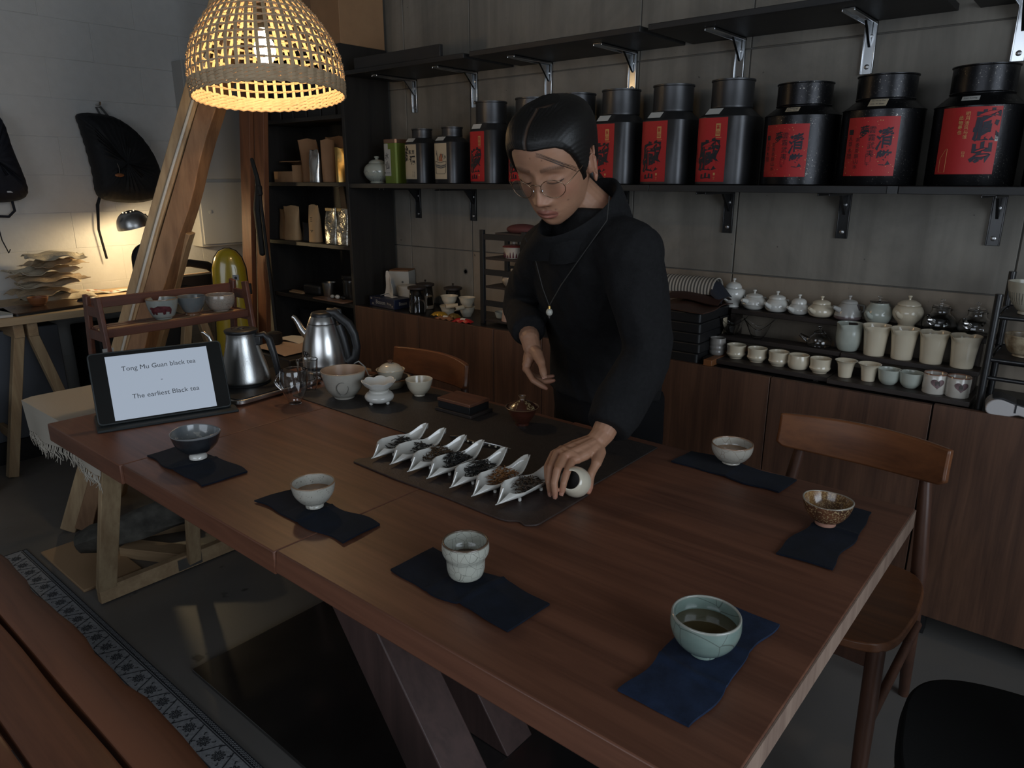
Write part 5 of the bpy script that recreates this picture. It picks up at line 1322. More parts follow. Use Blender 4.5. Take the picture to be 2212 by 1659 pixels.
for zz, w in ((0.130, 0.016), (0.122, 0.008), (0.112, 0.014), (0.062, 0.018), (0.055, 0.010)): m.box(-w / 2, w / 2, -0.0255 + (0.15 - zz) * -0.02, -0.0245 + (0.15 - zz) * -0.02, zz, zz + 0.004)
m.build('black_stamp', M['ink'], k_)
pouch_bag('dark_pouch', 'dark plum pouch squeezed beside the clear zip bags', -3.355, 2.46, SHZ[3], 0.07, 0.17, 0.05, plain('plum_pouch', (0.045, 0.012, 0.022), 0.5), 0.3)
pouch_bag('black_pouch', 'crumpled black pouch lying between the pale kraft pouches', -3.545, 2.44, SHZ[3], 0.09, 0.10, 0.07, M['plastic'], 0.4)
GC = 'clear zip bags with yellow seals'
clr = NT('clear_zip_bag'); clr.base((0.50, 0.50, 0.47)); clr.set(Roughness=0.16, Metallic=0.55, Specular_IOR_Level=0.8)
clr.base(clr.ramp(clr.noise(clr.coords(), 22, 5, 0.7, 1.5), [(0.35, (0.05, 0.05, 0.05)), (0.5, (0.34, 0.31, 0.24)), (0.66, (0.70, 0.69, 0.65))])); clr.bump(clr.noise(clr.coords(), 30, 4), 0.9, 0.006)
pouch_bag('zip_bag', 'clear zip bag with a yellow seal, left of the pair on the lower shelf', -3.275, 2.395, SHZ[3], 0.10, 0.185, 0.05, clr.m, 0.0, plain('yellow_seal', (0.42, 0.26, 0.07), 0.5), GC)
pouch_bag('zip_bag', 'clear zip bag with a yellow seal, against the bookcase side', -3.165, 2.390, SHZ[3], 0.10, 0.185, 0.05, clr.m, 0.0, D.materials['yellow_seal'], GC)
t = thing('wooden_paddle', 'pale wooden slat leaning in the bookcase behind the clear zip bags', 'slat', (-3.36, 2.53, SHZ[3] + 0.001)); MB().bar((0.05, 0, 0.004), (-0.06, 0.05, 0.295), 0.045, 0.006, (0, 1, 0)).build('slat_body', M['tan'], t, bevel=0.001)
Z2 = SHZ[2]
t = thing('dark_glass_jar', 'dark lidded jar on the low bookcase shelf at right', 'jar', (-3.22, 2.46, Z2)); MB().lathe(smooth_prof([(0.045, 0.0), (0.050, 0.006), (0.050, 0.095), (0.047, 0.105), (0.048, 0.110)]), 32).build('body', plain('smoked_glass', (0.03, 0.03, 0.03), 0.12), t, smooth=50); MB().lathe([(0.051, 0.111), (0.053, 0.114), (0.053, 0.130), (0.048, 0.134)], 32).build('lid', M['plastic'], t)
t = thing('steel_cup', 'shiny steel cup beside the dark lidded jar', 'cup', (-3.36, 2.41, Z2)); MB().lathe(cup_prof([(0.030, 0.0), (0.032, 0.004), (0.040, 0.085)], 0.0015, 0.0), 32).build('body', M['steel'], t, smooth=50)
t = thing('black_pouch_case', 'soft black case lying left of the steel cup', 'case', (-3.51, 2.44, Z2 + 0.001)); MB().prism(rounded([(-0.08, -0.05), (0.08, -0.05), (0.08, 0.05), (-0.08, 0.05)], 0.02), 0.0, 0.06).build('body', M['plastic'], t, bevel=0.018, bseg=4)
t = thing('wood_tray', 'thin wooden serving board jutting over the low bookcase shelf', 'board', (-3.26, 2.375, Z2)); MB().prism(rounded([(-0.14, -0.06), (0.14, -0.06), (0.14, 0.02), (-0.14, 0.02)], 0.02), 0.0, 0.008).build('board_body', plain('brown_board', (0.20, 0.11, 0.07), 0.5), t, bevel=0.002)
t = thing('wood_strips', 'pale bamboo strips on the low bookcase shelf', 'strips', (-3.655, 2.40, Z2)); B('strip', M['tan'], t, -0.06, 0.07, -0.02, 0.0, 0, 0.008, 0.001); B('strip', M['tan'], t, -0.07, 0.05, 0.004, 0.022, 0, 0.010, 0.001)
t = thing('tea_needle_set', 'small white and black fittings in front of the dark jar', 'fittings', (-3.235, 2.370, Z2 + 0.0085)); MB().ell((0.0, 0, 0.012), (0.016, 0.013, 0.012), 14, 8).build('white_knob', M['white_porc'], t); MB().ell((-0.045, 0.0, 0.010), (0.014, 0.012, 0.010), 14, 8).build('grey_knob', M['sticker'], t); MB().ell((0.042, 0.008, 0.010), (0.020, 0.014, 0.010), 14, 8).build('black_knob', M['plastic'], t)
# dark boxes and files on the upper bookcase shelf, tote bags below
for k, (x, w, h) in enumerate(((-3.72, 0.10, 0.22), (-3.60, 0.10, 0.24), (-3.485, 0.11, 0.22), (-3.36, 0.11, 0.24), (-3.235, 0.11, 0.23), (-3.12, 0.08, 0.22))):
    lbs = ['leftmost', 'second from left', 'third from left', 'fourth from left', 'fifth from left', 'rightmost']
    tag(B('dark_file_box', plain('dark_file_%d' % k, (0.018, 0.018, 0.019), 0.6), None, x - w / 2, x + w / 2, 2.39, 2.60, SHZ[5] + 0.0005, SHZ[5] + h, 0.003), 'dark upright file box on the top bookcase shelf, ' + lbs[k], 'file box', 'dark file boxes in the bookcase')
t = thing('carton', 'big plain brown cardboard carton on top of the bookcase', 'carton', (-3.29, 2.47, 2.0305))
B('carton_body', M['card'], t, -0.25, 0.25, -0.125, 0.15, 0, 0.34, 0.003)
MB().box(-0.03, 0.03, -0.1262, -0.1255, 0.12, 0.34).build('tape', plain('brown_tape', (0.24, 0.135, 0.07), 0.4), t)
MB().tube([(0.10 + 0.012 * cos(k), -0.1262, 0.06 + 0.012 * sin(k)) for k in np.linspace(0, 6.28, 12)], 0.0012, 4).build('printed_ring', M['ink'], t)
pouch_bag('dark_bag', 'dark soft bag in the lower bookcase behind the electric kettle', -3.55, 2.45, SHZ[1], 0.30, 0.24, 0.14, M['bag'], 0.1, cat='bag')
pouch_bag('dark_bag', 'dark soft bag in the lower bookcase at the right', -3.24, 2.45, SHZ[1], 0.24, 0.20, 0.14, M['rubber'], -0.1, cat='bag')

# ================================================================= TEA TINS ON THE LOWER SHELF
SZ = 1.3825
def sq(a, n=40, p=4.5):
    out = []
    for k in range(n):
        t_ = 2 * pi * (k + 0.5) / n; c_, s_ = cos(t_), sin(t_)
        r_ = (abs(c_) ** p + abs(s_) ** p) ** (-1 / p)
        out.append((a * r_ * c_, a * r_ * s_))
    return out
def tin_square(name, label, x, y, a, hb, hs, rl, hl, group, rz=0.0, mat='tin'):
    t = thing(name, label, 'tin', (x, y, SZ), rz, group)
    m = MB(); base = sq(a)
    rings = [[(px_ * k, py_ * k, z) for px_, py_ in base] for k, z in ((0.97, 0.0), (1.0, 0.003), (1.0, hb), (0.985, hb + 0.002))]
    nk = [(rl * 0.96 * cos(2 * pi * (k + 0.5) / 40), rl * 0.96 * sin(2 * pi * (k + 0.5) / 40), hb + hs) for k in range(40)]
    rings.append(nk); rings.append([(p[0], p[1], hb + hs + 0.012) for p in nk])
    m.loft(rings); m.build('body', M[mat], t, smooth=35)
    z0 = hb + hs + 0.001
    MB().lathe([(rl, z0), (rl + 0.0008, z0 + 0.003), (rl, z0 + 0.006), (rl, z0 + hl - 0.007), (rl + 0.003, z0 + hl - 0.005), (rl + 0.003, z0 + hl), (rl - 0.002, z0 + hl), (rl - 0.004, z0 + hl - 0.004)], 40).build('lid', M[mat], t, smooth=35)
    # price sticker lying on the shoulder
    ax = a * 0.99; q0 = Vector((-a * 0.35, -ax + 0.004, hb + 0.004)); q1 = Vector((-a * 0.2, -(rl * 0.96) - 0.002, hb + hs + 0.001))
    def stk(u, w):
        p = q0.lerp(q1, 0.12 + 0.7 * w); return (p.x + (u - 0.5) * 0.050, p.y - 0.0016, p.z + 0.0014)
    MB().grid(stk, 4, 2, 0.0006).build('price_sticker', M['sticker'], t, smooth=0)
    return t
def sq_front(a, x, z, off=0.0012, p=4.5):
    """point on the front face (towards -y) of the rounded square body"""
    xx = max(-a * 0.985, min(a * 0.985, x))
    return (xx, -a * (1 - abs(xx / a) ** p) ** (1 / p) - off, z)
def label_patch(t, a, x0, x1, z0, z1, mat, off=0.0008, name='label', fn=sq_front):
    return MB().grid(lambda u, w: fn(a, x0 + (x1 - x0) * u, z0 + (z1 - z0) * w, off), 16, 1, 0.0004).build(name, mat, t, smooth=60)
def glyph(t, a, txt, cx, cz, w, h, mat, bold=0.03, off=0.0016, fn=sq_front, name='lettering', rough=0.0, seed=0):
    vs, fs = text_mb(txt, 0.1, bold * 0.1)
    if not vs: return None
    x0 = min(p[0] for p in vs); x1 = max(p[0] for p in vs); y0 = min(p[1] for p in vs); y1 = max(p[1] for p in vs)
    out = []
    for x, y, z in vs:
        u = (x - x0) / max(1e-6, x1 - x0) - 0.5; v_ = (y - y0) / max(1e-6, y1 - y0) - 0.5
        if rough:
            u += rough * (0.6 * v_ * v_ - 0.35 * u * v_ + 0.10 * sin(9 * v_ + seed)); v_ += rough * (0.45 * u + 0.12 * sin(11 * u + seed))
        out.append(fn(a, cx + u * w, cz + v_ * h, off))
    return MB().add(out, fs).build(name, mat, t, smooth=0)
def column(t, a, txt, cx, ztop, size, mat, bold=0.0, fn=sq_front, pitch=1.15, name='lettering'):
    for k, ch in enumerate(txt):
        glyph(t, a, ch, cx, ztop - size * (k * pitch + 0.5), size, size, mat, bold, fn=fn, name=name)
GT = 'tea tins on the lower wall shelf'
tl_ = [('first red-labelled tall tin, left of the man', -2.215, 0.078, 0.068), ('second red-labelled tall tin, mostly hidden behind the man\'s head', -1.985, 0.082, 0.070), ('third tall tin, only its lid showing above the man\'s hair', -1.755, 0.084, 0.071),
       ('red-labelled tall tin directly right of the man\'s ear', -1.553, 0.088, 0.0715), ('middle one of the three red-labelled tins right of the man', -1.333, 0.089, 0.0715), ('red-labelled tall tin beside the first broad worn tin', -1.108, 0.092, 0.070)]
for i, (lb, x, a, rl) in enumerate(tl_):
    t = tin_square('tea_tin', 'black ' + lb, x, 2.50, a, 0.222, 0.030, rl, 0.090, GT)
    x0, x1 = -a * 0.96, a * 0.34
    label_patch(t, a, x0, x1, 0.010, 0.219, M['red'])
    w = x1 - x0
    glyph(t, a, '藏', x0 + w * 0.50, 0.098, w * 0.66, 0.105, M['ink'], 0.055, rough=0.22, seed=i)
    glyph(t, a, '山', x0 + w * 0.42, 0.030, w * 0.30, 0.020, M['ink'], 0.05, rough=0.3, seed=i)
    label_patch(t, a, x0 + w * 0.66, x0 + w * 0.80, 0.160, 0.200, M['gold'], 0.0014, 'gold_seal')
    glyph(t, a, '茶', x0 + w * 0.73, 0.188, w * 0.10, 0.014, M['red'], 0.02, 0.0022); glyph(t, a, '山', x0 + w * 0.73, 0.171, w * 0.10, 0.014, M['red'], 0.02, 0.0022)
    label_patch(t, a, x0 + w * 0.66, x0 + w * 0.84, 0.154, 0.1555, M['gold'], 0.0014, 'gold_rule')
    column(t, a, '一二三', x0 + w * 0.70, 0.040, 0.007, M['gold'])
    column(t, a, '岩茶正山', x0 + w * 0.10, 0.120, 0.010, plain('dark_red_print_%d' % i, (0.16, 0.008, 0.010), 0.6))
# large round worn tins
def cyl_f(a, x, z, off=0.001):
    an_ = -pi / 2 + x / a; return ((a + off) * cos(an_), (a + off) * sin(an_), z)
def tin_round(label, x, a, hb, hs, rl, hl, rz):
    t = thing('tea_tin', label, 'tin', (x, 2.505, SZ), rz, GT)
    MB().lathe([(a * 0.985, 0.0), (a, 0.003), (a, hb), (a + 0.002, hb + 0.002), (a * 0.99, hb + 0.004), (rl * 0.97, hb + hs), (rl * 0.97, hb + hs + 0.012)], 64).build('body', M['tin_old'], t, smooth=30)
    z0 = hb + hs + 0.001
    MB().lathe([(rl, z0), (rl + 0.0015, z0 + 0.002), (rl, z0 + 0.004), (rl, z0 + hl - 0.005), (rl + 0.003, z0 + hl - 0.003), (rl + 0.003, z0 + hl), (rl - 0.003, z0 + hl), (rl - 0.005, z0 + hl - 0.004)], 64).build('lid', M['tin_old'], t, smooth=30)
    return t
def stick(t, a, rl, hb, hs, w=0.050, u0=0.25, u1=0.75, words=('Da Hong Pao', 'Wu Yi Shan'), xo=0.0):
    def f(x, w_, off):
        k = u0 + (u1 - u0) * w_; r_ = a * 0.99 + (rl * 0.97 - a * 0.99) * k + off; an_ = -pi / 2 + (xo + x) / r_
        return (r_ * cos(an_), r_ * sin(an_), hb + 0.004 + (hs - 0.004) * k + off)
    MB().grid(lambda u, w_: f((u - 0.5) * w, w_, 0.0012), 8, 2, 0.0004).build('price_sticker', M['cream'] if len(words) > 1 else M['sticker'], t, smooth=60)
    for j, wd in enumerate(words):
        vs, fs = text_mb(wd, 0.01); xm = max(p[0] for p in vs); sc_ = w * 0.38 / xm
        MB().add([f(x * sc_, 0.5 + (0.24 - 0.48 * j if len(words) > 1 else 0) + y * sc_ / (hs * (u1 - u0)) * 0.8, 0.0018) for x, y, z in vs], fs).build('lettering', M['print'], t, smooth=0)
def qing(t, a, x0, x1, z0, z1):
    label_patch(t, a, x0, x1, z0, z1, M['red'], fn=cyl_f)
    w, h = x1 - x0, z1 - z0; iN = plain_navy
    glyph(t, a, '清', x0 + w * 0.76, z0 + h * 0.64, w * 0.30, h * 0.36, iN, 0.02, fn=cyl_f, rough=0.35, seed=2)
    glyph(t, a, '歡', x0 + w * 0.78, z0 + h * 0.31, w * 0.28, h * 0.26, iN, 0.03, fn=cyl_f, rough=0.25, seed=4)
    glyph(t, a, '夢', x0 + w * 0.38, z0 + h * 0.76, w * 0.17, h * 0.20, M['ink'], 0.01, fn=cyl_f, rough=0.3, seed=1)
    column(t, a, '雲霧武夷', x0 + w * 0.53, z0 + h * 0.84, h * 0.115, M['ink'], 0.0, cyl_f)
    column(t, a, '茶香茶韻山水', x0 + w * 0.27, z0 + h * 0.66, h * 0.080, M['ink'], 0.0, cyl_f)
    column(t, a, '一人草木間', x0 + w * 0.10, z0 + h * 0.80, h * 0.090, M['ink'], 0.0, cyl_f)
    column(t, a, '午', x0 + w * 0.50, z0 + h * 0.24, h * 0.07, M['ink'], 0.0, cyl_f)
    for xk in (0.46, 0.55):
        label_patch(t, a, x0 + w * xk, x0 + w * xk + 0.0008, z0 + h * 0.24, z0 + h * 0.38, M['ink'], 0.0014, 'fine_rule', cyl_f)
    r = random.Random(int(a * 1e5) + int(x0 * 1e5)); m = MB()
    for k in range(46):
        u, v_ = r.random(), r.random(); s = r.uniform(0.0008, 0.0018)
        p = [cyl_f(a, x0 + w * u + dx * s, z0 + h * v_ + dz * s, 0.0014) for dx, dz in ((-1, -.4), (1, -.6), (.6, .6), (-.7, .5))]; m.add(p, [(0, 1, 2, 3)])
    m.build('gold_flecks', M['gold'], t, smooth=0)['kind'] = 'stuff'
plain_navy = plain('navy_ink', (0.012, 0.010, 0.022), 0.6)
t = tin_round('broad worn black tin with red label, first of the three large round tins', -0.865, 0.116, 0.212, 0.030, 0.084, 0.070, 0.0)
qing(t, 0.116, -0.085, 0.062, 0.026, 0.186); stick(t, 0.116, 0.084, 0.212, 0.030, 0.042, words=('Oolong', 'Rou Gui'))
t = tin_round('broad worn tin with red label and cream sticker, second of the three large tins', -0.622, 0.114, 0.216, 0.030, 0.082, 0.070, 0.0)
qing(t, 0.114, -0.075, 0.075, 0.028, 0.195); stick(t, 0.114, 0.082, 0.216, 0.030, 0.050, 0.15, 0.95, xo=0.004)
t = tin_round('largest shiny worn tin at the right with two big dark characters on red', -0.372, 0.112, 0.212, 0.034, 0.080, 0.074, 0.0)
a_ = 0.112; label_patch(t, a_, -0.078, 0.072, 0.032, 0.208, M['red'], fn=cyl_f)
glyph(t, a_, '藏', 0.040, 0.160, 0.062, 0.084, plain_navy, 0.04, fn=cyl_f, rough=0.15)
glyph(t, a_, '岁', 0.034, 0.078, 0.052, 0.078, plain_navy, 0.04, fn=cyl_f, rough=0.15)
column(t, a_, '明月清风与谁', -0.008, 0.196, 0.0105, M['gold'], fn=cyl_f); column(t, a_, '此物最也', -0.023, 0.186, 0.011, M['gold'], 0.02, fn=cyl_f)
label_patch(t, a_, 0.0635, 0.0715, 0.118, 0.140, M['sticker'], 0.0014, 'side_seal', cyl_f); glyph(t, a_, '印', 0.0675, 0.129, 0.006, 0.016, M['ink'], 0.0, 0.002, fn=cyl_f)
column(t, a_, '日月', -0.006, 0.092, 0.007, M['gold'], fn=cyl_f)
for p, q in (((-0.066, 0.038), (-0.066, 0.074)), ((-0.066, 0.074), (-0.052, 0.100)), ((-0.052, 0.100), (-0.048, 0.100)), ((-0.048, 0.100), (-0.048, 0.038)), ((-0.048, 0.038), (-0.066, 0.038))):
    m = MB(); pts = [cyl_f(a_, p[0] + (q[0] - p[0]) * k / 6, p[1] + (q[1] - p[1]) * k / 6, 0.0012) for k in range(7)]; m.tube(pts, 0.0004, 4); m.build('gold_outline', M['gold'], t)
stick(t, a_, 0.080, 0.212, 0.034, 0.044, 0.3, 0.68, words=('Lao Cong',), xo=-0.012)
t = thing('tea_tin', 'edge of a further black tin cut off by the right border', 'tin', (-0.132, 2.505, SZ), 0, GT)
MB().lathe([(0.108, 0.0), (0.11, 0.003), (0.11, 0.212), (0.078, 0.244), (0.078, 0.256)], 48).build('body', M['tin_old'], t, smooth=30); MB().lathe([(0.08, 0.245), (0.08, 0.315), (0.083, 0.317), (0.083, 0.319), (0.076, 0.316)], 48).build('lid', M['tin_old'], t, smooth=30)
# three small tins and the lidded jar at the left
for nm, lb, x, a in (('tea_tin', 'squat black tin with a cream label of brushed characters', -2.628, 0.068), ('tea_tin', 'squat black tin with a cream label showing a painted basket', -2.428, 0.068)):
    t = tin_square(nm, lb, x, 2.47, a, 0.180, 0.026, 0.047, 0.040, GT)
    x0, x1 = -a * 0.96, a * 0.42; label_patch(t, a, x0, x1, 0.020, 0.176, M['cream']); w = x1 - x0
    if x < -2.5:
        glyph(t, a, '茶', x0 + w * 0.24, 0.128, w * 0.42, 0.075, M['ink'], 0.05, rough=0.4); column(t, a, '', 0, 0, 0.02, M['ink'])
        glyph(t, a, '东', x0 + w * 0.54, 0.142, w * 0.20, 0.020, M['ink'], 0.03); glyph(t, a, '方', x0 + w * 0.78, 0.142, w * 0.20, 0.020, M['ink'], 0.03)
        glyph(t, a, '语', x0 + w * 0.72, 0.106, w * 0.42, 0.040, M['ink'], 0.05, rough=0.1)
        column(t, a, '山下出泉', x0 + w * 0.84, 0.055, 0.006, M['print']); column(t, a, '石上清流', x0 + w * 0.72, 0.055, 0.006, M['print'])
    else:
        def pt(u, v_): return sq_front(a, x0 + w * u, 0.020 + 0.156 * v_, 0.0016)
        def stroke(pts, r_, mat, nm_='ink_stroke'):
            m = MB(); q = []
            for i in range(len(pts) - 1):
                for k in range(4): q.append(pt(pts[i][0] + (pts[i + 1][0] - pts[i][0]) * k / 4, pts[i][1] + (pts[i + 1][1] - pts[i][1]) * k / 4))
            q.append(pt(*pts[-1])); m.tube(q, r_, 5); m.build(nm_, mat, t)
        stroke([(0.22, 0.50), (0.55, 0.46), (0.97, 0.50)], 0.0011, M['ink']); stroke([(0.22, 0.50), (0.26, 0.18), (0.30, 0.15), (0.86, 0.15), (0.92, 0.19), (0.97, 0.50)], 0.0008, M['ink'])
        stroke([(0.24, 0.40), (0.60, 0.36), (0.95, 0.40)], 0.0030, M['print']); stroke([(0.25, 0.35), (0.60, 0.31), (0.94, 0.35)], 0.0025, M['print'])
        stroke([(0.40, 0.52), (0.33, 0.80)], 0.0008, M['ink']); stroke([(0.44, 0.52), (0.30, 0.74)], 0.0008, M['ink']); stroke([(0.82, 0.55), (0.90, 0.66), (0.96, 0.58)], 0.0010, M['ink'])
        for u in (0.52, 0.58, 0.64, 0.70): stroke([(u, 0.50), (u - 0.02 + 0.02 * sin(u * 40), 0.66 + 0.06 * sin(u * 31))], 0.0024, plain('orange_paint', (0.36, 0.10, 0.03), 0.6) if 'orange_paint' not in D.materials else D.materials['orange_paint'])
        for u in (0.56, 0.66, 0.74): stroke([(u, 0.60), (u + 0.03, 0.70)], 0.0014, M['ink'])
        column(t, a, '清茶一盏山中人', x0 + w * 0.08, 0.160, 0.0075, M['print'])
t = thing('tea_tin', 'slim square green tin with a white label and copper lid', 'tin', (-2.812, 2.47, SZ), 0, GT)
a = 0.048; base = sq(a, 40, 7)
MB().loft([[(px_, py_, z) for px_, py_ in base] for z in (0.0, 0.188)]).build('body', M['green'], t, smooth=35)
MB().loft([[(px_ * 1.02, py_ * 1.02, z) for px_, py_ in base] for z in (0.1885, 0.206)]).build('lid', M['copper'], t, smooth=35)
f7 = lambda a_, x, z, off=0.001: sq_front(a_, x, z, off, 7)
label_patch(t, a, -0.046, 0.008, 0.035, 0.160, M['sticker'], fn=f7); label_patch(t, a, -0.044, -0.010, 0.160, 0.186, M['sticker'], 0.001, 'small_label', f7)
glyph(t, a, '水', -0.019, 0.128, 0.028, 0.032, M['ink'], 0.0, fn=f7, rough=0.3); glyph(t, a, '仙', -0.019, 0.085, 0.028, 0.036, M['ink'], 0.0, fn=f7, rough=0.3)
label_patch(t, a, -0.040, -0.032, 0.046, 0.053, M['print'], 0.0016, 'seal', f7); label_patch(t, a, -0.028, 0.002, 0.048, 0.050, M['print'], 0.0016, 'fine_rule', f7)
t = thing('lidded_jar', 'round pale celadon jar with lotus-petal lines beside the green tin', 'jar', (-2.955, 2.46, SZ))
MB().lathe(smooth_prof([(0.036, 0.0), (0.038, 0.004), (0.036, 0.008), (0.058, 0.028), (0.068, 0.055), (0.060, 0.082), (0.040, 0.098)]), 44).build('body', M['celadon'], t, smooth=60)
MB().lathe(smooth_prof([(0.042, 0.0985), (0.040, 0.103), (0.028, 0.112), (0.010, 0.116), (0.009, 0.120), (0.013, 0.125), (0.012, 0.130), (0.003, 0.132)]), 36).build('lid', M['celadon'], t, smooth=60)
jz = [0.0, 0.008, 0.028, 0.055, 0.082, 0.098]; jr = [0.036, 0.036, 0.058, 0.068, 0.060, 0.040]
m = MB()
for k in range(8):
    an0 = k * pi / 4; pts = []
    for s in np.linspace(0, 1, 12):
        z = 0.012 + 0.040 * sin(pi * s) ** 0.6 + 0.008 * (1 - abs(2 * s - 1)); an_ = an0 + (s - 0.5) * pi / 4
        r_ = float(np.interp(z, jz, jr)) + 0.0008; pts.append((r_ * cos(an_), r_ * sin(an_), z))
    m.tube(pts, 0.0009, 4)
m.build('petal_lines', plain('grey_glaze_line', (0.13, 0.14, 0.12), 0.4), t)

# ================================================================= THINGS ON THE WORKTOP, LEFT
WZ = 0.7643
t = thing('tissue_box', 'dark blue patterned tissue box with a white tissue standing up', 'tissue box', (-2.86, 2.425, WZ), radians(-4))
MB().box(-0.105, 0.105, -0.055, 0.055, 0, 0.050).build('carton', plain('navy_carton', (0.012, 0.018, 0.050), 0.4), t, bevel=0.002)
vs, fs = text_mb('Blossom', 0.03)
MB().add([(x * 0.8 - 0.01, -0.0558, z_ + 0.026) for x, z_, _ in vs], fs).build('lettering', M['sticker'], t, smooth=0)
MB().add([(0.1058, x * 0.5 + 0.0, z_ * 0.8 + 0.026) for x, z_, _ in vs], fs).build('lettering', M['sticker'], t, smooth=0)
m = MB(); r = random.Random(2)
for k in range(8):
    cx_, cz_ = (-0.092 + 0.006 * k, r.uniform(0.012, 0.042)) if k < 4 else (0.050 + 0.013 * (k - 4), r.uniform(0.008, 0.03))
    for q in range(4):
        an_ = q * 1.57; m.add([(cx_, -0.0556, cz_), (cx_ + 0.006 * cos(an_), -0.0556, cz_ + 0.006 * sin(an_)), (cx_ + 0.005 * cos(an_ + .6), -0.0556, cz_ + 0.005 * sin(an_ + .6))], [(0, 1, 2)])
m.build('printed_blossom', M['cream_porc'], t, smooth=0)
MB().grid(lambda u, w: (-0.045 + 0.09 * u + 0.008 * sin(5 * w), -0.012 + 0.018 * sin(3.3 * u + 1) * (0.4 + w) + 0.01 * w, 0.048 + (0.105 + 0.014 * sin(6 * u + 1.0)) * w + 0.012 * (1 if u < 0.25 else 0) * w), 16, 14, 0.0012).build('tissue', M['paper'], t, smooth=70)
MB().grid(lambda u, w: (-0.058 + 0.116 * u, -0.02 + 0.035 * w + 0.012 * sin(4 * u), 0.050 + 0.016 * sin(pi * u) * (1 - w) + 0.004), 14, 6, 0.0012).build('tissue', M['paper'], t, smooth=70)
t = thing('white_tea_carton', 'tall white carton with a small print and brown lid behind the tissue box', 'carton', (-2.93, 2.575, WZ), radians(28))
B('carton_body', plain('off_white_carton', (0.46, 0.46, 0.43), 0.6), t, -0.055, 0.055, -0.052, 0.052, 0, 0.168, 0.002)
MB().box(-0.054, 0.054, -0.051, 0.051, 0.1685, 0.174).build('lid', plain('brown_lid', (0.22, 0.10, 0.04), 0.5), t, bevel=0.001)
m = MB(); m.ell((0.02, -0.0525, 0.112), (0.006, 0.0006, 0.006), 10, 6)
for k in range(5): m.box(0.017, 0.024, -0.0528, -0.0522, 0.060 + 0.008 * k, 0.0645 + 0.008 * k)
m.build('small_print', M['print'], t)
t = thing('white_canister', 'matte white cylinder canister between the tissue and the white carton', 'canister', (-2.845, 2.535, WZ)); MB().lathe(smooth_prof([(0.046, 0), (0.050, 0.006), (0.052, 0.08), (0.048, 0.098), (0.02, 0.104), (0.001, 0.105)]), 36).build('body', plain('matte_white', (0.50, 0.50, 0.48), 0.7), t, smooth=50)
for k, (x, y, h, lb) in enumerate(((-2.622, 2.395, 0.128, 'front one, holding dark leaves'), (-2.672, 2.500, 0.128, 'back one with tan label'), (-2.500, 2.525, 0.122, 'right one standing apart'))):
    t = thing('glass_canister', 'clear glass canister with black knobbed lid, ' + lb, 'canister', (x, y, WZ), 0, 'glass canisters on the worktop')
    MB().lathe(cup_prof([(0.040, 0.0), (0.043, 0.003), (0.040, 0.05), (0.035, h - 0.012)], 0.002, 0.0), 36).build('glass_body', M['glass'], t, smooth=50)
    MB().lathe([(0.044, h - 0.0115), (0.046, h - 0.009), (0.046, h), (0.035, h + 0.003), (0.001, h + 0.004)], 36).build('lid', M['dark_board'], t, smooth=30)
    MB().lathe([(0.004, h + 0.003), (0.003, h + 0.012), (0.006, h + 0.017), (0.002, h + 0.020)], 12).build('knob', M['dark_board'], t)
    if k != 1: MB().lathe(smooth_prof([(0.030, 0.004), (0.034, 0.006), (0.033, 0.045 if k == 0 else 0.06), (0.02, 0.052 if k == 0 else 0.068), (0.001, 0.053 if k == 0 else 0.070)]), 24).build('tea_fill', plain('dark_leaf_fill_%d' % k, (0.02, 0.018, 0.015), 0.8, 0, 0.8, 120, 0.4), t, smooth=60)
    if k == 1: MB().grid(lambda u, w: ((0.0415 - 0.003 * w) * cos(-0.6 + 0.9 * u), (0.0415 - 0.003 * w) * sin(-0.6 + 0.9 * u), 0.02 + 0.05 * w), 8, 2, 0.0005).build('label', M['kraft2'], t)
G8 = 'white lotus cups stacked on the worktop'
for x, y, z, s, lb in ((-2.455, 2.445, 0, 1.0, 'lower left one of the stack'), (-2.360, 2.475, 0, 0.95, 'lower right one of the stack, beside the rack'), (-2.452, 2.45, 0.048, 1.0, 'upper left one of the stack'), (-2.362, 2.48, 0.046, 0.95, 'upper right one of the stack, beside the rack')):
    t = thing('lotus_cup', 'white lotus-shaped porcelain cup behind the sweets, ' + lb, 'cup', (x, y, WZ + z), 0.3, G8)
    MB().lathe(cup_prof(smooth_prof([(0.022 * s, 0.0), (0.026 * s, 0.008), (0.034 * s, 0.022), (0.038 * s, 0.034), (0.043 * s, 0.046)]), 0.0025, 0.0), 56, fn=petal).build('body', M['cream_porc'], t, smooth=60)
t = thing('dark_tea_picks', 'two dark-ended bamboo tubes lying on the white lotus cups', 'tubes', (-2.385, 2.40, WZ + 0.052)); MB().tube([(-0.03, -0.01, 0), (0.01, 0.03, 0.004)], 0.012, 12).build('tube', M['cream'], t); MB().tube([(0.035, -0.015, -0.002), (0.045, 0.03, 0)], 0.011, 12).build('tube', M['cream'], t)
MB().lathe([(0.008, 0), (0.009, 0.001)], 12).build('tube_mouth', M['rubber'], t, (-0.031, -0.011, 0), (pi / 2, 0, -0.75)); MB().lathe([(0.007, 0), (0.008, 0.001)], 12).build('tube_mouth', M['rubber'], t, (0.0348, -0.016, -0.002), (pi / 2, 0, -0.2))
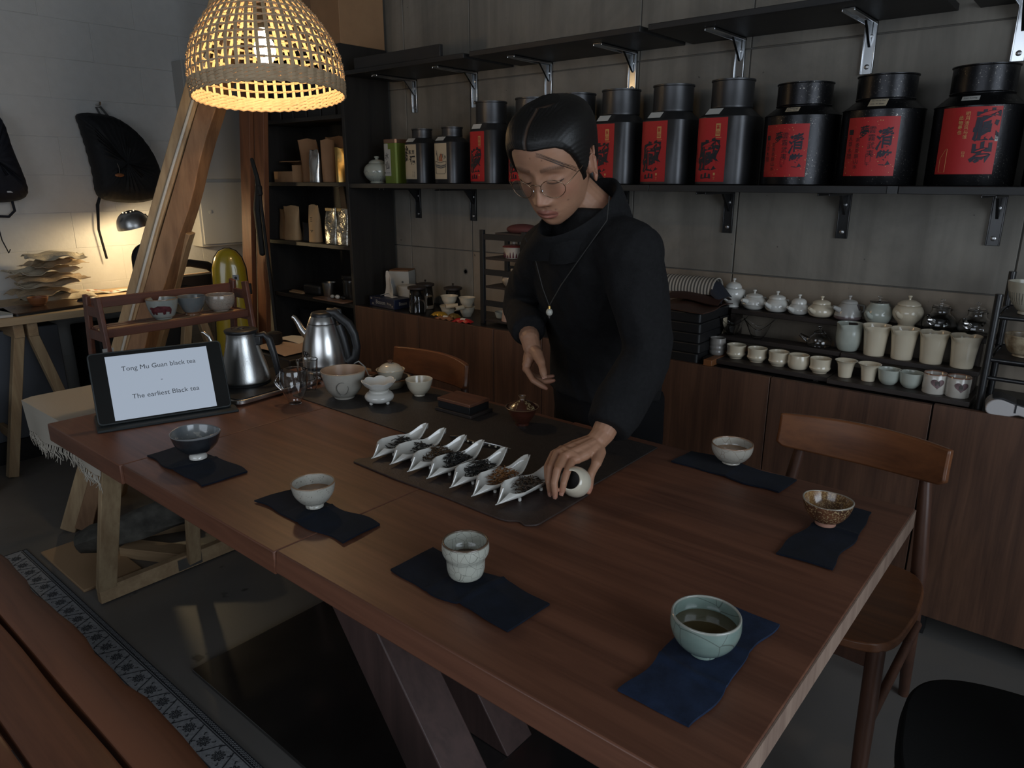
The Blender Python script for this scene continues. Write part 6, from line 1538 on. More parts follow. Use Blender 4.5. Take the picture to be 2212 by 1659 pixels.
for k, (x, y, rz, s, mt, lb) in enumerate(((-2.42, 2.352, 0.2, (0.075, 0.045), plain('gold_wrapper', (0.45, 0.27, 0.03), 0.3, 0.4), 'shiny gold wrapped sweet lying left of the rack'), (-2.33, 2.362, -0.3, (0.085, 0.035), plain('olive_wrapper', (0.16, 0.10, 0.02), 0.4, 0.3), 'olive gold wrapped bar leaning on the sweets'),
        (-2.375, 2.345, 0.1, (0.11, 0.03), plain('brown_wrapper', (0.22, 0.09, 0.04), 0.4), 'brown and white wrapped biscuit under the gold sweet'), (-2.265, 2.347, 0.25, (0.10, 0.035), plain('red_wrapper', (0.42, 0.012, 0.015), 0.35), 'red and white wrapped biscuit at the rack foot'))):
    t = thing('wrapped_sweet', lb, 'sweet', (x, y, WZ + (0.014 if k < 2 else 0.001)), rz, 'wrapped sweets on the worktop')
    def wr(u, w, s=s, k=k):
        a_, b_ = 2 * u - 1, 2 * w - 1; pu = (1 - abs(a_) ** 4) * (1 - abs(b_) ** 3)
        return (s[0] * a_ / 2, s[1] * b_ / 2, 0.003 + 0.016 * pu + 0.003 * sin(19 * u + k) * (1 - pu))
    MB().grid(wr, 24, 10, 0.002).build('wrapper', mt, t, smooth=60)
    if k >= 2: MB().grid(lambda u, w: (lambda p: (p[0], p[1], p[2] + 0.0006))(wr(0.42 + 0.25 * u, 0.15 + 0.5 * w)), 8, 6).build('white_print', M['paper'], t, smooth=60)
# small black shelf rack behind the man
t = thing('black_shelf_rack', 'small black wooden shelf rack holding lidded jars beside the man', 'rack', (-2.06, 2.48, WZ))
for x in (-0.12, 0.12):
    for y in (-0.085, 0.085): B('post', M['black'], t, x - 0.011, x + 0.011, y - 0.008, y + 0.008, 0, 0.422 if y < 0 else 0.40, 0.001)
for z in (0.012, 0.165, 0.292): B('shelf', M['dark_board'], t, -0.109, 0.109, -0.083, 0.083, z, z + 0.010, 0.001)
for z in (0.085, 0.225, 0.380):
    for y in (-0.085, 0.085):
        B('rail', M['black'], t, -0.109, 0.109, y - 0.005, y + 0.005, z, z + 0.025)
for x in (-0.052, 0.05): 
    for z0_, z1_ in ((0.302, 0.380), (0.175, 0.225)): B('baluster', M['black'], t, x - 0.003, x + 0.003, 0.081, 0.088, z0_, z1_)
def jar(label, x, y, z, prof, mt, knob, drip=None):
    t = thing('lidded_jar', label, 'jar', (x, y, z), 0, 'lidded jars on the black rack')
    MB().lathe(smooth_prof(prof), 32).build('body', mt, t, smooth=60)
    zt = prof[-1][1]; r_ = prof[-1][0]
    MB().lathe(smooth_prof([(r_ * 1.03, zt + 0.0005), (r_ * 0.9, zt + 0.006), (r_ * 0.3, zt + 0.011), (0.002, zt + 0.012)]), 28).build('lid', knob, t, smooth=60)
    MB().ell((0, 0, zt + 0.018), (0.008, 0.008, 0.008), 12, 8).build('knob', mt, t)
    return t
gj = glaze('dripping_red_glaze', (0.50, 0.44, 0.38), (0.44, 0.38, 0.32), rough=0.25)
t = jar('white jar with dripping dark red glaze on the top rack shelf', -2.03, 2.435, WZ + 0.3025, [(0.030, 0.0), (0.040, 0.004), (0.044, 0.030), (0.048, 0.046), (0.050, 0.050)], gj, plain('dark_red_lid', (0.13, 0.03, 0.03), 0.3))
m = MB()
for k in range(20):
    an_ = k * 2 * pi / 20; h_ = 0.010 + 0.012 * abs(sin(k * 2.3)); p = [(0.0420 * cos(an_), 0.0420 * sin(an_), 0.006), (0.0432 * cos(an_), 0.0432 * sin(an_), 0.006 + h_ * 0.6), (0.0442 * cos(an_), 0.0442 * sin(an_), 0.006 + h_ * 1.2)]
    m.tube(p, [0.006, 0.0045, 0.0012], 6, flat=0.3)
m.build('red_drips', plain('dark_red_glaze', (0.10, 0.02, 0.03), 0.25), t)
jar('carved beige melon-shaped jar on the middle rack shelf', -2.045, 2.44, WZ + 0.1755, [(0.024, 0.0), (0.030, 0.003), (0.046, 0.026), (0.042, 0.046), (0.026, 0.056)], glaze('carved_beige', (0.40, 0.33, 0.25), (0.25, 0.20, 0.15), rough=0.4, bump=0.8, blot_scale=50), glaze('carved_beige_lid', (0.40, 0.33, 0.25)))
jar('pinkish clay cup with a side handle on the bottom rack shelf', -2.05, 2.435, WZ + 0.0225, [(0.040, 0.0), (0.041, 0.004), (0.037, 0.040), (0.038, 0.050)], plain('pinkish_clay', (0.40, 0.27, 0.22), 0.6), plain('pinkish_clay_lid', (0.34, 0.23, 0.19), 0.6))
t = thing('pebble_dish', 'grey dish beside the pinkish clay cup on the bottom rack shelf', 'dish', (-2.125, 2.455, WZ + 0.0225)); MB().lathe(cup_prof(smooth_prof([(0.016, 0), (0.022, 0.004), (0.030, 0.03)]), 0.003, 0.0), 28).build('body', M['celadon'], t, smooth=60)
t = thing('red_bundle', 'dark red cloth bundle on top of the black rack', 'bundle', (-2.0, 2.46, WZ + 0.405)); MB().ell((0, 0, 0.022), (0.085, 0.05, 0.024), 24, 12).build('cloth', plain('dark_red_cloth', (0.09, 0.025, 0.025), 0.8), t)
B('board', M['dark_board'], t, -0.10, 0.10, -0.07, 0.07, 0.0005, 0.008)

# ---------------------------------------------------------------- stack of dark trays right of the man
for k in range(5):
    tag(MB().prism(rounded([(-0.115, -0.155), (0.115, -0.155), (0.115, 0.155), (-0.115, 0.155)], 0.012), 0, 0.036).build('dark_tray', M['black'], None, (-1.20 + 0.004 * (k % 2), 2.478, WZ + 0.0005 + 0.0365 * k), (0, 0, 0.01 * (k % 3)), bevel=0.004),
        'black lacquer tray right of the man, ' + ['lowest of the stack', 'second from the bottom of the stack', 'middle of the stack', 'second from the top of the stack', 'topmost of the stack'][k], 'tray', 'stack of black trays')
ztop = WZ + 0.1835
t = thing('brown_hide', 'brown leather sheet with wavy pale edge folded on the black trays', 'leather', (-1.175, 2.47, ztop)); MB().grid(lambda u, w: (-0.115 + 0.22 * u + 0.01 * sin(7 * w), -0.15 + 0.30 * w + 0.01 * sin(5 * u), 0.004 + 0.012 * sin(pi * w) * sin(4 * u) ** 2), 24, 20, 0.003).build('sheet', plain('brown_leather', (0.060, 0.026, 0.018), 0.5), t, smooth=60)
MB().grid(lambda u, w: (-0.11 + 0.21 * u, -0.03 + 0.13 * w, 0.022 + 0.022 * sin(pi * w) + 0.006 * sin(5 * u)), 20, 12, 0.003).build('folded_sheet', plain('dark_brown_leather', (0.040, 0.018, 0.014), 0.5), t, smooth=60)
a = NT('ticking_stripe'); v = a.coords()
wv_ = a.n('ShaderNodeTexWave', wave_type='BANDS', bands_direction='X'); wv_.inputs['Scale'].default_value = 24.0; a.l(v, wv_.inputs['Vector'])
a.base(a.ramp(wv_.outputs['Color'], [(0.45, (0.09, 0.085, 0.08)), (0.55, (0.46, 0.43, 0.38))])); a.set(Roughness=0.9)
t = thing('striped_roll', 'rolled grey ticking-striped cloth with a dark lining lying on the leather', 'cloth', (-1.22, 2.53, ztop + 0.050))
MB().grid(lambda u, w: (-0.13 + 0.23 * u, 0.045 * cos(pi * w * 1.1), 0.006 + 0.042 * sin(pi * w * 1.1)), 16, 14, 0.003).build('striped_cloth', a.m, t, smooth=60)
MB().grid(lambda u, w: (0.095 + 0.05 * u, 0.05 * cos(pi * w) - 0.01 * u, -0.004 + (0.040 - 0.02 * u) * sin(pi * w) - 0.03 * u), 10, 14, 0.003).build('dark_lining', plain('navy_lining', (0.016, 0.018, 0.028), 0.8), t, smooth=60)
tag(MB().bar((-1.178, 2.318, WZ + 0.0125), (-1.175, 2.634, WZ + 0.0125), 0.032, 0.022).build('wood_batten', plain('orange_wood', (0.22, 0.085, 0.030), 0.5), None, bevel=0.002), 'orange-brown wooden batten at the foot of the black trays', 'batten')
D.objects['wood_batten'].location.x += 0.135
t = thing('torn_paper', 'torn pale paper strip hanging beside the glass leaf bowls', 'paper', (-1.075, 2.50, WZ + 0.004)); MB().grid(lambda u, w: (0.004 * sin(9 * w), 0.0 + 0.035 * u + 0.01 * sin(12 * w), 0.14 * w), 4, 14, 0.001).build('sheet', M['cream'], t)

# ---------------------------------------------------------------- stepped display stand and its porcelain
t = thing('stepped_stand', 'dark three-step display stand along the worktop holding white teaware', 'stand', (-0.665, 2.47, WZ))
B('step_board', M['dark_board'], t, -0.415, 0.018, -0.115, -0.005, 0.006, 0.022, 0.002); B('step_board', M['dark_board'], t, 0.020, 0.415, -0.130, -0.018, 0.006, 0.022, 0.002)
B('step_board', M['dark_board'], t, -0.415, 0.015, 0.005, 0.080, 0.068, 0.084, 0.002); B('step_board', M['dark_board'], t, 0.017, 0.410, 0.000, 0.078, 0.068, 0.084, 0.002)
B('step_board', M['dark_board'], t, -0.405, 0.430, 0.080, 0.172, 0.155, 0.173, 0.002)
for x in (-0.40, -0.02, 0.385):
    B('upright', M['dark_board'], t, x - 0.008, x + 0.008, 0.020, 0.072, 0.0005, 0.068); B('upright', M['dark_board'], t, x - 0.008, x + 0.008, 0.088, 0.165, 0.0005, 0.155)
    B('upright', M['dark_board'], t, x - 0.008, x + 0.008, -0.105, -0.020, 0.0003, 0.006)
T1, T2, T3 = WZ + 0.0222, WZ + 0.0842, WZ + 0.1732
GCU = 'cups on the front step of the display stand'
def simple_cup(label, x, y, z, prof, th, mt, group, fn=None, nm='tea_cup', cat='cup', rz=0):
    t = thing(nm, label, cat, (x, y, z), rz, group)
    MB().lathe(cup_prof(prof, th, prof[0][1]), 40, fn=fn).build('body', mt, t, smooth=50)
    return t
banded = [(0.022, 0.0), (0.024, 0.004), (0.030, 0.010), (0.0335, 0.0165), (0.0325, 0.0185), (0.0315, 0.026), (0.0325, 0.038), (0.0338, 0.048)]
plaincup = [(0.024, 0.0), (0.030, 0.005), (0.0345, 0.018), (0.0345, 0.034), (0.0330, 0.048)]
flare = [(0.0185, 0.0), (0.020, 0.003), (0.022, 0.02), (0.025, 0.04), (0.030, 0.051), (0.0345, 0.055)]
lowb = [(0.016, 0.0), (0.020, 0.003), (0.028, 0.014), (0.0315, 0.032), (0.034, 0.048)]
straight = [(0.030, 0.0), (0.0315, 0.003), (0.0310, 0.012), (0.0318, 0.014), (0.0315, 0.060)]
gst = glaze('grey_stripe_glaze', (0.34, 0.31, 0.28), (0.20, 0.19, 0.18), rough=0.35, blot_scale=28, bump=0.3)
simple_cup('grey-brown stoneware cup at the left end of the cup row', -1.058, 2.425, T1, smooth_prof([(0.022, 0), (0.026, 0.004), (0.0285, 0.012), (0.0275, 0.020), (0.0292, 0.028), (0.028, 0.036), (0.0290, 0.044), (0.0278, 0.062)]), 0.0028, gst, GCU)
cl = ['next to the grey stoneware cup', 'second of the banded cream cups', 'third of the banded cream cups', 'plain one without a band, between banded cups', 'last banded one, before the flared cups']
for k, (x, lb) in enumerate(zip((-0.984, -0.906, -0.829, -0.760, -0.688), cl)):
    simple_cup('ivory porcelain tea cup, ' + lb, x, 2.420 - 0.004 * k, T1, smooth_prof(plaincup if k == 3 else banded, 4), 0.0025, M['ivory'], GCU)
for x, lb in ((-0.608, 'left one, after the banded cups'), (-0.538, 'right one, before the pale green bowls')): simple_cup('flared ivory tea cup, ' + lb, x, 2.400, T1, smooth_prof(flare, 4), 0.0022, M['ivory'], GCU)
for x, lb in ((-0.479, 'left of the two'), (-0.418, 'right of the two')): simple_cup('small pale green celadon bowl on the front step, ' + lb, x, 2.398, T1, smooth_prof(lowb, 4), 0.0022, M['celadon'], GCU)
for k, (x, lb) in enumerate(((-0.352, 'left of the painted pair'), (-0.291, 'right of the painted pair, at the stand end'))):
    t = simple_cup('white cup with a mauve heart painting, ' + lb, x, 2.388, T1, straight, 0.0025, glaze('painted_cup_glaze_%d' % k, (0.56, 0.53, 0.48), (0.52, 0.49, 0.44), rim=(0.22, 0.10, 0.06), rim_z=0.0575, rough=0.2), GCU)
    def cf(px_, pz_, off=0.0007): 
        an_ = -1.15 + px_ / 0.0315; rr_2 = 0.0317 + off; return (rr_2 * cos(an_), rr_2 * sin(an_), 0.034 + pz_)
    hp = []
    for s in np.linspace(0, 2 * pi, 28, endpoint=False):
        hp.append((0.0175 * sin(s) ** 3 * 1.05, 0.0165 * (13 * cos(s) - 5 * cos(2 * s) - 2 * cos(3 * s) - cos(4 * s)) / 16))
    m = MB()
    for sc0, sc1 in ((0.0, 0.35), (0.35, 0.7), (0.7, 1.0)):
        m.loft([[cf(p * sc0, q * sc0) for p, q in hp], [cf(p * sc1, q * sc1) for p, q in hp]], False, False)
    m.build('heart_painting', plain('mauve_paint_%d' % k, (0.16, 0.10, 0.105), 0.35, 0, 0, 160, 0.35), t)
    m = MB(); pp = [(-0.006, 0.004), (-0.003, 0.008), (0.003, 0.004), (0.004, -0.004), (0.0, -0.010), (-0.007, -0.006)] if k else [(-0.007, -0.006), (-0.007, 0.006), (0.004, 0.007), (0.006, -0.006)]
    m.add([cf(p, q, 0.0012) for p, q in pp], [tuple(range(len(pp)))]); m.build('painted_figure', plain('dark_mauve_%d' % k, (0.06, 0.05, 0.045), 0.4), t, smooth=0)
# pitchers on the middle step
GPI = 'white pitchers on the middle step'
def spout_fn(h, amt, rz_): 
    def fn(r, z, a_):
        d = min(abs(a_ - rz_), 2 * pi - abs(a_ - rz_)); k = smoothstep(h * 0.74, h, z) * math.exp(-(d / 0.26) ** 2)
        return r * (1 + amt * k), z - 0.003 * k + 0.0
    return fn
conep = [(0.029, 0.0), (0.031, 0.003), (0.033, 0.03), (0.036, 0.06), (0.039, 0.082), (0.044, 0.098)]
for x, lb in ((-0.556, 'leftmost of the four, beside the rounded grey-white pitcher'), (-0.474, 'second of the four'), (-0.391, 'third of the four'), (-0.307, 'rightmost of the four, at the end of the step')):
    simple_cup('tapered ivory porcelain pitcher, ' + lb, x, 2.508, T2, smooth_prof(conep, 4), 0.0026, M['ivory'], GPI, spout_fn(0.098, 0.24, 4.25), 'tea_pitcher', 'pitcher')
rnd = smooth_prof([(0.022, 0.0), (0.030, 0.004), (0.038, 0.025), (0.0405, 0.050), (0.040, 0.075), (0.0415, 0.093)], 4)
t = simple_cup('rounded grey-white pitcher with a dark scorch at the right, left end of the pitchers', -0.640, 2.515, T2, rnd, 0.0026, M['celadon'], GPI, spout_fn(0.093, 0.20, 4.4), 'tea_pitcher', 'pitcher')
MB().grid(lambda u, w: ((0.0413 + 0.001 * w) * cos(-0.15 + 0.55 * u), (0.0413 + 0.001 * w) * sin(-0.15 + 0.55 * u), 0.046 + 0.036 * w), 8, 6).build('scorch_mark', plain('scorch', (0.08, 0.065, 0.07), 0.3), t, smooth=60)
# clear glass leaf bowls and glass teapot on the middle step
for x, y, lb in ((-1.045, 2.512, 'left of the pair'), (-0.945, 2.508, 'right of the pair')):
    t = thing('glass_leaf_bowl', 'clear glass bowl with pointed wavy lips on the middle step, ' + lb, 'bowl', (x, y, T2), 0.35, 'clear glass leaf bowls')
    def lf(r, z, a_):
        k = smoothstep(0.02, 0.055, z); return r * (1 + 0.35 * k * abs(cos(a_)) ** 3), z + 0.018 * k * cos(2 * a_)
    MB().lathe(cup_prof(smooth_prof([(0.016, 0.0), (0.020, 0.004), (0.030, 0.022), (0.036, 0.042), (0.041, 0.056)], 4), 0.002, 0.0), 56, fn=lf).build('glass_body', M['glass'], t, smooth=70)
def teapot(label, x, z, body, lidp, mt, group='teapots on the top step', rz=-1.9, spout=None, lid_mat=None, y=2.593, th=0, handle=False):
    t = thing('teapot', label, 'teapot', (x, y, z), 0, group)
    MB().lathe(cup_prof(smooth_prof(body, 5), 0.0022, 0.0) if th else smooth_prof(body, 5), 44).build('body', mt, t, smooth=60)
    zt, rt = body[-1][1], body[-1][0]
    MB().lathe(smooth_prof([(rt * k, zt + dz) for k, dz in lidp], 5), 40).build('lid', lid_mat or mt, t, smooth=60)
    zk = zt + lidp[-1][1]
    MB().lathe(smooth_prof([(0.004, zk - 0.002), (0.0035, zk + 0.004), (0.0065, zk + 0.009), (0.006, zk + 0.0125), (0.001, zk + 0.014)], 4), 18).build('knob', lid_mat or mt, t, smooth=60)
    zs_ = spout or (body[-1][1] * 0.45, body[-1][1] * 0.82); rb = float(np.interp(zs_[0], [p[1] for p in body], [p[0] for p in body]))
    dv = Vector((cos(rz), sin(rz), 0))
    MB().tube([dv * (rb * 0.85) + Vector((0, 0, zs_[0])), dv * (rb + 0.008) + Vector((0, 0, zs_[0] + 0.006)), dv * (rb + 0.018) + Vector((0, 0, (zs_[0] + zs_[1]) / 2 + 0.004)), dv * (rb + 0.024) + Vector((0, 0, zs_[1]))], [0.010, 0.0085, 0.0065, 0.005], 12).build('spout', mt, t, smooth=60)
    if handle:
        dv = Vector((cos(rz + pi), sin(rz + pi), 0)); MB().tube([dv * (rb * 0.9) + Vector((0, 0, zt * 0.85)), dv * (rb + 0.022) + Vector((0, 0, zt * 0.8)), dv * (rb + 0.024) + Vector((0, 0, zt * 0.45)), dv * (rb * 0.95) + Vector((0, 0, zt * 0.3))], 0.0042, 8).build('handle', mt, t, smooth=60)
    return t
dome = [(1.04, 0.001), (0.98, 0.008), (0.70, 0.018), (0.2, 0.023)]; flat = [(1.05, 0.001), (0.9, 0.007), (0.4, 0.012), (0.1, 0.013)]
P1 = [(0.024, 0), (0.026, 0.003), (0.024, 0.008), (0.036, 0.030), (0.041, 0.050), (0.036, 0.066), (0.029, 0.071)]
teapot('tall white lidded teapot on a foot, leftmost on the top step', -1.085, T3, P1, dome, M['white_porc'], handle=True)
teapot('saucer-shaped white teapot with a side seam, second on the top step', -1.003, T3, [(0.024, 0), (0.034, 0.006), (0.043, 0.019), (0.0445, 0.022), (0.041, 0.035), (0.030, 0.046)], flat, M['white_porc'], spout=(0.030, 0.038), handle=True)
teapot('pear-shaped white teapot, third from the left on the top step', -0.918, T3, [(0.022, 0), (0.034, 0.005), (0.041, 0.018), (0.037, 0.034), (0.028, 0.046)], [(1.04, 0.001), (1.0, 0.008), (0.6, 0.014), (0.1, 0.016)], M['white_porc'], handle=True)
teapot('smallest white teapot, fourth on the top step', -0.839, T3, [(0.020, 0), (0.031, 0.005), (0.0365, 0.016), (0.033, 0.028), (0.0255, 0.037)], [(1.04, 0.001), (0.98, 0.010), (0.65, 0.018), (0.1, 0.021)], M['white_porc'], handle=True)
teapot('squat ivory teapot, fifth from the left on the top step', -0.762, T3, [(0.024, 0), (0.036, 0.005), (0.043, 0.017), (0.040, 0.032), (0.029, 0.044)], dome[:2] + [(0.6, 0.014), (0.1, 0.016)], M['ivory'], handle=True)
gs = glaze('smoky_teapot_glaze', (0.44, 0.43, 0.41), (0.40, 0.39, 0.37), foot=(0.16, 0.12, 0.125), foot_z=0.016, rough=0.25)
t = teapot('grey-white teapot with mauve base and dark scorch patch, sixth on the top step', -0.672, T3, [(0.030, 0), (0.042, 0.005), (0.0445, 0.015), (0.036, 0.042), (0.026, 0.058)], flat, gs, rz=-2.2, spout=(0.034, 0.048), handle=True)
MB().grid(lambda u, w: ((0.0385 - 0.0082 * w) * cos(-0.35 + 0.8 * u), (0.0385 - 0.0082 * w) * sin(-0.35 + 0.8 * u), 0.037 + 0.019 * w), 8, 6).build('scorch_mark', D.materials['scorch'], t, smooth=60)
teapot('pale celadon teapot with a clear glass lid, seventh on the top step', -0.578, T3, [(0.024, 0), (0.034, 0.005), (0.0435, 0.028), (0.038, 0.050), (0.028, 0.066), (0.029, 0.070)], [(1.05, 0.001), (1.0, 0.004), (0.5, 0.006), (0.1, 0.008)], M['celadon'], lid_mat=M['glass'], spout=(0.024, 0.045), handle=True)
teapot('big round ivory teapot with a domed lid, eighth on the top step', -0.490, T3, [(0.024, 0), (0.026, 0.004), (0.025, 0.008), (0.042, 0.030), (0.046, 0.048), (0.040, 0.064), (0.033, 0.070)], [(1.06, 0.001), (1.0, 0.006), (0.6, 0.015), (0.1, 0.019)], M['ivory'], spout=(0.036, 0.056), handle=True)
GB = [(0.030, 0), (0.044, 0.004), (0.050, 0.020), (0.042, 0.042), (0.027, 0.056), (0.026, 0.074)]
for x, lb in ((-0.398, 'left of the two at the top step end'), (-0.300, 'right of the two at the right end of the top step')):
    teapot('clear tall-necked glass teapot, ' + lb, x, T3, GB, [(0.96, 0.001), (0.9, 0.006), (0.4, 0.010), (0.1, 0.012)], M['glass'], 'clear glass teapots', spout=(0.03, 0.055), th=1, handle=True)
teapot('small clear glass teapot standing dark on the middle step', -0.735, T2, [(0.024, 0), (0.038, 0.004), (0.040, 0.018), (0.032, 0.034), (0.020, 0.044)], [(0.96, 0.001), (0.9, 0.006), (0.4, 0.010), (0.1, 0.012)], M['glass'], 'clear glass teapots', rz=-2.9, y=2.520, th=1)
# black metal rack at the right border with two bowls
t = thing('black_ladder_rack', 'black round-tube ladder rack at the right border holding bowls', 'rack', (-0.10, 2.46, WZ))
for x in (-0.128, 0.128):
    for y, h in ((-0.115, 0.335), (0.115, 0.375)):
        MB().tube([(x, y, 0), (x, y, h)], 0.010, 12).build('post', M['black_metal'], t, smooth=50)
for z in (0.275, 0.155):
    B('shelf', M['dark_board'], t, -0.118, 0.118, -0.105, 0.105, z - 0.008, z)
for z in (0.272, 0.152, 0.100):
    for y in (-0.115, 0.115): MB().tube([(-0.119, y, z), (0.119, y, z)], 0.006, 10).build('rail', M['black_metal'], t, smooth=50)
for z in (0.272, 0.152):
    for x in (-0.128, 0.128): MB().tube([(x, -0.105, z), (x, 0.105, z)], 0.005, 8).build('side_rail', M['black_metal'], t)
gw = glaze('ivory_fluted', (0.52, 0.49, 0.40), (0.46, 0.43, 0.35), rough=0.3)
t = bowl('tea_bowl', 'tall ivory bowl with carved strokes on the top of the ladder rack', 'bowl', (-0.165, 2.425, WZ + 0.2755), (0.022, 0.008), [(0.018, 0.008), (0.028, 0.014), (0.045, 0.040), (0.054, 0.070), (0.057, 0.090)], 0.003, gw, group='bowls on the ladder rack')
m = MB()
for k in range(40):
    an_ = k * 2 * pi / 40; m.tube([(0.0385 * cos(an_), 0.0385 * sin(an_), 0.030), (0.0465 * cos(an_ + 0.04), 0.0465 * sin(an_ + 0.04), 0.045), (0.0522 * cos(an_ + 0.07), 0.0522 * sin(an_ + 0.07), 0.062)], [0.0012, 0.0016, 0.0010], 5)
m.build('carved_strokes', plain('dark_ivory_groove', (0.16, 0.15, 0.12), 0.5), t)
gm = glaze('marbled_glaze', (0.46, 0.38, 0.26), (0.17, 0.11, 0.06), rough=0.3, blot_scale=46)
bowl('tea_bowl', 'marbled brown and cream bowl on the lower shelf of the ladder rack', 'bowl', (-0.155, 2.43, WZ + 0.1555), (0.026, 0.006), [(0.022, 0.006), (0.036, 0.012), (0.048, 0.036), (0.052, 0.062)], 0.003, gm, group='bowls on the ladder rack')
# card reader
t = thing('card_reader', 'white and grey card payment reader lying on the worktop at the right border', 'card reader', (-0.135, 2.352, WZ + 0.001), radians(8))
prf = [(-0.075, 0.010), (-0.078, 0.030), (-0.066, 0.046), (-0.045, 0.050), (-0.010, 0.040), (0.06, 0.026), (0.10, 0.024), (0.10, 0.010), (0.03, 0.006), (0.0, 0.012), (-0.02, 0.006), (-0.05, 0.001)]
PX = spl(prf, 3)
MB().loft([[(x, y, z) for x, z in PX] for y in (-0.037, 0.037)]).build('body', plain('white_reader_plastic', (0.50, 0.48, 0.48), 0.4), t, smooth=50, bevel=0.003)
MB().loft([[(x, y, z + 0.0006) for x, z in ((-0.060, 0.0485), (-0.043, 0.0515), (-0.012, 0.0420), (-0.010, 0.0446), (-0.044, 0.0560), (-0.066, 0.0510))] for y in (-0.034, 0.034)]).build('printer_cover', plain('dark_reader_plastic', (0.03, 0.03, 0.033), 0.3), t)
MB().loft([[(x, y, z + 0.0012) for x, z in ((-0.006, 0.0392), (0.095, 0.0245), (0.095, 0.0262), (-0.006, 0.0412))] for y in (-0.033, 0.033)]).build('screen', M['plastic'], t)
MB().box(-0.012, -0.008, -0.0382, -0.0375, 0.018, 0.045).build('side_slot', M['ink'], t)

# ================================================================= CHAIRS
def teak_chair(label, x, y, rz, group='teak dining chairs', bottoms=True):
    t = thing('dining_chair', label, 'chair', (x, y, 0), rz, group)
    # local: sitter faces -y, backrest at +y
    m = MB()
    def seat(u, w):
        a_, b_ = 2 * u - 1, 2 * w - 1
        hw_ = 0.235 - 0.02 * (b_ > 0) * b_ - 0.03 * abs(b_) ** 6; hd = 0.205 - 0.025 * abs(a_) ** 6
        return (a_ * hw_, b_ * hd + 0.0, 0.452 - 0.012 * (1 - a_ * a_) * (1 - b_ * b_ * 0.5))
    m.grid(seat, 20, 18, 0.022); m.build('seat', M['chair_wood'], t, smooth=60, bevel=0.004)
    for sx_ in (-1, 1):
        MB().tube([(sx_ * 0.200, -0.160, 0.432), (sx_ * 0.208, -0.185, 0.22), (sx_ * 0.216, -0.205, 0.0)], [0.019, 0.018, 0.014], 14).build('leg', M['chair_leg'], t, smooth=60)
        MB().tube([(sx_ * 0.178, 0.335, 0.0), (sx_ * 0.185, 0.245, 0.26), (sx_ * 0.185, 0.215, 0.45), (sx_ * 0.165, 0.245, 0.62), (sx_ * 0.150, 0.262, 0.745)], [0.013, 0.018, 0.019, 0.016, 0.012], 14).build('leg', M['chair_leg'], t, smooth=60)
        MB().tube([(sx_ * 0.208, -0.185, 0.24), (sx_ * 0.202, 0.216, 0.30)], 0.011, 10).build('stretcher', M['chair_leg'], t, smooth=60)
    B('apron', M['chair_leg'], t, -0.19, 0.19, -0.165, -0.147, 0.375, 0.429, 0.002)
    MB().tube([(-0.19, 0.205, 0.40), (0.19, 0.205, 0.40)], 0.012, 10).build('stretcher', M['chair_leg'], t, smooth=60)
    def back(u, w):
        a_, b_ = 2 * u - 1, 2 * w - 1
        hw_ = 0.205; x_ = a_ * hw_ 
        hh = 0.058 * (1 - 0.30 * abs(a_) ** 2.2) * (1 - 0.25 * max(0, abs(a_) - 0.93) / 0.07) 
        y_ = 0.262 - 0.055 * a_ * a_ + 0.012 * b_ * 0.5
        return (x_, y_, 0.730 + (0.050 if b_ > 0 else hh) * b_)
    m = MB(); m.grid(back, 30, 8, 0.018); m.build('backrest', M['chair_wood'], t, smooth=60, bevel=0.005)
    return t
teak_chair('teak dining chair at the right, its seat pushed under the table corner', -0.440, 1.690, radians(-3))
teak_chair('teak dining chair seen only by its backrest behind the cream lidded bowl', -1.895, 1.545, radians(-4))
# black-seated shell chair at the lower right corner
t = thing('black_shell_chair', 'black upholstered chair with pale wooden legs at the lower right corner', 'chair', (0.085, 1.29, 0), radians(8))
def shell(u, w):
    a_, b_ = 2 * u - 1, 2 * w - 1
    k = (1 - 0.5 * abs(b_) ** 4) ** 0.5
    p_ = 3.2; rr = 1.0
    q = max(1e-6, (abs(a_) ** p_ + abs(b_) ** p_) ** (1 / p_)); mx = max(abs(a_), abs(b_), 1e-6); f_ = mx / q
    x_, y_ = a_ * f_, b_ * f_
    return (x_ * 0.235, y_ * 0.215, 0.462 - 0.012 * (1 - x_ * x_) * (1 - y_ * y_) + 0.006 * x_ * x_)
MB().grid(shell, 30, 30, 0.035).build('seat', plain('black_felt', (0.009, 0.009, 0.009), 0.95, 0, 0.3, 260, spec=0.2), t, smooth=60, bevel=0.008)
pl = wood('pale_oak_leg', (0.42, 0.27, 0.15), (0.30, 0.18, 0.10), 'z', 1.0, 0.5, 0.05)
for sx_, sy_ in ((-1, -1), (1, -1), (-1, 1), (1, 1)):
    MB().tube([(sx_ * 0.17, sy_ * 0.10, 0.430), (sx_ * 0.285, sy_ * 0.14, 0.0)], [0.024, 0.014], 14).build('leg', pl, t, smooth=60)
def bk(u, w):
    a_ = 2 * u - 1; return (0.225 + 0.03 * w - 0.05 * a_ * a_ * (1 - 0), a_ * 0.21 * (1 - 0.25 * w * w), 0.50 + 0.34 * w)
MB().grid(bk, 20, 12, 0.03).build('backrest', D.materials['black_felt'], t, smooth=60, bevel=0.008)
MB().bar((0.20, 0.0, 0.44), (0.235, 0.0, 0.56), 0.06, 0.014, (1, 0, 0)).build('back_stem', pl, t)

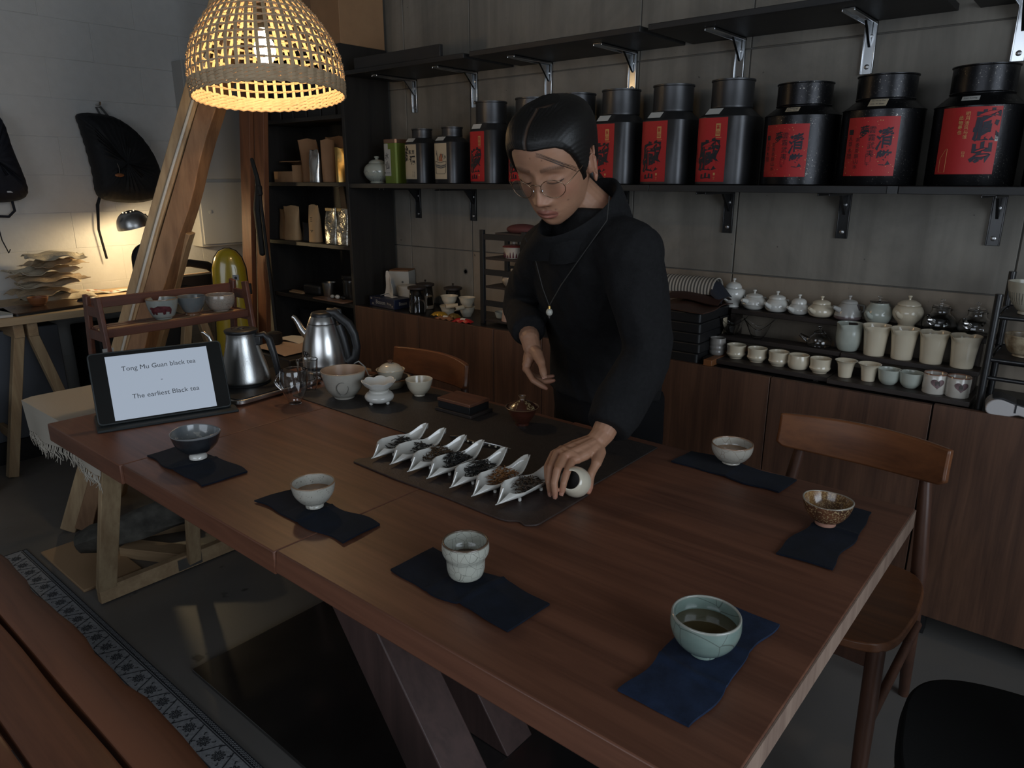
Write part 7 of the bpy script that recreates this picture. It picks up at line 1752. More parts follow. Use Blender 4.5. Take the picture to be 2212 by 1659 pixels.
# ================================================================= PLANK BENCH AND RUG
t = thing('plank_bench', 'low stained bench of wide knotty planks at the lower left corner', 'bench', (-1.20, 0.10, 0))
for k, (y0, y1) in enumerate(((0.239, 0.330), (0.131, 0.231), (0.023, 0.123), (-0.085, 0.015), (-0.193, -0.093))):
    m = MB(); N = 24; rings = []
    for i in range(N + 1):
        x = -0.95 + 1.75 * i / N + (0.01 if k % 2 else 0); e_ = 0.005 * sin(i * 1.1 + k * 2) + 0.003 * sin(i * 2.7) if k == 0 else 0.0015 * sin(i + k)
        rings.append([(x, y0 + 0.001 * sin(i * 1.7 + k), 0.410), (x, y1 + e_, 0.410), (x, y1 + e_ - 0.003, 0.446), (x, y1 + e_ - 0.010, 0.4500), (x, y0 + 0.006, 0.450), (x, y0 + 0.001, 0.446)])
    m.loft(rings); m.build('plank', M['bench'], t, smooth=40)
for x in (-0.78, 0.62): B('leg_frame', M['bench'], t, x - 0.05, x + 0.05, -0.38, 0.26, 0.0, 0.409, 0.003)
# rug
a = NT('grey_woven_rug'); v = a.coords()
n1 = a.noise(v, 120, 3); a.base(a.ramp(n1, [(0.3, (0.25, 0.255, 0.27)), (0.7, (0.36, 0.37, 0.39))])); a.bump(a.noise(v, 420, 2), 0.6, 0.002); a.set(Roughness=0.95, Specular_IOR_Level=0.1); M['rug'] = a.m
M['rug_dark'] = plain('rug_dark_yarn', (0.026, 0.028, 0.034), 0.95, 0, 0.5, 300, 0.2)
M['rug_red'] = plain('rug_field', (0.075, 0.060, 0.055), 0.95, 0, 0.5, 200, 0.3)
t = thing('woven_rug', 'grey woven rug with a dark flower vine border, lying under the plank bench', 'rug', (-1.80, 0.10, 0))
B('rug_ground', M['rug'], t, -1.28, 1.60, -0.60, 0.588, 0.0006, 0.006)
B('field', M['rug_red'], t, -1.20, 1.55, -0.55, 0.515, 0.0061, 0.0070)
MB().box(-1.283, 1.60, 0.5885, 0.606, 0.0006, 0.0050).build('edge_band', M['rug_dark'], t)
# lace-like edging: little loops
lp = MB().tube([(0.0035 * cos(q), 0.0055 * sin(q), 0) for q in np.linspace(0, 2 * pi, 9)], 0.0011, 4, cap=False).mesh('edge_loop', plain('pale_rug_yarn', (0.20, 0.205, 0.215), 0.95))
def pat(dst, x, y, s=1.0, z=0.0062): return [((px_ * s) + x, (py_ * s) + y, z) for px_, py_ in dst]
mL = MB()
for k in range(290):
    x = -1.27 + k * 0.0099
    mL.tube([(x + 0.0033 * cos(q), 0.5975 + 0.005 * sin(q), 0.0055) for q in np.linspace(0, 2 * pi, 8)], 0.0009, 4, cap=False)
tag(mL.build('loop_edging', D.materials['pale_rug_yarn'], t), kind='stuff')
# flower motif (rosette with petals, leaves) and the diagonal vine between two flowers
def flower():
    m = MB()
    def flat(pts, w, z=0.0066):
        for i in range(len(pts) - 1):
            a_, b_ = Vector(pts[i]), Vector(pts[i + 1]); d = (b_ - a_); nrm = Vector((-d.y, d.x)).normalized() * w
            m.add([(a_.x + nrm.x, a_.y + nrm.y, z), (a_.x - nrm.x, a_.y - nrm.y, z), (b_.x - nrm.x, b_.y - nrm.y, z), (b_.x + nrm.x, b_.y + nrm.y, z)], [(0, 1, 2, 3)])
    for k in range(9):
        an_ = 2 * pi * k / 9
        flat([(0.006 * cos(an_), 0.006 * sin(an_)), (0.0165 * cos(an_ + 0.28), 0.0145 * sin(an_ + 0.28)), (0.019 * cos(an_ + 0.5), 0.0165 * sin(an_ + 0.5)), (0.013 * cos(an_ + 0.62), 0.012 * sin(an_ + 0.62)), (0.007 * cos(an_ + 0.5), 0.007 * sin(an_ + 0.5))], 0.0011)
    flat([(0.004 * cos(q), 0.004 * sin(q)) for q in np.linspace(0, 2 * pi, 9)], 0.0010)
    for sx_, sy_ in ((1, 1), (-1, -1), (1, -1), (-1, 1)):
        flat([(sx_ * 0.019, sy_ * 0.012), (sx_ * 0.026, sy_ * 0.019), (sx_ * 0.021, sy_ * 0.021)], 0.0012)
    return m.mesh('flower_motif', M['rug_dark'], 0)
def vine():
    m = MB(); P_ = [(-0.018, -0.030), (-0.012, -0.022), (-0.004, -0.006), (0.002, 0.006), (0.010, 0.022), (0.020, 0.029)]
    for i in range(len(P_) - 1):
        a_, b_ = Vector(P_[i]), Vector(P_[i + 1]); d = b_ - a_; nrm = Vector((-d.y, d.x)).normalized() * 0.0016
        m.add([(a_.x + nrm.x, a_.y + nrm.y, 0.0066), (a_.x - nrm.x, a_.y - nrm.y, 0.0066), (b_.x - nrm.x, b_.y - nrm.y, 0.0066), (b_.x + nrm.x, b_.y + nrm.y, 0.0066)], [(0, 1, 2, 3)])
    return m.mesh('vine_motif', M['rug_dark'], 0)
FM, VM = flower(), vine()
for k in range(26):
    x = -1.22 + k * 0.0755
    o = D.objects.new('flower_motif', FM); COL.objects.link(o); o.parent = t; o.location = (x, 0.552, 0); o.scale = (1, 1 if k % 2 else -1, 1)
    o = D.objects.new('vine_motif', VM); COL.objects.link(o); o.parent = t; o.location = (x + 0.0378, 0.552, 0); o.scale = (1, 1 if k % 2 else -1, 1)
for y in (0.519, 0.584):
    B('border_line', M['rug_dark'], t, -1.27, 1.6, y - 0.0014, y + 0.0014, 0.0061, 0.0067)
MB().box(-1.281, -1.276, 0.515, 0.588, 0.0061, 0.0067).build('border_line', M['rug_dark'], t)

# ================================================================= THE MAN
from mathutils import noise as mnoise
PT = thing('person', 'man in black linen top and round glasses leaning over the table, reaching down', 'person', (-1.10, 1.78, 0))
PO = Vector((-1.10, 1.78, 0))
HR = Matrix(((-0.9808, .1769, .082), (-.1946, -.8631, -.4661), (-.0117, -.4731, .8809)))
HS = 1.07
HC = Vector((-0.984, 1.3196, 1.442))
def hw(p):
    return HC + HR @ (Vector(p) * HS)

# ---- head as height / angle function (local: x = his right, y = forward, z = up, origin between the eyes' level)
zk = [-.122, -.118, -.108, -.094, -.076, -.056, -.036, -.012, .012, .036, .058, .080, .093, .101, .105, .107]
ak = [.010, .021, .034, .045, .054, .061, .0665, .0715, .0735, .0755, .0755, .070, .058, .040, .022, .004]
fk = [.045, .056, .0690, .0790, .0865, .0865, .087, .087, .089, .0905, .086, .073, .052, .030, .010, -.012]
bk_ = [.010, .010, .015, .030, .048, .064, .078, .088, .095, .099, .098, .090, .076, .056, .038, .020]
zd = np.linspace(zk[0], zk[-1], 260)
def sm(arr):
    y = np.interp(zd, zk, arr); k = np.ones(17) / 17
    return np.convolve(np.pad(y, 8, mode='edge'), k, mode='valid')
AD, FD, BD = sm(ak), sm(fk), sm(bk_)
def G2(x, z, x0, z0, sx_, sz_): return np.exp(-((x - x0) / sx_) ** 2 - ((z - z0) / sz_) ** 2)
def face_feat(x, z):
    ax = np.abs(x)
    d = np.zeros_like(x)
    amp = np.interp(z, [-.064, -.058, -.052, -.046, -.040, -.030, -.018, -.004, .010, .022], [0, .002, .0125, .0225, .0235, .0185, .0135, .0085, .0045, .0])
    sg = np.interp(z, [-.06, -.046, -.036, -.02, .0, .02], [.013, .0125, .0110, .0088, .0080, .0100])
    d += amp * np.exp(-(x / sg) ** 2)
    d += .0085 * (G2(x, z, .0150, -.0480, .0068, .0065) + G2(x, z, -.0150, -.0480, .0068, .0065))
    d -= .0045 * (G2(x, z, .0075, -.0560, .004, .003) + G2(x, z, -.0075, -.0560, .004, .003))
    d -= .0105 * np.exp(-((ax - .030) / .0165) ** 2 - ((z - .003) / .0115) ** 2)
    d += .0085 * np.exp(-((ax - .032) / .0125) ** 2 - ((z + .003) / .0085) ** 2)
    d -= .0016 * np.exp(-((ax - .032) / .012) ** 2 - ((z - .0075) / .0018) ** 2)
    d -= .0018 * np.exp(-((ax - .032) / .013) ** 2 - ((z + .0100) / .0018) ** 2)
    d += .0042 * np.exp(-((ax - .030) / .020) ** 2 - ((z - .0215) / .0070) ** 2)
    d += .0048 * np.exp(-((ax - .048) / .018) ** 2 - ((z + .030) / .018) ** 2)
    d += .0055 * G2(x, z, 0, -.0720, .0150, .0040) + .0066 * G2(x, z, 0, -.0825, .0145, .0048)
    d -= .0030 * np.exp(-(x / .020) ** 2 - ((z + .0772) / .0017) ** 2)
    d -= .0025 * G2(x, z, 0, -.0905, .012, .004)
    d -= .0014 * G2(x, z, 0, -.0645, .0035, .005)
    d += .0050 * G2(x, z, 0, -.106, .016, .010)
    return d
def head_pts(T, Z, off=0.0, feat=True):
    a_ = np.interp(Z, zd, AD); f_ = np.interp(Z, zd, FD); b_ = np.interp(Z, zd, BD)
    s, c = np.sin(T), np.cos(T)
    x = (a_ + off) * np.sign(s) * np.abs(s) ** 0.92
    y = np.where(c > 0, (f_ + off) * np.abs(c) ** 0.86, -(b_ + off) * np.abs(c) ** 0.95)
    if feat:
        y = y + face_feat(x, Z) * np.clip(c * 2.2, 0, 1)
    return x, y
def head_mesh(nz, nt, off=0.0, zlo=None, offf=None):
    zz = np.concatenate([np.linspace(zlo or zk[0], .100, int(nz * .8)), .100 + (.107 - .100) * np.sin(np.linspace(0, 1, nz - int(nz * .8) + 1)[1:] * pi / 2)])
    tt = np.linspace(0, 2 * pi, nt, endpoint=False)
    T, Z = np.meshgrid(tt, zz)
    o_ = off if offf is None else offf(T, Z)
    x, y = head_pts(T, Z, o_)
    zo = Z + np.maximum(0, (Z - .075) / .045) * (o_ if offf is not None else off)
    return np.stack([x, y, zo], -1), T, Z
Hg, _, _ = head_mesh(120, 150)
bmesh_b = MB()
bmesh_b.loft([[tuple(hw(p)) for p in row] for row in Hg])
# ears
for s in (-1, 1):
    ME = Matrix.Translation((s * .0755, -.012, -.012)) @ Matrix.Rotation(radians(s * -24), 4, 'Z') @ Matrix.Rotation(radians(14), 4, 'X')
    def el(p): return tuple(hw(ME @ Vector(p)))
    rim = []
    for q in np.linspace(-2.1, 2.6, 20):
        rim.append(el((s * .006 * (1 + 0.2 * sin(q)), -.0015 - .0175 * cos(q - 0.2) * (1 if cos(q - .2) > 0 else .7), .031 * sin(q) if q > 0 else .030 * sin(q))))
    bmesh_b.tube(rim, [.0030 + .0012 * sin(pi * k / 19) for k in range(20)], 8, round_ends=True)
    bmesh_b.tube([el((s * .0045, .001, .018)), el((s * .006, -.008, .004)), el((s * .0048, -.003, -.014))], [.0030, .0035, .0035], 8, round_ends=True)
    k0 = len(bmesh_b.v); bmesh_b.ell((0, 0, 0), (.0032, .016, .029), 16, 10); bmesh_b.v[k0:] = [el((p[0] + s * .0005, p[1] - .002, p[2])) for p in bmesh_b.v[k0:]]
    k0 = len(bmesh_b.v); bmesh_b.ell((0, 0, 0), (.0042, .0085, .0100), 12, 8); bmesh_b.v[k0:] = [el((p[0] + s * .002, p[1] + .002, p[2] - .030)) for p in bmesh_b.v[k0:]]
    k0 = len(bmesh_b.v); bmesh_b.ell((0, 0, 0), (.012, .018, .022), 12, 8); bmesh_b.v[k0:] = [el((p[0] - s * .008, p[1] + .004, p[2])) for p in bmesh_b.v[k0:]]
# neck, shoulders, torso core, arms, legs
C7 = Vector((-0.955, 1.450, 1.325))
bmesh_b.tube([tuple(hw((0, -.022, -.040))), tuple(hw((0, -.034, -.085))), tuple(hw((0, -.040, -.110)).lerp(C7, .5)), tuple(C7), (-0.975, 1.475, 1.22)], [.054, .053, .054, .060, .085], 24)
J = dict(rsh=(-1.160, 1.500, 1.228), rel=(-1.322, 1.610, 1.050), lsh=(-0.812, 1.395, 1.240), lel=(-0.800, 1.440, 1.018), hip=(-1.09, 1.72, 0.90))
bmesh_b.tube([(-0.975, 1.475, 1.25), (-1.00, 1.53, 1.14), (-1.04, 1.62, 1.02), (-1.08, 1.70, 0.90), (-1.09, 1.73, 0.82)], [.085, .100, .100, .105, .100], 20, round_ends=True)
bmesh_b.tube([J['rsh'], (-0.98, 1.455, 1.262), J['lsh']], [.034, .050, .034], 14, round_ends=True)
Lw0, Lw1 = (-0.808, 1.278, 0.8560), (-0.8085, 1.252, 0.8440)
Rw0, Rw1 = (-1.160, 1.457, 0.9950), (-1.1430, 1.446, 0.9700)
bmesh_b.tube([J['lsh'], tuple(Vector(J['lsh']).lerp(Vector(J['lel']), .5)), J['lel'], tuple(Vector(J['lel']).lerp(Vector(Lw0), .45)), Lw0], [.032, .034, .034, .034, .0265], 14, round_ends=True)
bmesh_b.tube([J['rsh'], tuple(Vector(J['rsh']).lerp(Vector(J['rel']), .5)), J['rel'], tuple(Vector(J['rel']).lerp(Vector(Rw0), .45)), Rw0], [.032, .034, .034, .034, .0265], 14, round_ends=True)
for s, fx, fy in ((-1, -1.20, 1.84), (1, -0.985, 1.80)):
    bmesh_b.tube([(-1.09 + s * .075, 1.73, 0.84), (-1.09 + s * .09, 1.765, 0.47), (fx, fy, 0.08)], [.082, .054, .036], 14, round_ends=True)
    bmesh_b.tube([(fx, fy + .02, .045), (fx + .02, fy - .14, .032)], [.036, .026], 12, round_ends=True)
# hands: palm web plus five separate fingers each
def hand(w0, w1, fingers, thumb, rs):
    W0, W1 = Vector(w0), Vector(w1)
    bmesh_b.tube([W0, W1], [.0255, .0235], 14, round_ends=True)
    kn = [Vector(f[1]) for f in fingers]; bs = [Vector(f[0]) for f in fingers]
    for f, r_ in zip(fingers, rs):
        a_, b_ = Vector(f[0]), Vector(f[1])
        bmesh_b.tube([W1.lerp(a_, .2), W1.lerp(a_, .7), a_.lerp(b_, .4), b_], [.0170, .0160, .0135, r_ * 1.28], 12, round_ends=True)
        bmesh_b.tube([b_, Vector(f[2])], [r_ * 1.25, r_ * 1.10], 12, round_ends=True)
        bmesh_b.tube([Vector(f[2]), Vector(f[3])], [r_ * 1.12, r_ * .98], 12, round_ends=True)
        bmesh_b.tube([Vector(f[3]), Vector(f[3]).lerp(Vector(f[4]), .6), Vector(f[4])], [r_ * 1.0, r_ * .92, r_ * .66], 12, round_ends=True)
    for i in range(3):
        for u in (0.15, 0.45, 0.75):
            p, q = bs[i].lerp(kn[i], u), bs[i + 1].lerp(kn[i + 1], u); bmesh_b.tube([p, q], .0135 - .002 * u, 10, round_ends=True)
        bmesh_b.tube([kn[i].lerp(bs[i], .12), kn[i + 1].lerp(bs[i + 1], .12)], .0088, 10, round_ends=True)
    T_ = [Vector(p) for p in thumb]
    bmesh_b.tube([W1.lerp(T_[0], .3), T_[0]], [.017, .0150], 12, round_ends=True)
    bmesh_b.tube([T_[0], T_[0].lerp(T_[1], .5), T_[1]], [.0155, .0135, .0115], 12, round_ends=True)
    bmesh_b.tube([T_[0], bs[0].lerp(kn[0], .35)], [.012, .011], 12, round_ends=True)
    for i in range(1, len(T_) - 1):
        last = i == len(T_) - 2
        bmesh_b.tube([T_[i], T_[i].lerp(T_[i + 1], .55), T_[i + 1]], [.0104 if i == 1 else .0098, .0094, .0100 if not last else .0066], 12, round_ends=True)
LF = dict(index=[(-0.7962, 1.225, 0.8358), (-0.811, 1.165, 0.8247), (-0.7972, 1.128, 0.8149), (-0.793, 1.112, 0.7977), (-0.7945, 1.108, 0.7748)],
          mid=[(-0.8043, 1.228, 0.8433), (-0.8295, 1.16, 0.8316), (-0.8125, 1.115, 0.8203), (-0.8085, 1.100, 0.7971), (-0.8035, 1.098, 0.7684)],
          ring=[(-0.8149, 1.235, 0.8452), (-0.8531, 1.168, 0.8309), (-0.8340, 1.12, 0.8178), (-0.8262, 1.105, 0.7937), (-0.8225, 1.106, 0.7655)],
          pink=[(-0.8275, 1.245, 0.8432), (-0.8750, 1.185, 0.8200), (-0.8600, 1.142, 0.807), (-0.8480, 1.127, 0.7931), (-0.8410, 1.123, 0.7740)])
LT = [(-0.7900, 1.238, 0.8290), (-0.7719, 1.200, 0.8195), (-0.7700, 1.176, 0.8020), (-0.7660, 1.165, 0.7860), (-0.7620, 1.158, 0.7720)]
hand(Lw0, Lw1, [LF['index'], LF['mid'], LF['ring'], LF['pink']], LT, (.0074, .0076, .0072, .0062))
RF = [[(-1.1382, 1.440, 0.9617), (-1.1400, 1.417, 0.923), (-1.1065, 1.405, 0.8990), (-1.0856, 1.408, 0.8895), (-1.0704, 1.415, 0.8810)],
      [(-1.1511, 1.452, 0.9576), (-1.1570, 1.437, 0.9140), (-1.1189, 1.427, 0.8960), (-1.0872, 1.428, 0.8925), (-1.0602, 1.433, 0.9005)],
      [(-1.1649, 1.465, 0.9531), (-1.1740, 1.457, 0.9070), (-1.1420, 1.451, 0.8930), (-1.1058, 1.450, 0.8945), (-1.0780, 1.453, 0.9050)],
      [(-1.1763, 1.475, 0.9495), (-1.1900, 1.476, 0.9010), (-1.1680, 1.476, 0.8890), (-1.1450, 1.476, 0.8890), (-1.1240, 1.477, 0.8940)]]
RTm = [(-1.1120, 1.428, 0.9640), (-1.0830, 1.408, 0.9485), (-1.0690, 1.397, 0.9338), (-1.0590, 1.391, 0.9190)]
hand(Rw0, Rw1, RF, RTm, (.0074, .0076, .0072, .0062))

def remesh(mb, voxel, smooth_it, name, mats, factor=0.5):
    o = mb.build('tmp_' + name, [mats] if not isinstance(mats, list) else mats, None, smooth=0)
    m_ = o.modifiers.new('r', 'REMESH'); m_.mode = 'VOXEL'; m_.voxel_size = voxel; m_.use_smooth_shade = True
    if smooth_it:
        s_ = o.modifiers.new('s', 'SMOOTH'); s_.iterations = smooth_it; s_.factor = factor
    bpy.context.view_layer.update()
    dg = bpy.context.evaluated_depsgraph_get()
    me = D.meshes.new_from_object(o.evaluated_get(dg)); me.name = name
    D.objects.remove(o)
    me.materials.clear()
    me.materials.append(mats if not isinstance(mats, list) else mats[0])
    me.polygons.foreach_set('use_smooth', [True] * len(me.polygons))
    return me
def get_co(me):
    a_ = np.empty(len(me.vertices) * 3, dtype=np.float32); me.vertices.foreach_get('co', a_); return a_.reshape(-1, 3).astype(np.float64)
def get_no(me):
    a_ = np.empty(len(me.vertices) * 3, dtype=np.float32); me.vertices.foreach_get('normal', a_); return a_.reshape(-1, 3).astype(np.float64)
def set_co(me, co):
    me.vertices.foreach_set('co', co.astype(np.float32).ravel()); me.update()
bmesh_b.v = [tuple(Vector(p) - PO) for p in bmesh_b.v]
skin = NT('skin'); at = skin.n('ShaderNodeAttribute', attribute_name='skin_tint_shade')
sv = skin.coords()
sk_n = skin.noise(sv, 55, 4)
skin.base(skin.mix(skin.ramp(sk_n, [(0.3, (0.90, 0.90, 0.90)), (0.75, (1, 1, 1))]), at.outputs['Color'], at.outputs['Color'], 'MULTIPLY') if False else at.outputs['Color'])
skin.bump(skin.noise(sv, 420, 3), 0.12, 0.0006)
skin.set(Roughness=0.48, Subsurface_Weight=0.12, Subsurface_Scale=0.006, Specular_IOR_Level=0.4)
skin.b.inputs['Subsurface Radius'].default_value = (1.0, 0.35, 0.2)
bme = remesh(bmesh_b, 0.0017, 3, 'body', skin.m)
body = D.objects.new('body', bme); COL.objects.link(body); body.parent = PT
# skin tint by position: lips, brows, ears, knuckles, a few small marks; shade painted into lids, nostrils and mouth line
co = get_co(bme) + np.array(PO)
HRn = np.array(HR); loc_ = ((co - np.array(HC)) @ HRn) / HS
x, y, z = loc_[:, 0], loc_[:, 1], loc_[:, 2]
onhead = (np.abs(x) < .10) & (z > -.125) & (z < .13) & (y > -.12) & (y < .13)
front = onhead & (y > .035)
base = np.tile(np.array([0.400, 0.212, 0.132]), (len(co), 1))
def blend(mask, col):
    k = np.clip(mask, 0, 1)[:, None]; global base; base = base * (1 - k) + np.array(col) * k
nz_ = np.sin(x * 190 + 3 * np.sin(z * 130)) * np.sin(z * 170 + 2 * np.sin(y * 140))
base *= (1 + 0.04 * nz_)[:, None]
F = front.astype(float)
blend(F * .45 * np.exp(-((np.abs(x) - .046) / .020) ** 2 - ((z + .030) / .018) ** 2), (0.46, 0.19, 0.13))
blend(F * .35 * np.exp(-(x / .014) ** 2 - ((z + .042) / .012) ** 2), (0.45, 0.20, 0.13))
lipw = .0245 * (1 - ((z + .0775) / .0125) ** 2).clip(0, 1) ** .5
blend(F * (np.abs(x) < lipw) * (z > -.090) * (z < -.0665) * .8, (0.30, 0.098, 0.078))
blend(F * np.exp(-((z + .0772 + .9 * x * x * 3) / .0011) ** 2) * (np.abs(x) < .023) * .8, (0.085, 0.03, 0.024))
ax = np.abs(x)
browz = .0205 + .0035 * np.sin((ax - .012) / .040 * pi) - .002 * (ax > .04) * (ax - .04) / .01
blend(F * np.clip(1.5 * np.exp(-((z - browz) / .0040) ** 2), 0, 1) * ((ax > .011) & (ax < .053)) * (.55 + .15 * np.sin(x * 2200 + z * 700)), (0.055, 0.032, 0.024))
blend(F * np.exp(-((ax - .032) / .014) ** 2 - ((z - .006) / .005) ** 2) * .4, (0.24, 0.115, 0.075))
lash = -.0088 - .0040 * (1 - ((ax - .0315) / .0145) ** 2).clip(0, 1) + .0035
blend(F * np.exp(-((z - lash) / .0012) ** 2) * (np.abs(ax - .0315) < .0150) * .95, (0.020, 0.013, 0.010))
blend(F * np.exp(-((ax - .0072) / .0032) ** 2 - ((z + .0572) / .0020) ** 2) * .8, (0.07, 0.03, 0.022))
for mx, mz in ((-.022, -.067), (.006, .047), (-.045, -.055), (-.018, .042)):
    blend(F * np.exp(-((x - mx) / .0013) ** 2 - ((z - mz) / .0013) ** 2) * .85, (0.10, 0.045, 0.03))
blend(onhead * (ax > .070) * .35, (0.44, 0.19, 0.13))
blend(F * .25 * np.clip(np.exp(-((z + .067) / .004) ** 2) * (ax < .026) + np.exp(-(x / .02) ** 2 - ((z + .104) / .010) ** 2), 0, 1), (0.22, 0.13, 0.095))
hand_m = ((co[:, 2] < 0.90) & (co[:, 1] < 1.215) & (co[:, 2] > .74)).astype(float)
for f in list(LF.values()) + RF:
    for i, (s_, am) in enumerate(((.010, .35), (.008, .30))):
        d_ = np.linalg.norm(co - np.array(f[1 + i]), axis=1); blend(np.exp(-(d_ / s_) ** 2) * am, (0.36, 0.145, 0.095))
    d_ = np.linalg.norm(co - np.array(f[4]), axis=1); blend(np.exp(-(d_ / .011) ** 2) * .55, (0.47, 0.20, 0.145))
d_ = np.linalg.norm(co - np.array(LT[-1]), axis=1); blend(np.exp(-(d_ / .016) ** 2) * .6, (0.48, 0.18, 0.13))
ca = bme.color_attributes.new('skin_tint_shade', 'FLOAT_COLOR', 'POINT')
ca.data.foreach_set('color', np.concatenate([base, np.ones((len(base), 1))], 1).astype(np.float32).ravel())
# finger nails
nl = plain('nail', (0.50, 0.26, 0.19), 0.3)
def nail(tip, prev, facing, w=0.0048, l=0.0052):
    tip, prev = Vector(tip) - PO, Vector(prev) - PO; d = (tip - prev).normalized(); n_ = Vector(facing); n_ = (n_ - d * n_.dot(d)).normalized(); s_ = d.cross(n_)
    c_ = tip - d * 0.0015 + n_ * 0.0052
    MB().grid(lambda u, v_: tuple(c_ + d * (l * (v_ * 2 - 1)) + s_ * (w * (2 * u - 1)) - n_ * (0.0016 * (2 * u - 1) ** 2 + 0.0010 * max(0, 2 * v_ - 1) ** 2)), 8, 6, 0.0006).build('nail', nl, PT, smooth=60)
nail(RTm[-1], RTm[-2], (0.5, -0.85, 0.15), 0.0062, 0.0068)
for f in (LF['index'], LF['mid'], LF['ring']): nail(f[4], f[3], (-0.15, -0.6, 0.3) if f is not LF['index'] else (0.2, -0.8, 0.2))

# ---- hair
def hairline(T):
    t_ = np.abs(((T + pi) % (2 * pi)) - pi) * 180 / pi
    return np.interp(t_, [0, 18, 34, 46, 56, 64, 70, 76, 82, 90, 100, 112, 130, 180], [.056, .058, .056, .048, .033, .012, -.012, -.026, -.018, .014, .012, -.035, -.060, -.075])
def hoff(T, Z):
    k = np.clip((Z - hairline(T)) / .006, 0, 1)
    t_ = np.abs(((T + pi) % (2 * pi)) - pi)
    full = .0075 + .0060 * np.clip((t_ - .7) / 1.2, 0, 1) + .001 * np.clip((Z - .05) / .05, 0, 1)
    full = full * np.clip(.35 + (Z - hairline(T)) / .030, 0, 1)
    return np.where(k > 0, -.006 + (full + .006) * k, -.006)
Hh, TT, ZZ = head_mesh(130, 220, offf=hoff, zlo=-.105)
# combed strands: fine grooves running back from the parting
px_ = Hh[:, :, 0]; py_ = Hh[:, :, 1]; pz_ = Hh[:, :, 2]
part = .013
ang = np.arctan2(pz_ - .02, px_ - part)
vis = (hoff(TT, ZZ) > 0).astype(float)
gro = .35 * (.0007 * np.sin(ang * 64 + 9 * np.sin(py_ * 26)) + .0005 * np.sin(ang * 143 + 14 * np.sin(py_ * 17 + 1))) * vis
partg = np.exp(-((px_ - part - .1 * (py_ - .06) * (py_ < .06)) / .0022) ** 2) * (pz_ > .035) * (py_ > -.03)
r_c = np.sqrt(px_ ** 2 + py_ ** 2 + (pz_ - .01) ** 2)[:, :, None]
Hh = Hh + Hh * 0 + ((Hh - np.array([0, 0, .01])) / r_c) * (gro - .0042 * partg * vis)[:, :, None]
hm = NT('black_hair'); hat = hm.n('ShaderNodeAttribute', attribute_name='hair_tint'); hm.base(hat.outputs['Color'])
hn = hm.noise(hm.coords((18, 260, 260), 'Object'), 1.0, 3); hm.bump(hn, 0.35, 0.001); hm.set(Roughness=0.5, Specular_IOR_Level=0.45)
mb = MB(); mb.loft([[tuple(hw(p) - PO) for p in row] for row in Hh])
hair = mb.build('hair', hm.m, PT, smooth=80)
tint = np.tile(np.array([0.0065, 0.0055, 0.0050]), (Hh.shape[0] * Hh.shape[1], 1))
k = np.clip(partg.ravel() * 1.3, 0, 1)[:, None]; tint = tint * (1 - k) + np.array([0.10, 0.060, 0.040]) * k
hc_ = hair.data.color_attributes.new('hair_tint', 'FLOAT_COLOR', 'POINT')
hc_.data.foreach_set('color', np.concatenate([tint, np.ones((len(tint), 1))], 1).astype(np.float32).ravel())
hs_m = plain('hair_strand_black', (0.008, 0.006, 0.005), 0.4)
def head_surf(T, Z, off):
    xx, yy = head_pts(np.array([T]), np.array([Z]), off); return (float(xx[0]), float(yy[0]), Z)
m = MB(); r = random.Random(4)
for i in range(6):
    s0 = r.uniform(-.02, .02); pts = []
    for u in np.linspace(0, 1, 12):
        T = -(0.10 + 1.02 * u + s0) ; Z = .058 - .0016 * i - (.052 + .010 * (i / 15)) * u ** 1.25 + .006 * sin(3 * u) * (i / 15)
        pts.append(tuple(hw(head_surf(T, Z, .0008)) - PO))
    m.tube(pts, [.0002 + .00025 * (1 - abs(2 * u - 1)) for u in np.linspace(0, 1, 12)], 5)
for i in range(14):
    pts = []
    for u in np.linspace(0, 1, 8):
        T = -(1.22 + .16 * u + .010 * i); Z = -.004 - .030 * u + .002 * i * (1 - u); pts.append(tuple(hw(head_surf(T, Z, .0010)) - PO))
    m.tube(pts, .0005, 4)
tag(m.build('loose_strands', hs_m, PT, smooth=60), kind='stuff')
# tied tail at the nape
tp = [hw((0, -.100, .020)), hw((0, -.122, -.02)), hw((0, -.122, -.07)), Vector((-0.955, 1.535, 1.335)), Vector((-0.95, 1.56, 1.25))]
m = MB(); m.tube([tuple(p - PO) for p in tp], [.022, .024, .020, .018, .006], 12); m.build('hair_tail', hs_m, PT, smooth=60)
# eyelashes
m = MB()
for s in (-1, 1):
    pts = []
    for u in np.linspace(0, 1, 10):
        xx = s * (.0175 + .029 * u); zz = -.0053 - .0040 * (1 - ((abs(xx) - .0315) / .0145) ** 2)
        tt_ = atan2(xx, .085); X_, Y_ = head_pts(np.array([np.arcsin(np.clip(xx / .0718, -1, 1))]), np.array([zz]), .0010); pts.append(tuple(hw((float(X_[0]), float(Y_[0]), zz)) - PO))
    m.tube(pts, .0007, 5)
m.build('eyelashes', hs_m, PT)

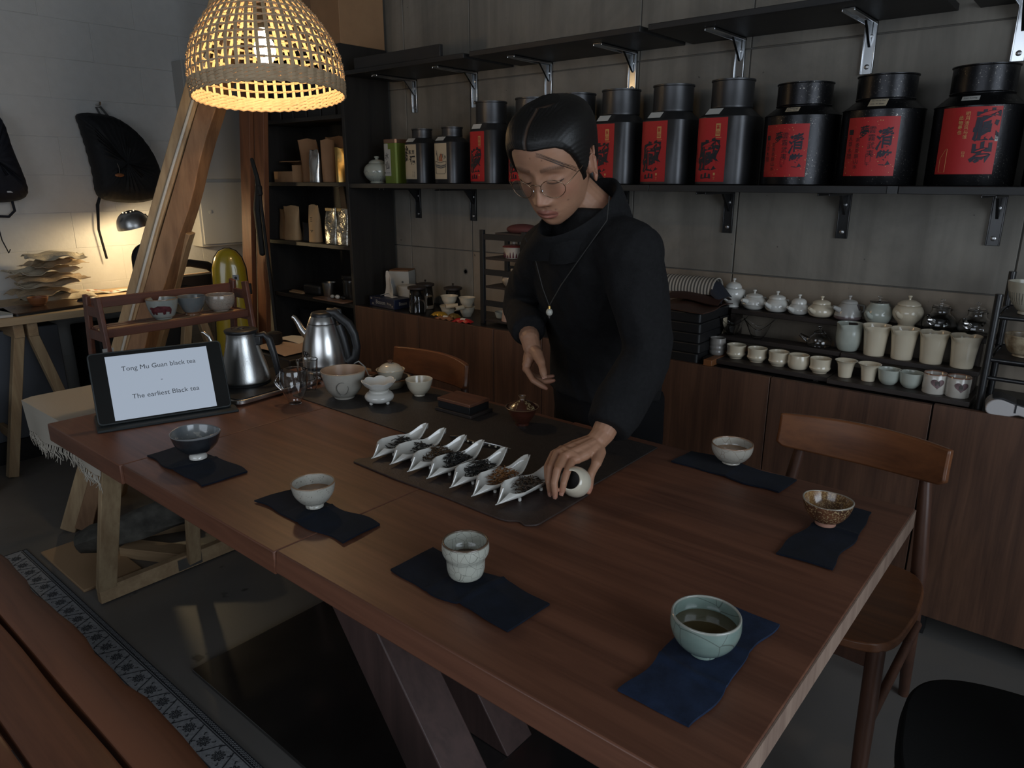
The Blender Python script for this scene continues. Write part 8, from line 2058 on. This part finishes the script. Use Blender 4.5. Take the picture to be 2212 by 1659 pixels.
# ---- clothes
def cloth(mb, voxel, it, name, mat, parent, wr, seed, freq):
    mb.v = [tuple(Vector(p) - PO) for p in mb.v]
    me = remesh(mb, voxel, it, name, mat)
    c0 = get_co(me); n0 = get_no(me); dsp = np.zeros(len(c0))
    for i, p in enumerate(c0):
        q = Vector((p[0] * freq[0] + seed, p[1] * freq[1], p[2] * freq[2]))
        a_ = mnoise.noise(q); b_ = mnoise.noise(q * 2.3 + Vector((7, 3, 1)))
        dsp[i] = (1 - abs(a_) * 2.2) * wr * .7 + b_ * wr * .45
    set_co(me, c0 + n0 * dsp[:, None])
    o = D.objects.new(name, me); COL.objects.link(o); o.parent = parent
    return o
SD, FW = Vector((0.945, -0.325, 0.02)), Vector((-0.325, -0.945, 0))
def ring(c, a_, b_, n=36, tilt=0.0, p=2.3):
    out = []
    for k in range(n):
        t_ = 2 * pi * k / n; cs, sn = cos(t_), sin(t_)
        r_ = (abs(cs) ** p + abs(sn) ** p) ** (-1 / p)
        out.append(tuple(Vector(c) + SD * (a_ * r_ * cs) + FW * (b_ * r_ * sn) + Vector((0, 0, tilt * sn))))
    return out
sh = MB()
sh.loft([ring((-1.098, 1.735, .800), .186, .130), ring((-1.085, 1.715, .86), .186, .130), ring((-1.07, 1.685, .92), .182, .126), ring((-1.05, 1.63, 1.01), .178, .122), ring((-1.025, 1.56, 1.10), .182, .122),
         ring((-1.0, 1.50, 1.19), .188, .112), ring((-.985, 1.462, 1.255), .168, .096), ring((-.975, 1.45, 1.300), .118, .080), ring((-.968, 1.437, 1.335), .080, .070)])
def sleeve(a_, b_, c_, r_):
    A, Bq, Cq = Vector(a_), Vector(b_), Vector(c_)
    P_ = [A, A.lerp(Bq, .5), Bq.lerp(A, .12), Bq.lerp(Cq, .12), Bq.lerp(Cq, .5), Bq.lerp(Cq, .80), Cq]
    sh.tube([tuple(p) for p in P_], r_, 22, round_ends=False)
sleeve((-0.835, 1.410, 1.235), (-0.795, 1.448, 1.015), (-0.806, 1.293, 0.866), [.070, .064, .058, .058, .058, .060, .052])
sleeve((-1.135, 1.495, 1.222), (-1.325, 1.615, 1.052), (-1.172, 1.468, 1.010), [.066, .058, .052, .050, .049, .048, .042])
sh.tube([(-1.14, 1.495, 1.228), (-0.985, 1.457, 1.262), (-0.83, 1.408, 1.242)], [.068, .072, .072], 20, round_ends=True)
top = cloth(sh, 0.0055, 6, 'linen_top', M['black_cloth'], PT, 0.0065, 3.1, (13, 13, 6))
# standing cowl collar
CF, CB_ = Vector((-0.980, 1.292, 1.272)), Vector((-0.948, 1.478, 1.408))
def cring(c, f_, b_, side, n=40):
    """ellipse through front point f_, back point b_, half width side"""
    c = (Vector(f_) + Vector(b_)) / 2; h = (Vector(f_) - Vector(b_)) / 2; out = []
    for k in range(n):
        t_ = 2 * pi * k / n; out.append(tuple(c + h * cos(t_) + SD.lerp(Vector((0.98, .19, 0)), .6).normalized() * (side * sin(t_))))
    return out
cl = MB()
fo = [((-1.055, 1.340, 1.215), (-0.94, 1.535, 1.275), .125), ((-1.030, 1.318, 1.245), (-0.94, 1.525, 1.325), .100), ((-1.000, 1.300, 1.262), (-0.942, 1.505, 1.37), .086), ((-0.986, 1.294, 1.276), (-0.947, 1.487, 1.405), .077), ((-0.984, 1.300, 1.279), (-0.948, 1.477, 1.407), .072)]
fi = [((-0.985, 1.306, 1.272), (-0.950, 1.470, 1.398), .067), ((-0.99, 1.325, 1.24), (-0.950, 1.475, 1.34), .066), ((-1.0, 1.345, 1.21), (-0.950, 1.49, 1.28), .07)]
cl.loft([cring(None, *q) for q in fo + fi], False, False)
cl.v = [tuple(Vector(p) - PO) for p in cl.v]
o = cl.build('cowl_collar', M['black_cloth'], PT, smooth=80, sub=1)
# trousers and shoes
tr = MB()
tr.loft([ring((-1.09, 1.74, .62), .150, .115), ring((-1.09, 1.735, .74), .168, .120), ring((-1.09, 1.725, .86), .165, .115)])
for s, fx, fy in ((-1, -1.20, 1.84), (1, -0.985, 1.80)):
    tr.tube([(-1.09 + s * .075, 1.738, 0.80), (-1.09 + s * .09, 1.765, 0.47), (fx, fy, 0.09)], [.100, .080, .074], 18)
cloth(tr, 0.008, 5, 'trousers', M['trouser'], PT, 0.005, 1.7, (11, 11, 6))
for s, fx, fy in ((-1, -1.20, 1.84), (1, -0.985, 1.80)):
    m = MB(); rings = []
    for y_, w, h in ((.09, .020, .05), (.08, .038, .085), (.0, .044, .09), (-.09, .048, .06), (-.155, .044, .045), (-.185, .018, .03)):
        rings.append([(fx + w * cos(q) - PO.x, fy + y_ - PO.y, .001 + h * .5 + h * .5 * sin(q)) for q in np.linspace(0, 2 * pi, 18, endpoint=False)])
    m.loft(rings); m.build('shoe', M['rubber'], PT, smooth=60)

# ---- worn things
gt = thing('eyeglasses', 'round thin metal-framed eyeglasses worn low on the man\'s nose', 'glasses', tuple(HC))
gm_ = plain('bronze_wire', (0.30, 0.20, 0.13), 0.25, 0.9)
def gl(p): return tuple(HR @ (Vector(p) * HS))
def ringpts(s):
    out = []
    for k in range(33):
        q = 2 * pi * k / 32
        x_ = s * .0345 + .0232 * cos(q) * (1 + .04 * cos(2 * q)); z_ = -.0125 + .0212 * sin(q)
        out.append((x_, .1020 - .9 * max(0, abs(x_) - .012) ** 2 * 5.5 + .004 * (z_ + .01) / .02, z_))
    return out
for s in (-1, 1):
    rp_ = ringpts(s)
    MB().tube([gl(p) for p in rp_], .00085, 8, cap=False).build('rim', gm_, gt, smooth=60)
    c_ = np.mean(np.array(rp_[:-1]), 0)
    m = MB(); m.loft([[gl(tuple(c_ + (np.array(p) - c_) * sc + np.array([0, .0004, 0]))) for p in rp_[:-1]] for sc in (.97, .5, .02)], True, True)
    n0 = len(m.v); m.loft([[gl(tuple(c_ + (np.array(p) - c_) * sc - np.array([0, .0008, 0]))) for p in reversed(rp_[:-1])] for sc in (.97, .5, .02)], True, True)
    lg = D.materials.get('lens_glass')
    if lg is None:
        q_ = NT('lens_glass'); q_.base((1, 1, 1)); q_.set(Roughness=0.0, Transmission_Weight=1.0, IOR=1.08, Alpha=0.10, Specular_IOR_Level=0.5); lg = q_.m
    m.build('lens', lg, gt, smooth=80)
    hx = s * .0585
    MB().tube([gl((hx, .0910, -.008)), gl((s * .0665, .083, -.004)), gl((s * .0770, .045, .004)), gl((s * .0795, .005, .010)), gl((s * .0780, -.020, .004))], .0010, 8).build('temple', gm_, gt, smooth=60)
    MB().ell(gl((s * .0095, .0965, -.018)), (.0018, .0018, .0035), 10, 8).build('nose_pad', M['chrome'], gt)
MB().tube([gl((-.0125, .1012, -.005)), gl((-.005, .1040, -.001)), gl((.005, .1040, -.001)), gl((.0125, .1012, -.005))], .0010, 8).build('bridge', gm_, gt, smooth=60)

nt = thing('pendant_necklace', 'long thin cord necklace with a silver bead pendant on the man\'s black top', 'necklace', (-1.0568, 1.405, 1.0999))
NO = Vector((-1.0568, 1.405, 1.0999))
crd = plain('grey_cord', (0.05, 0.05, 0.048), 0.6)
def cordpts(P_): return [tuple(Vector(p) - NO) for p in P_]
MB().tube(cordpts([(-0.888, 1.395, 1.365), (-0.8640, 1.352, 1.3150), (-0.9357, 1.352, 1.2247), (-1.0, 1.375, 1.160), (-1.0560, 1.404, 1.1010)]), .0011, 6).build('cord', crd, nt)
MB().tube(cordpts([(-1.0990, 1.360, 1.2650), (-1.0840, 1.380, 1.2160), (-1.0690, 1.392, 1.1443), (-1.0575, 1.404, 1.1010)]), .0010, 6).build('cord', crd, nt)
MB().lathe(smooth_prof([(.0008, 0.0), (.003, -.001), (.0035, -.006), (.004, -.008)]), 14).build('gold_cap', M['gold_foil'], nt)
MB().ell((0, 0, -.0165), (.0085, .0085, .0095), 18, 12).build('silver_bead', plain('pale_jade_bead', (0.50, 0.49, 0.44), 0.35), nt)
MB().tube([(0, 0, -.026), (0, 0, -.032)], [.003, .0012], 8).build('bead_tip', M['screw'], nt)

# cup held in his left hand, lying tilted on the leather mat
dv = Vector((0.17, -0.86, 0.49)).normalized()
QM = dv.to_track_quat('Z', 'Y').to_matrix().to_4x4()
t = thing('tea_vessel', 'cream porcelain vessel with a dark hollow tilted under the man\'s left hand', 'vessel', (-0.7885, 1.150, TZ + 0.0385))
pr = cup_prof(smooth_prof([(.006, -.033), (.022, -.026), (.0315, -.008), (.0318, .010), (.0265, .026), (.022, .032)]), .003, -.031)
m = MB(); m.lathe(pr, 44); m.v = [tuple(QM @ Vector((p[0] * 1.0, p[1] * 1.0, p[2]))) for p in m.v]; m.build('body', M['cream_porc'], t, smooth=60)
m = MB(); m.lathe([(.0005, .004), (.018, .005), (.0275, .008)], 30, cap0=False, cap1=False); m.v = [tuple(QM @ Vector(p)) for p in m.v]; m.build('dark_inside', plain('dark_hollow_fill', (0.012, 0.009, 0.008), 0.5), t, smooth=60)  # dark disc set across the hollow
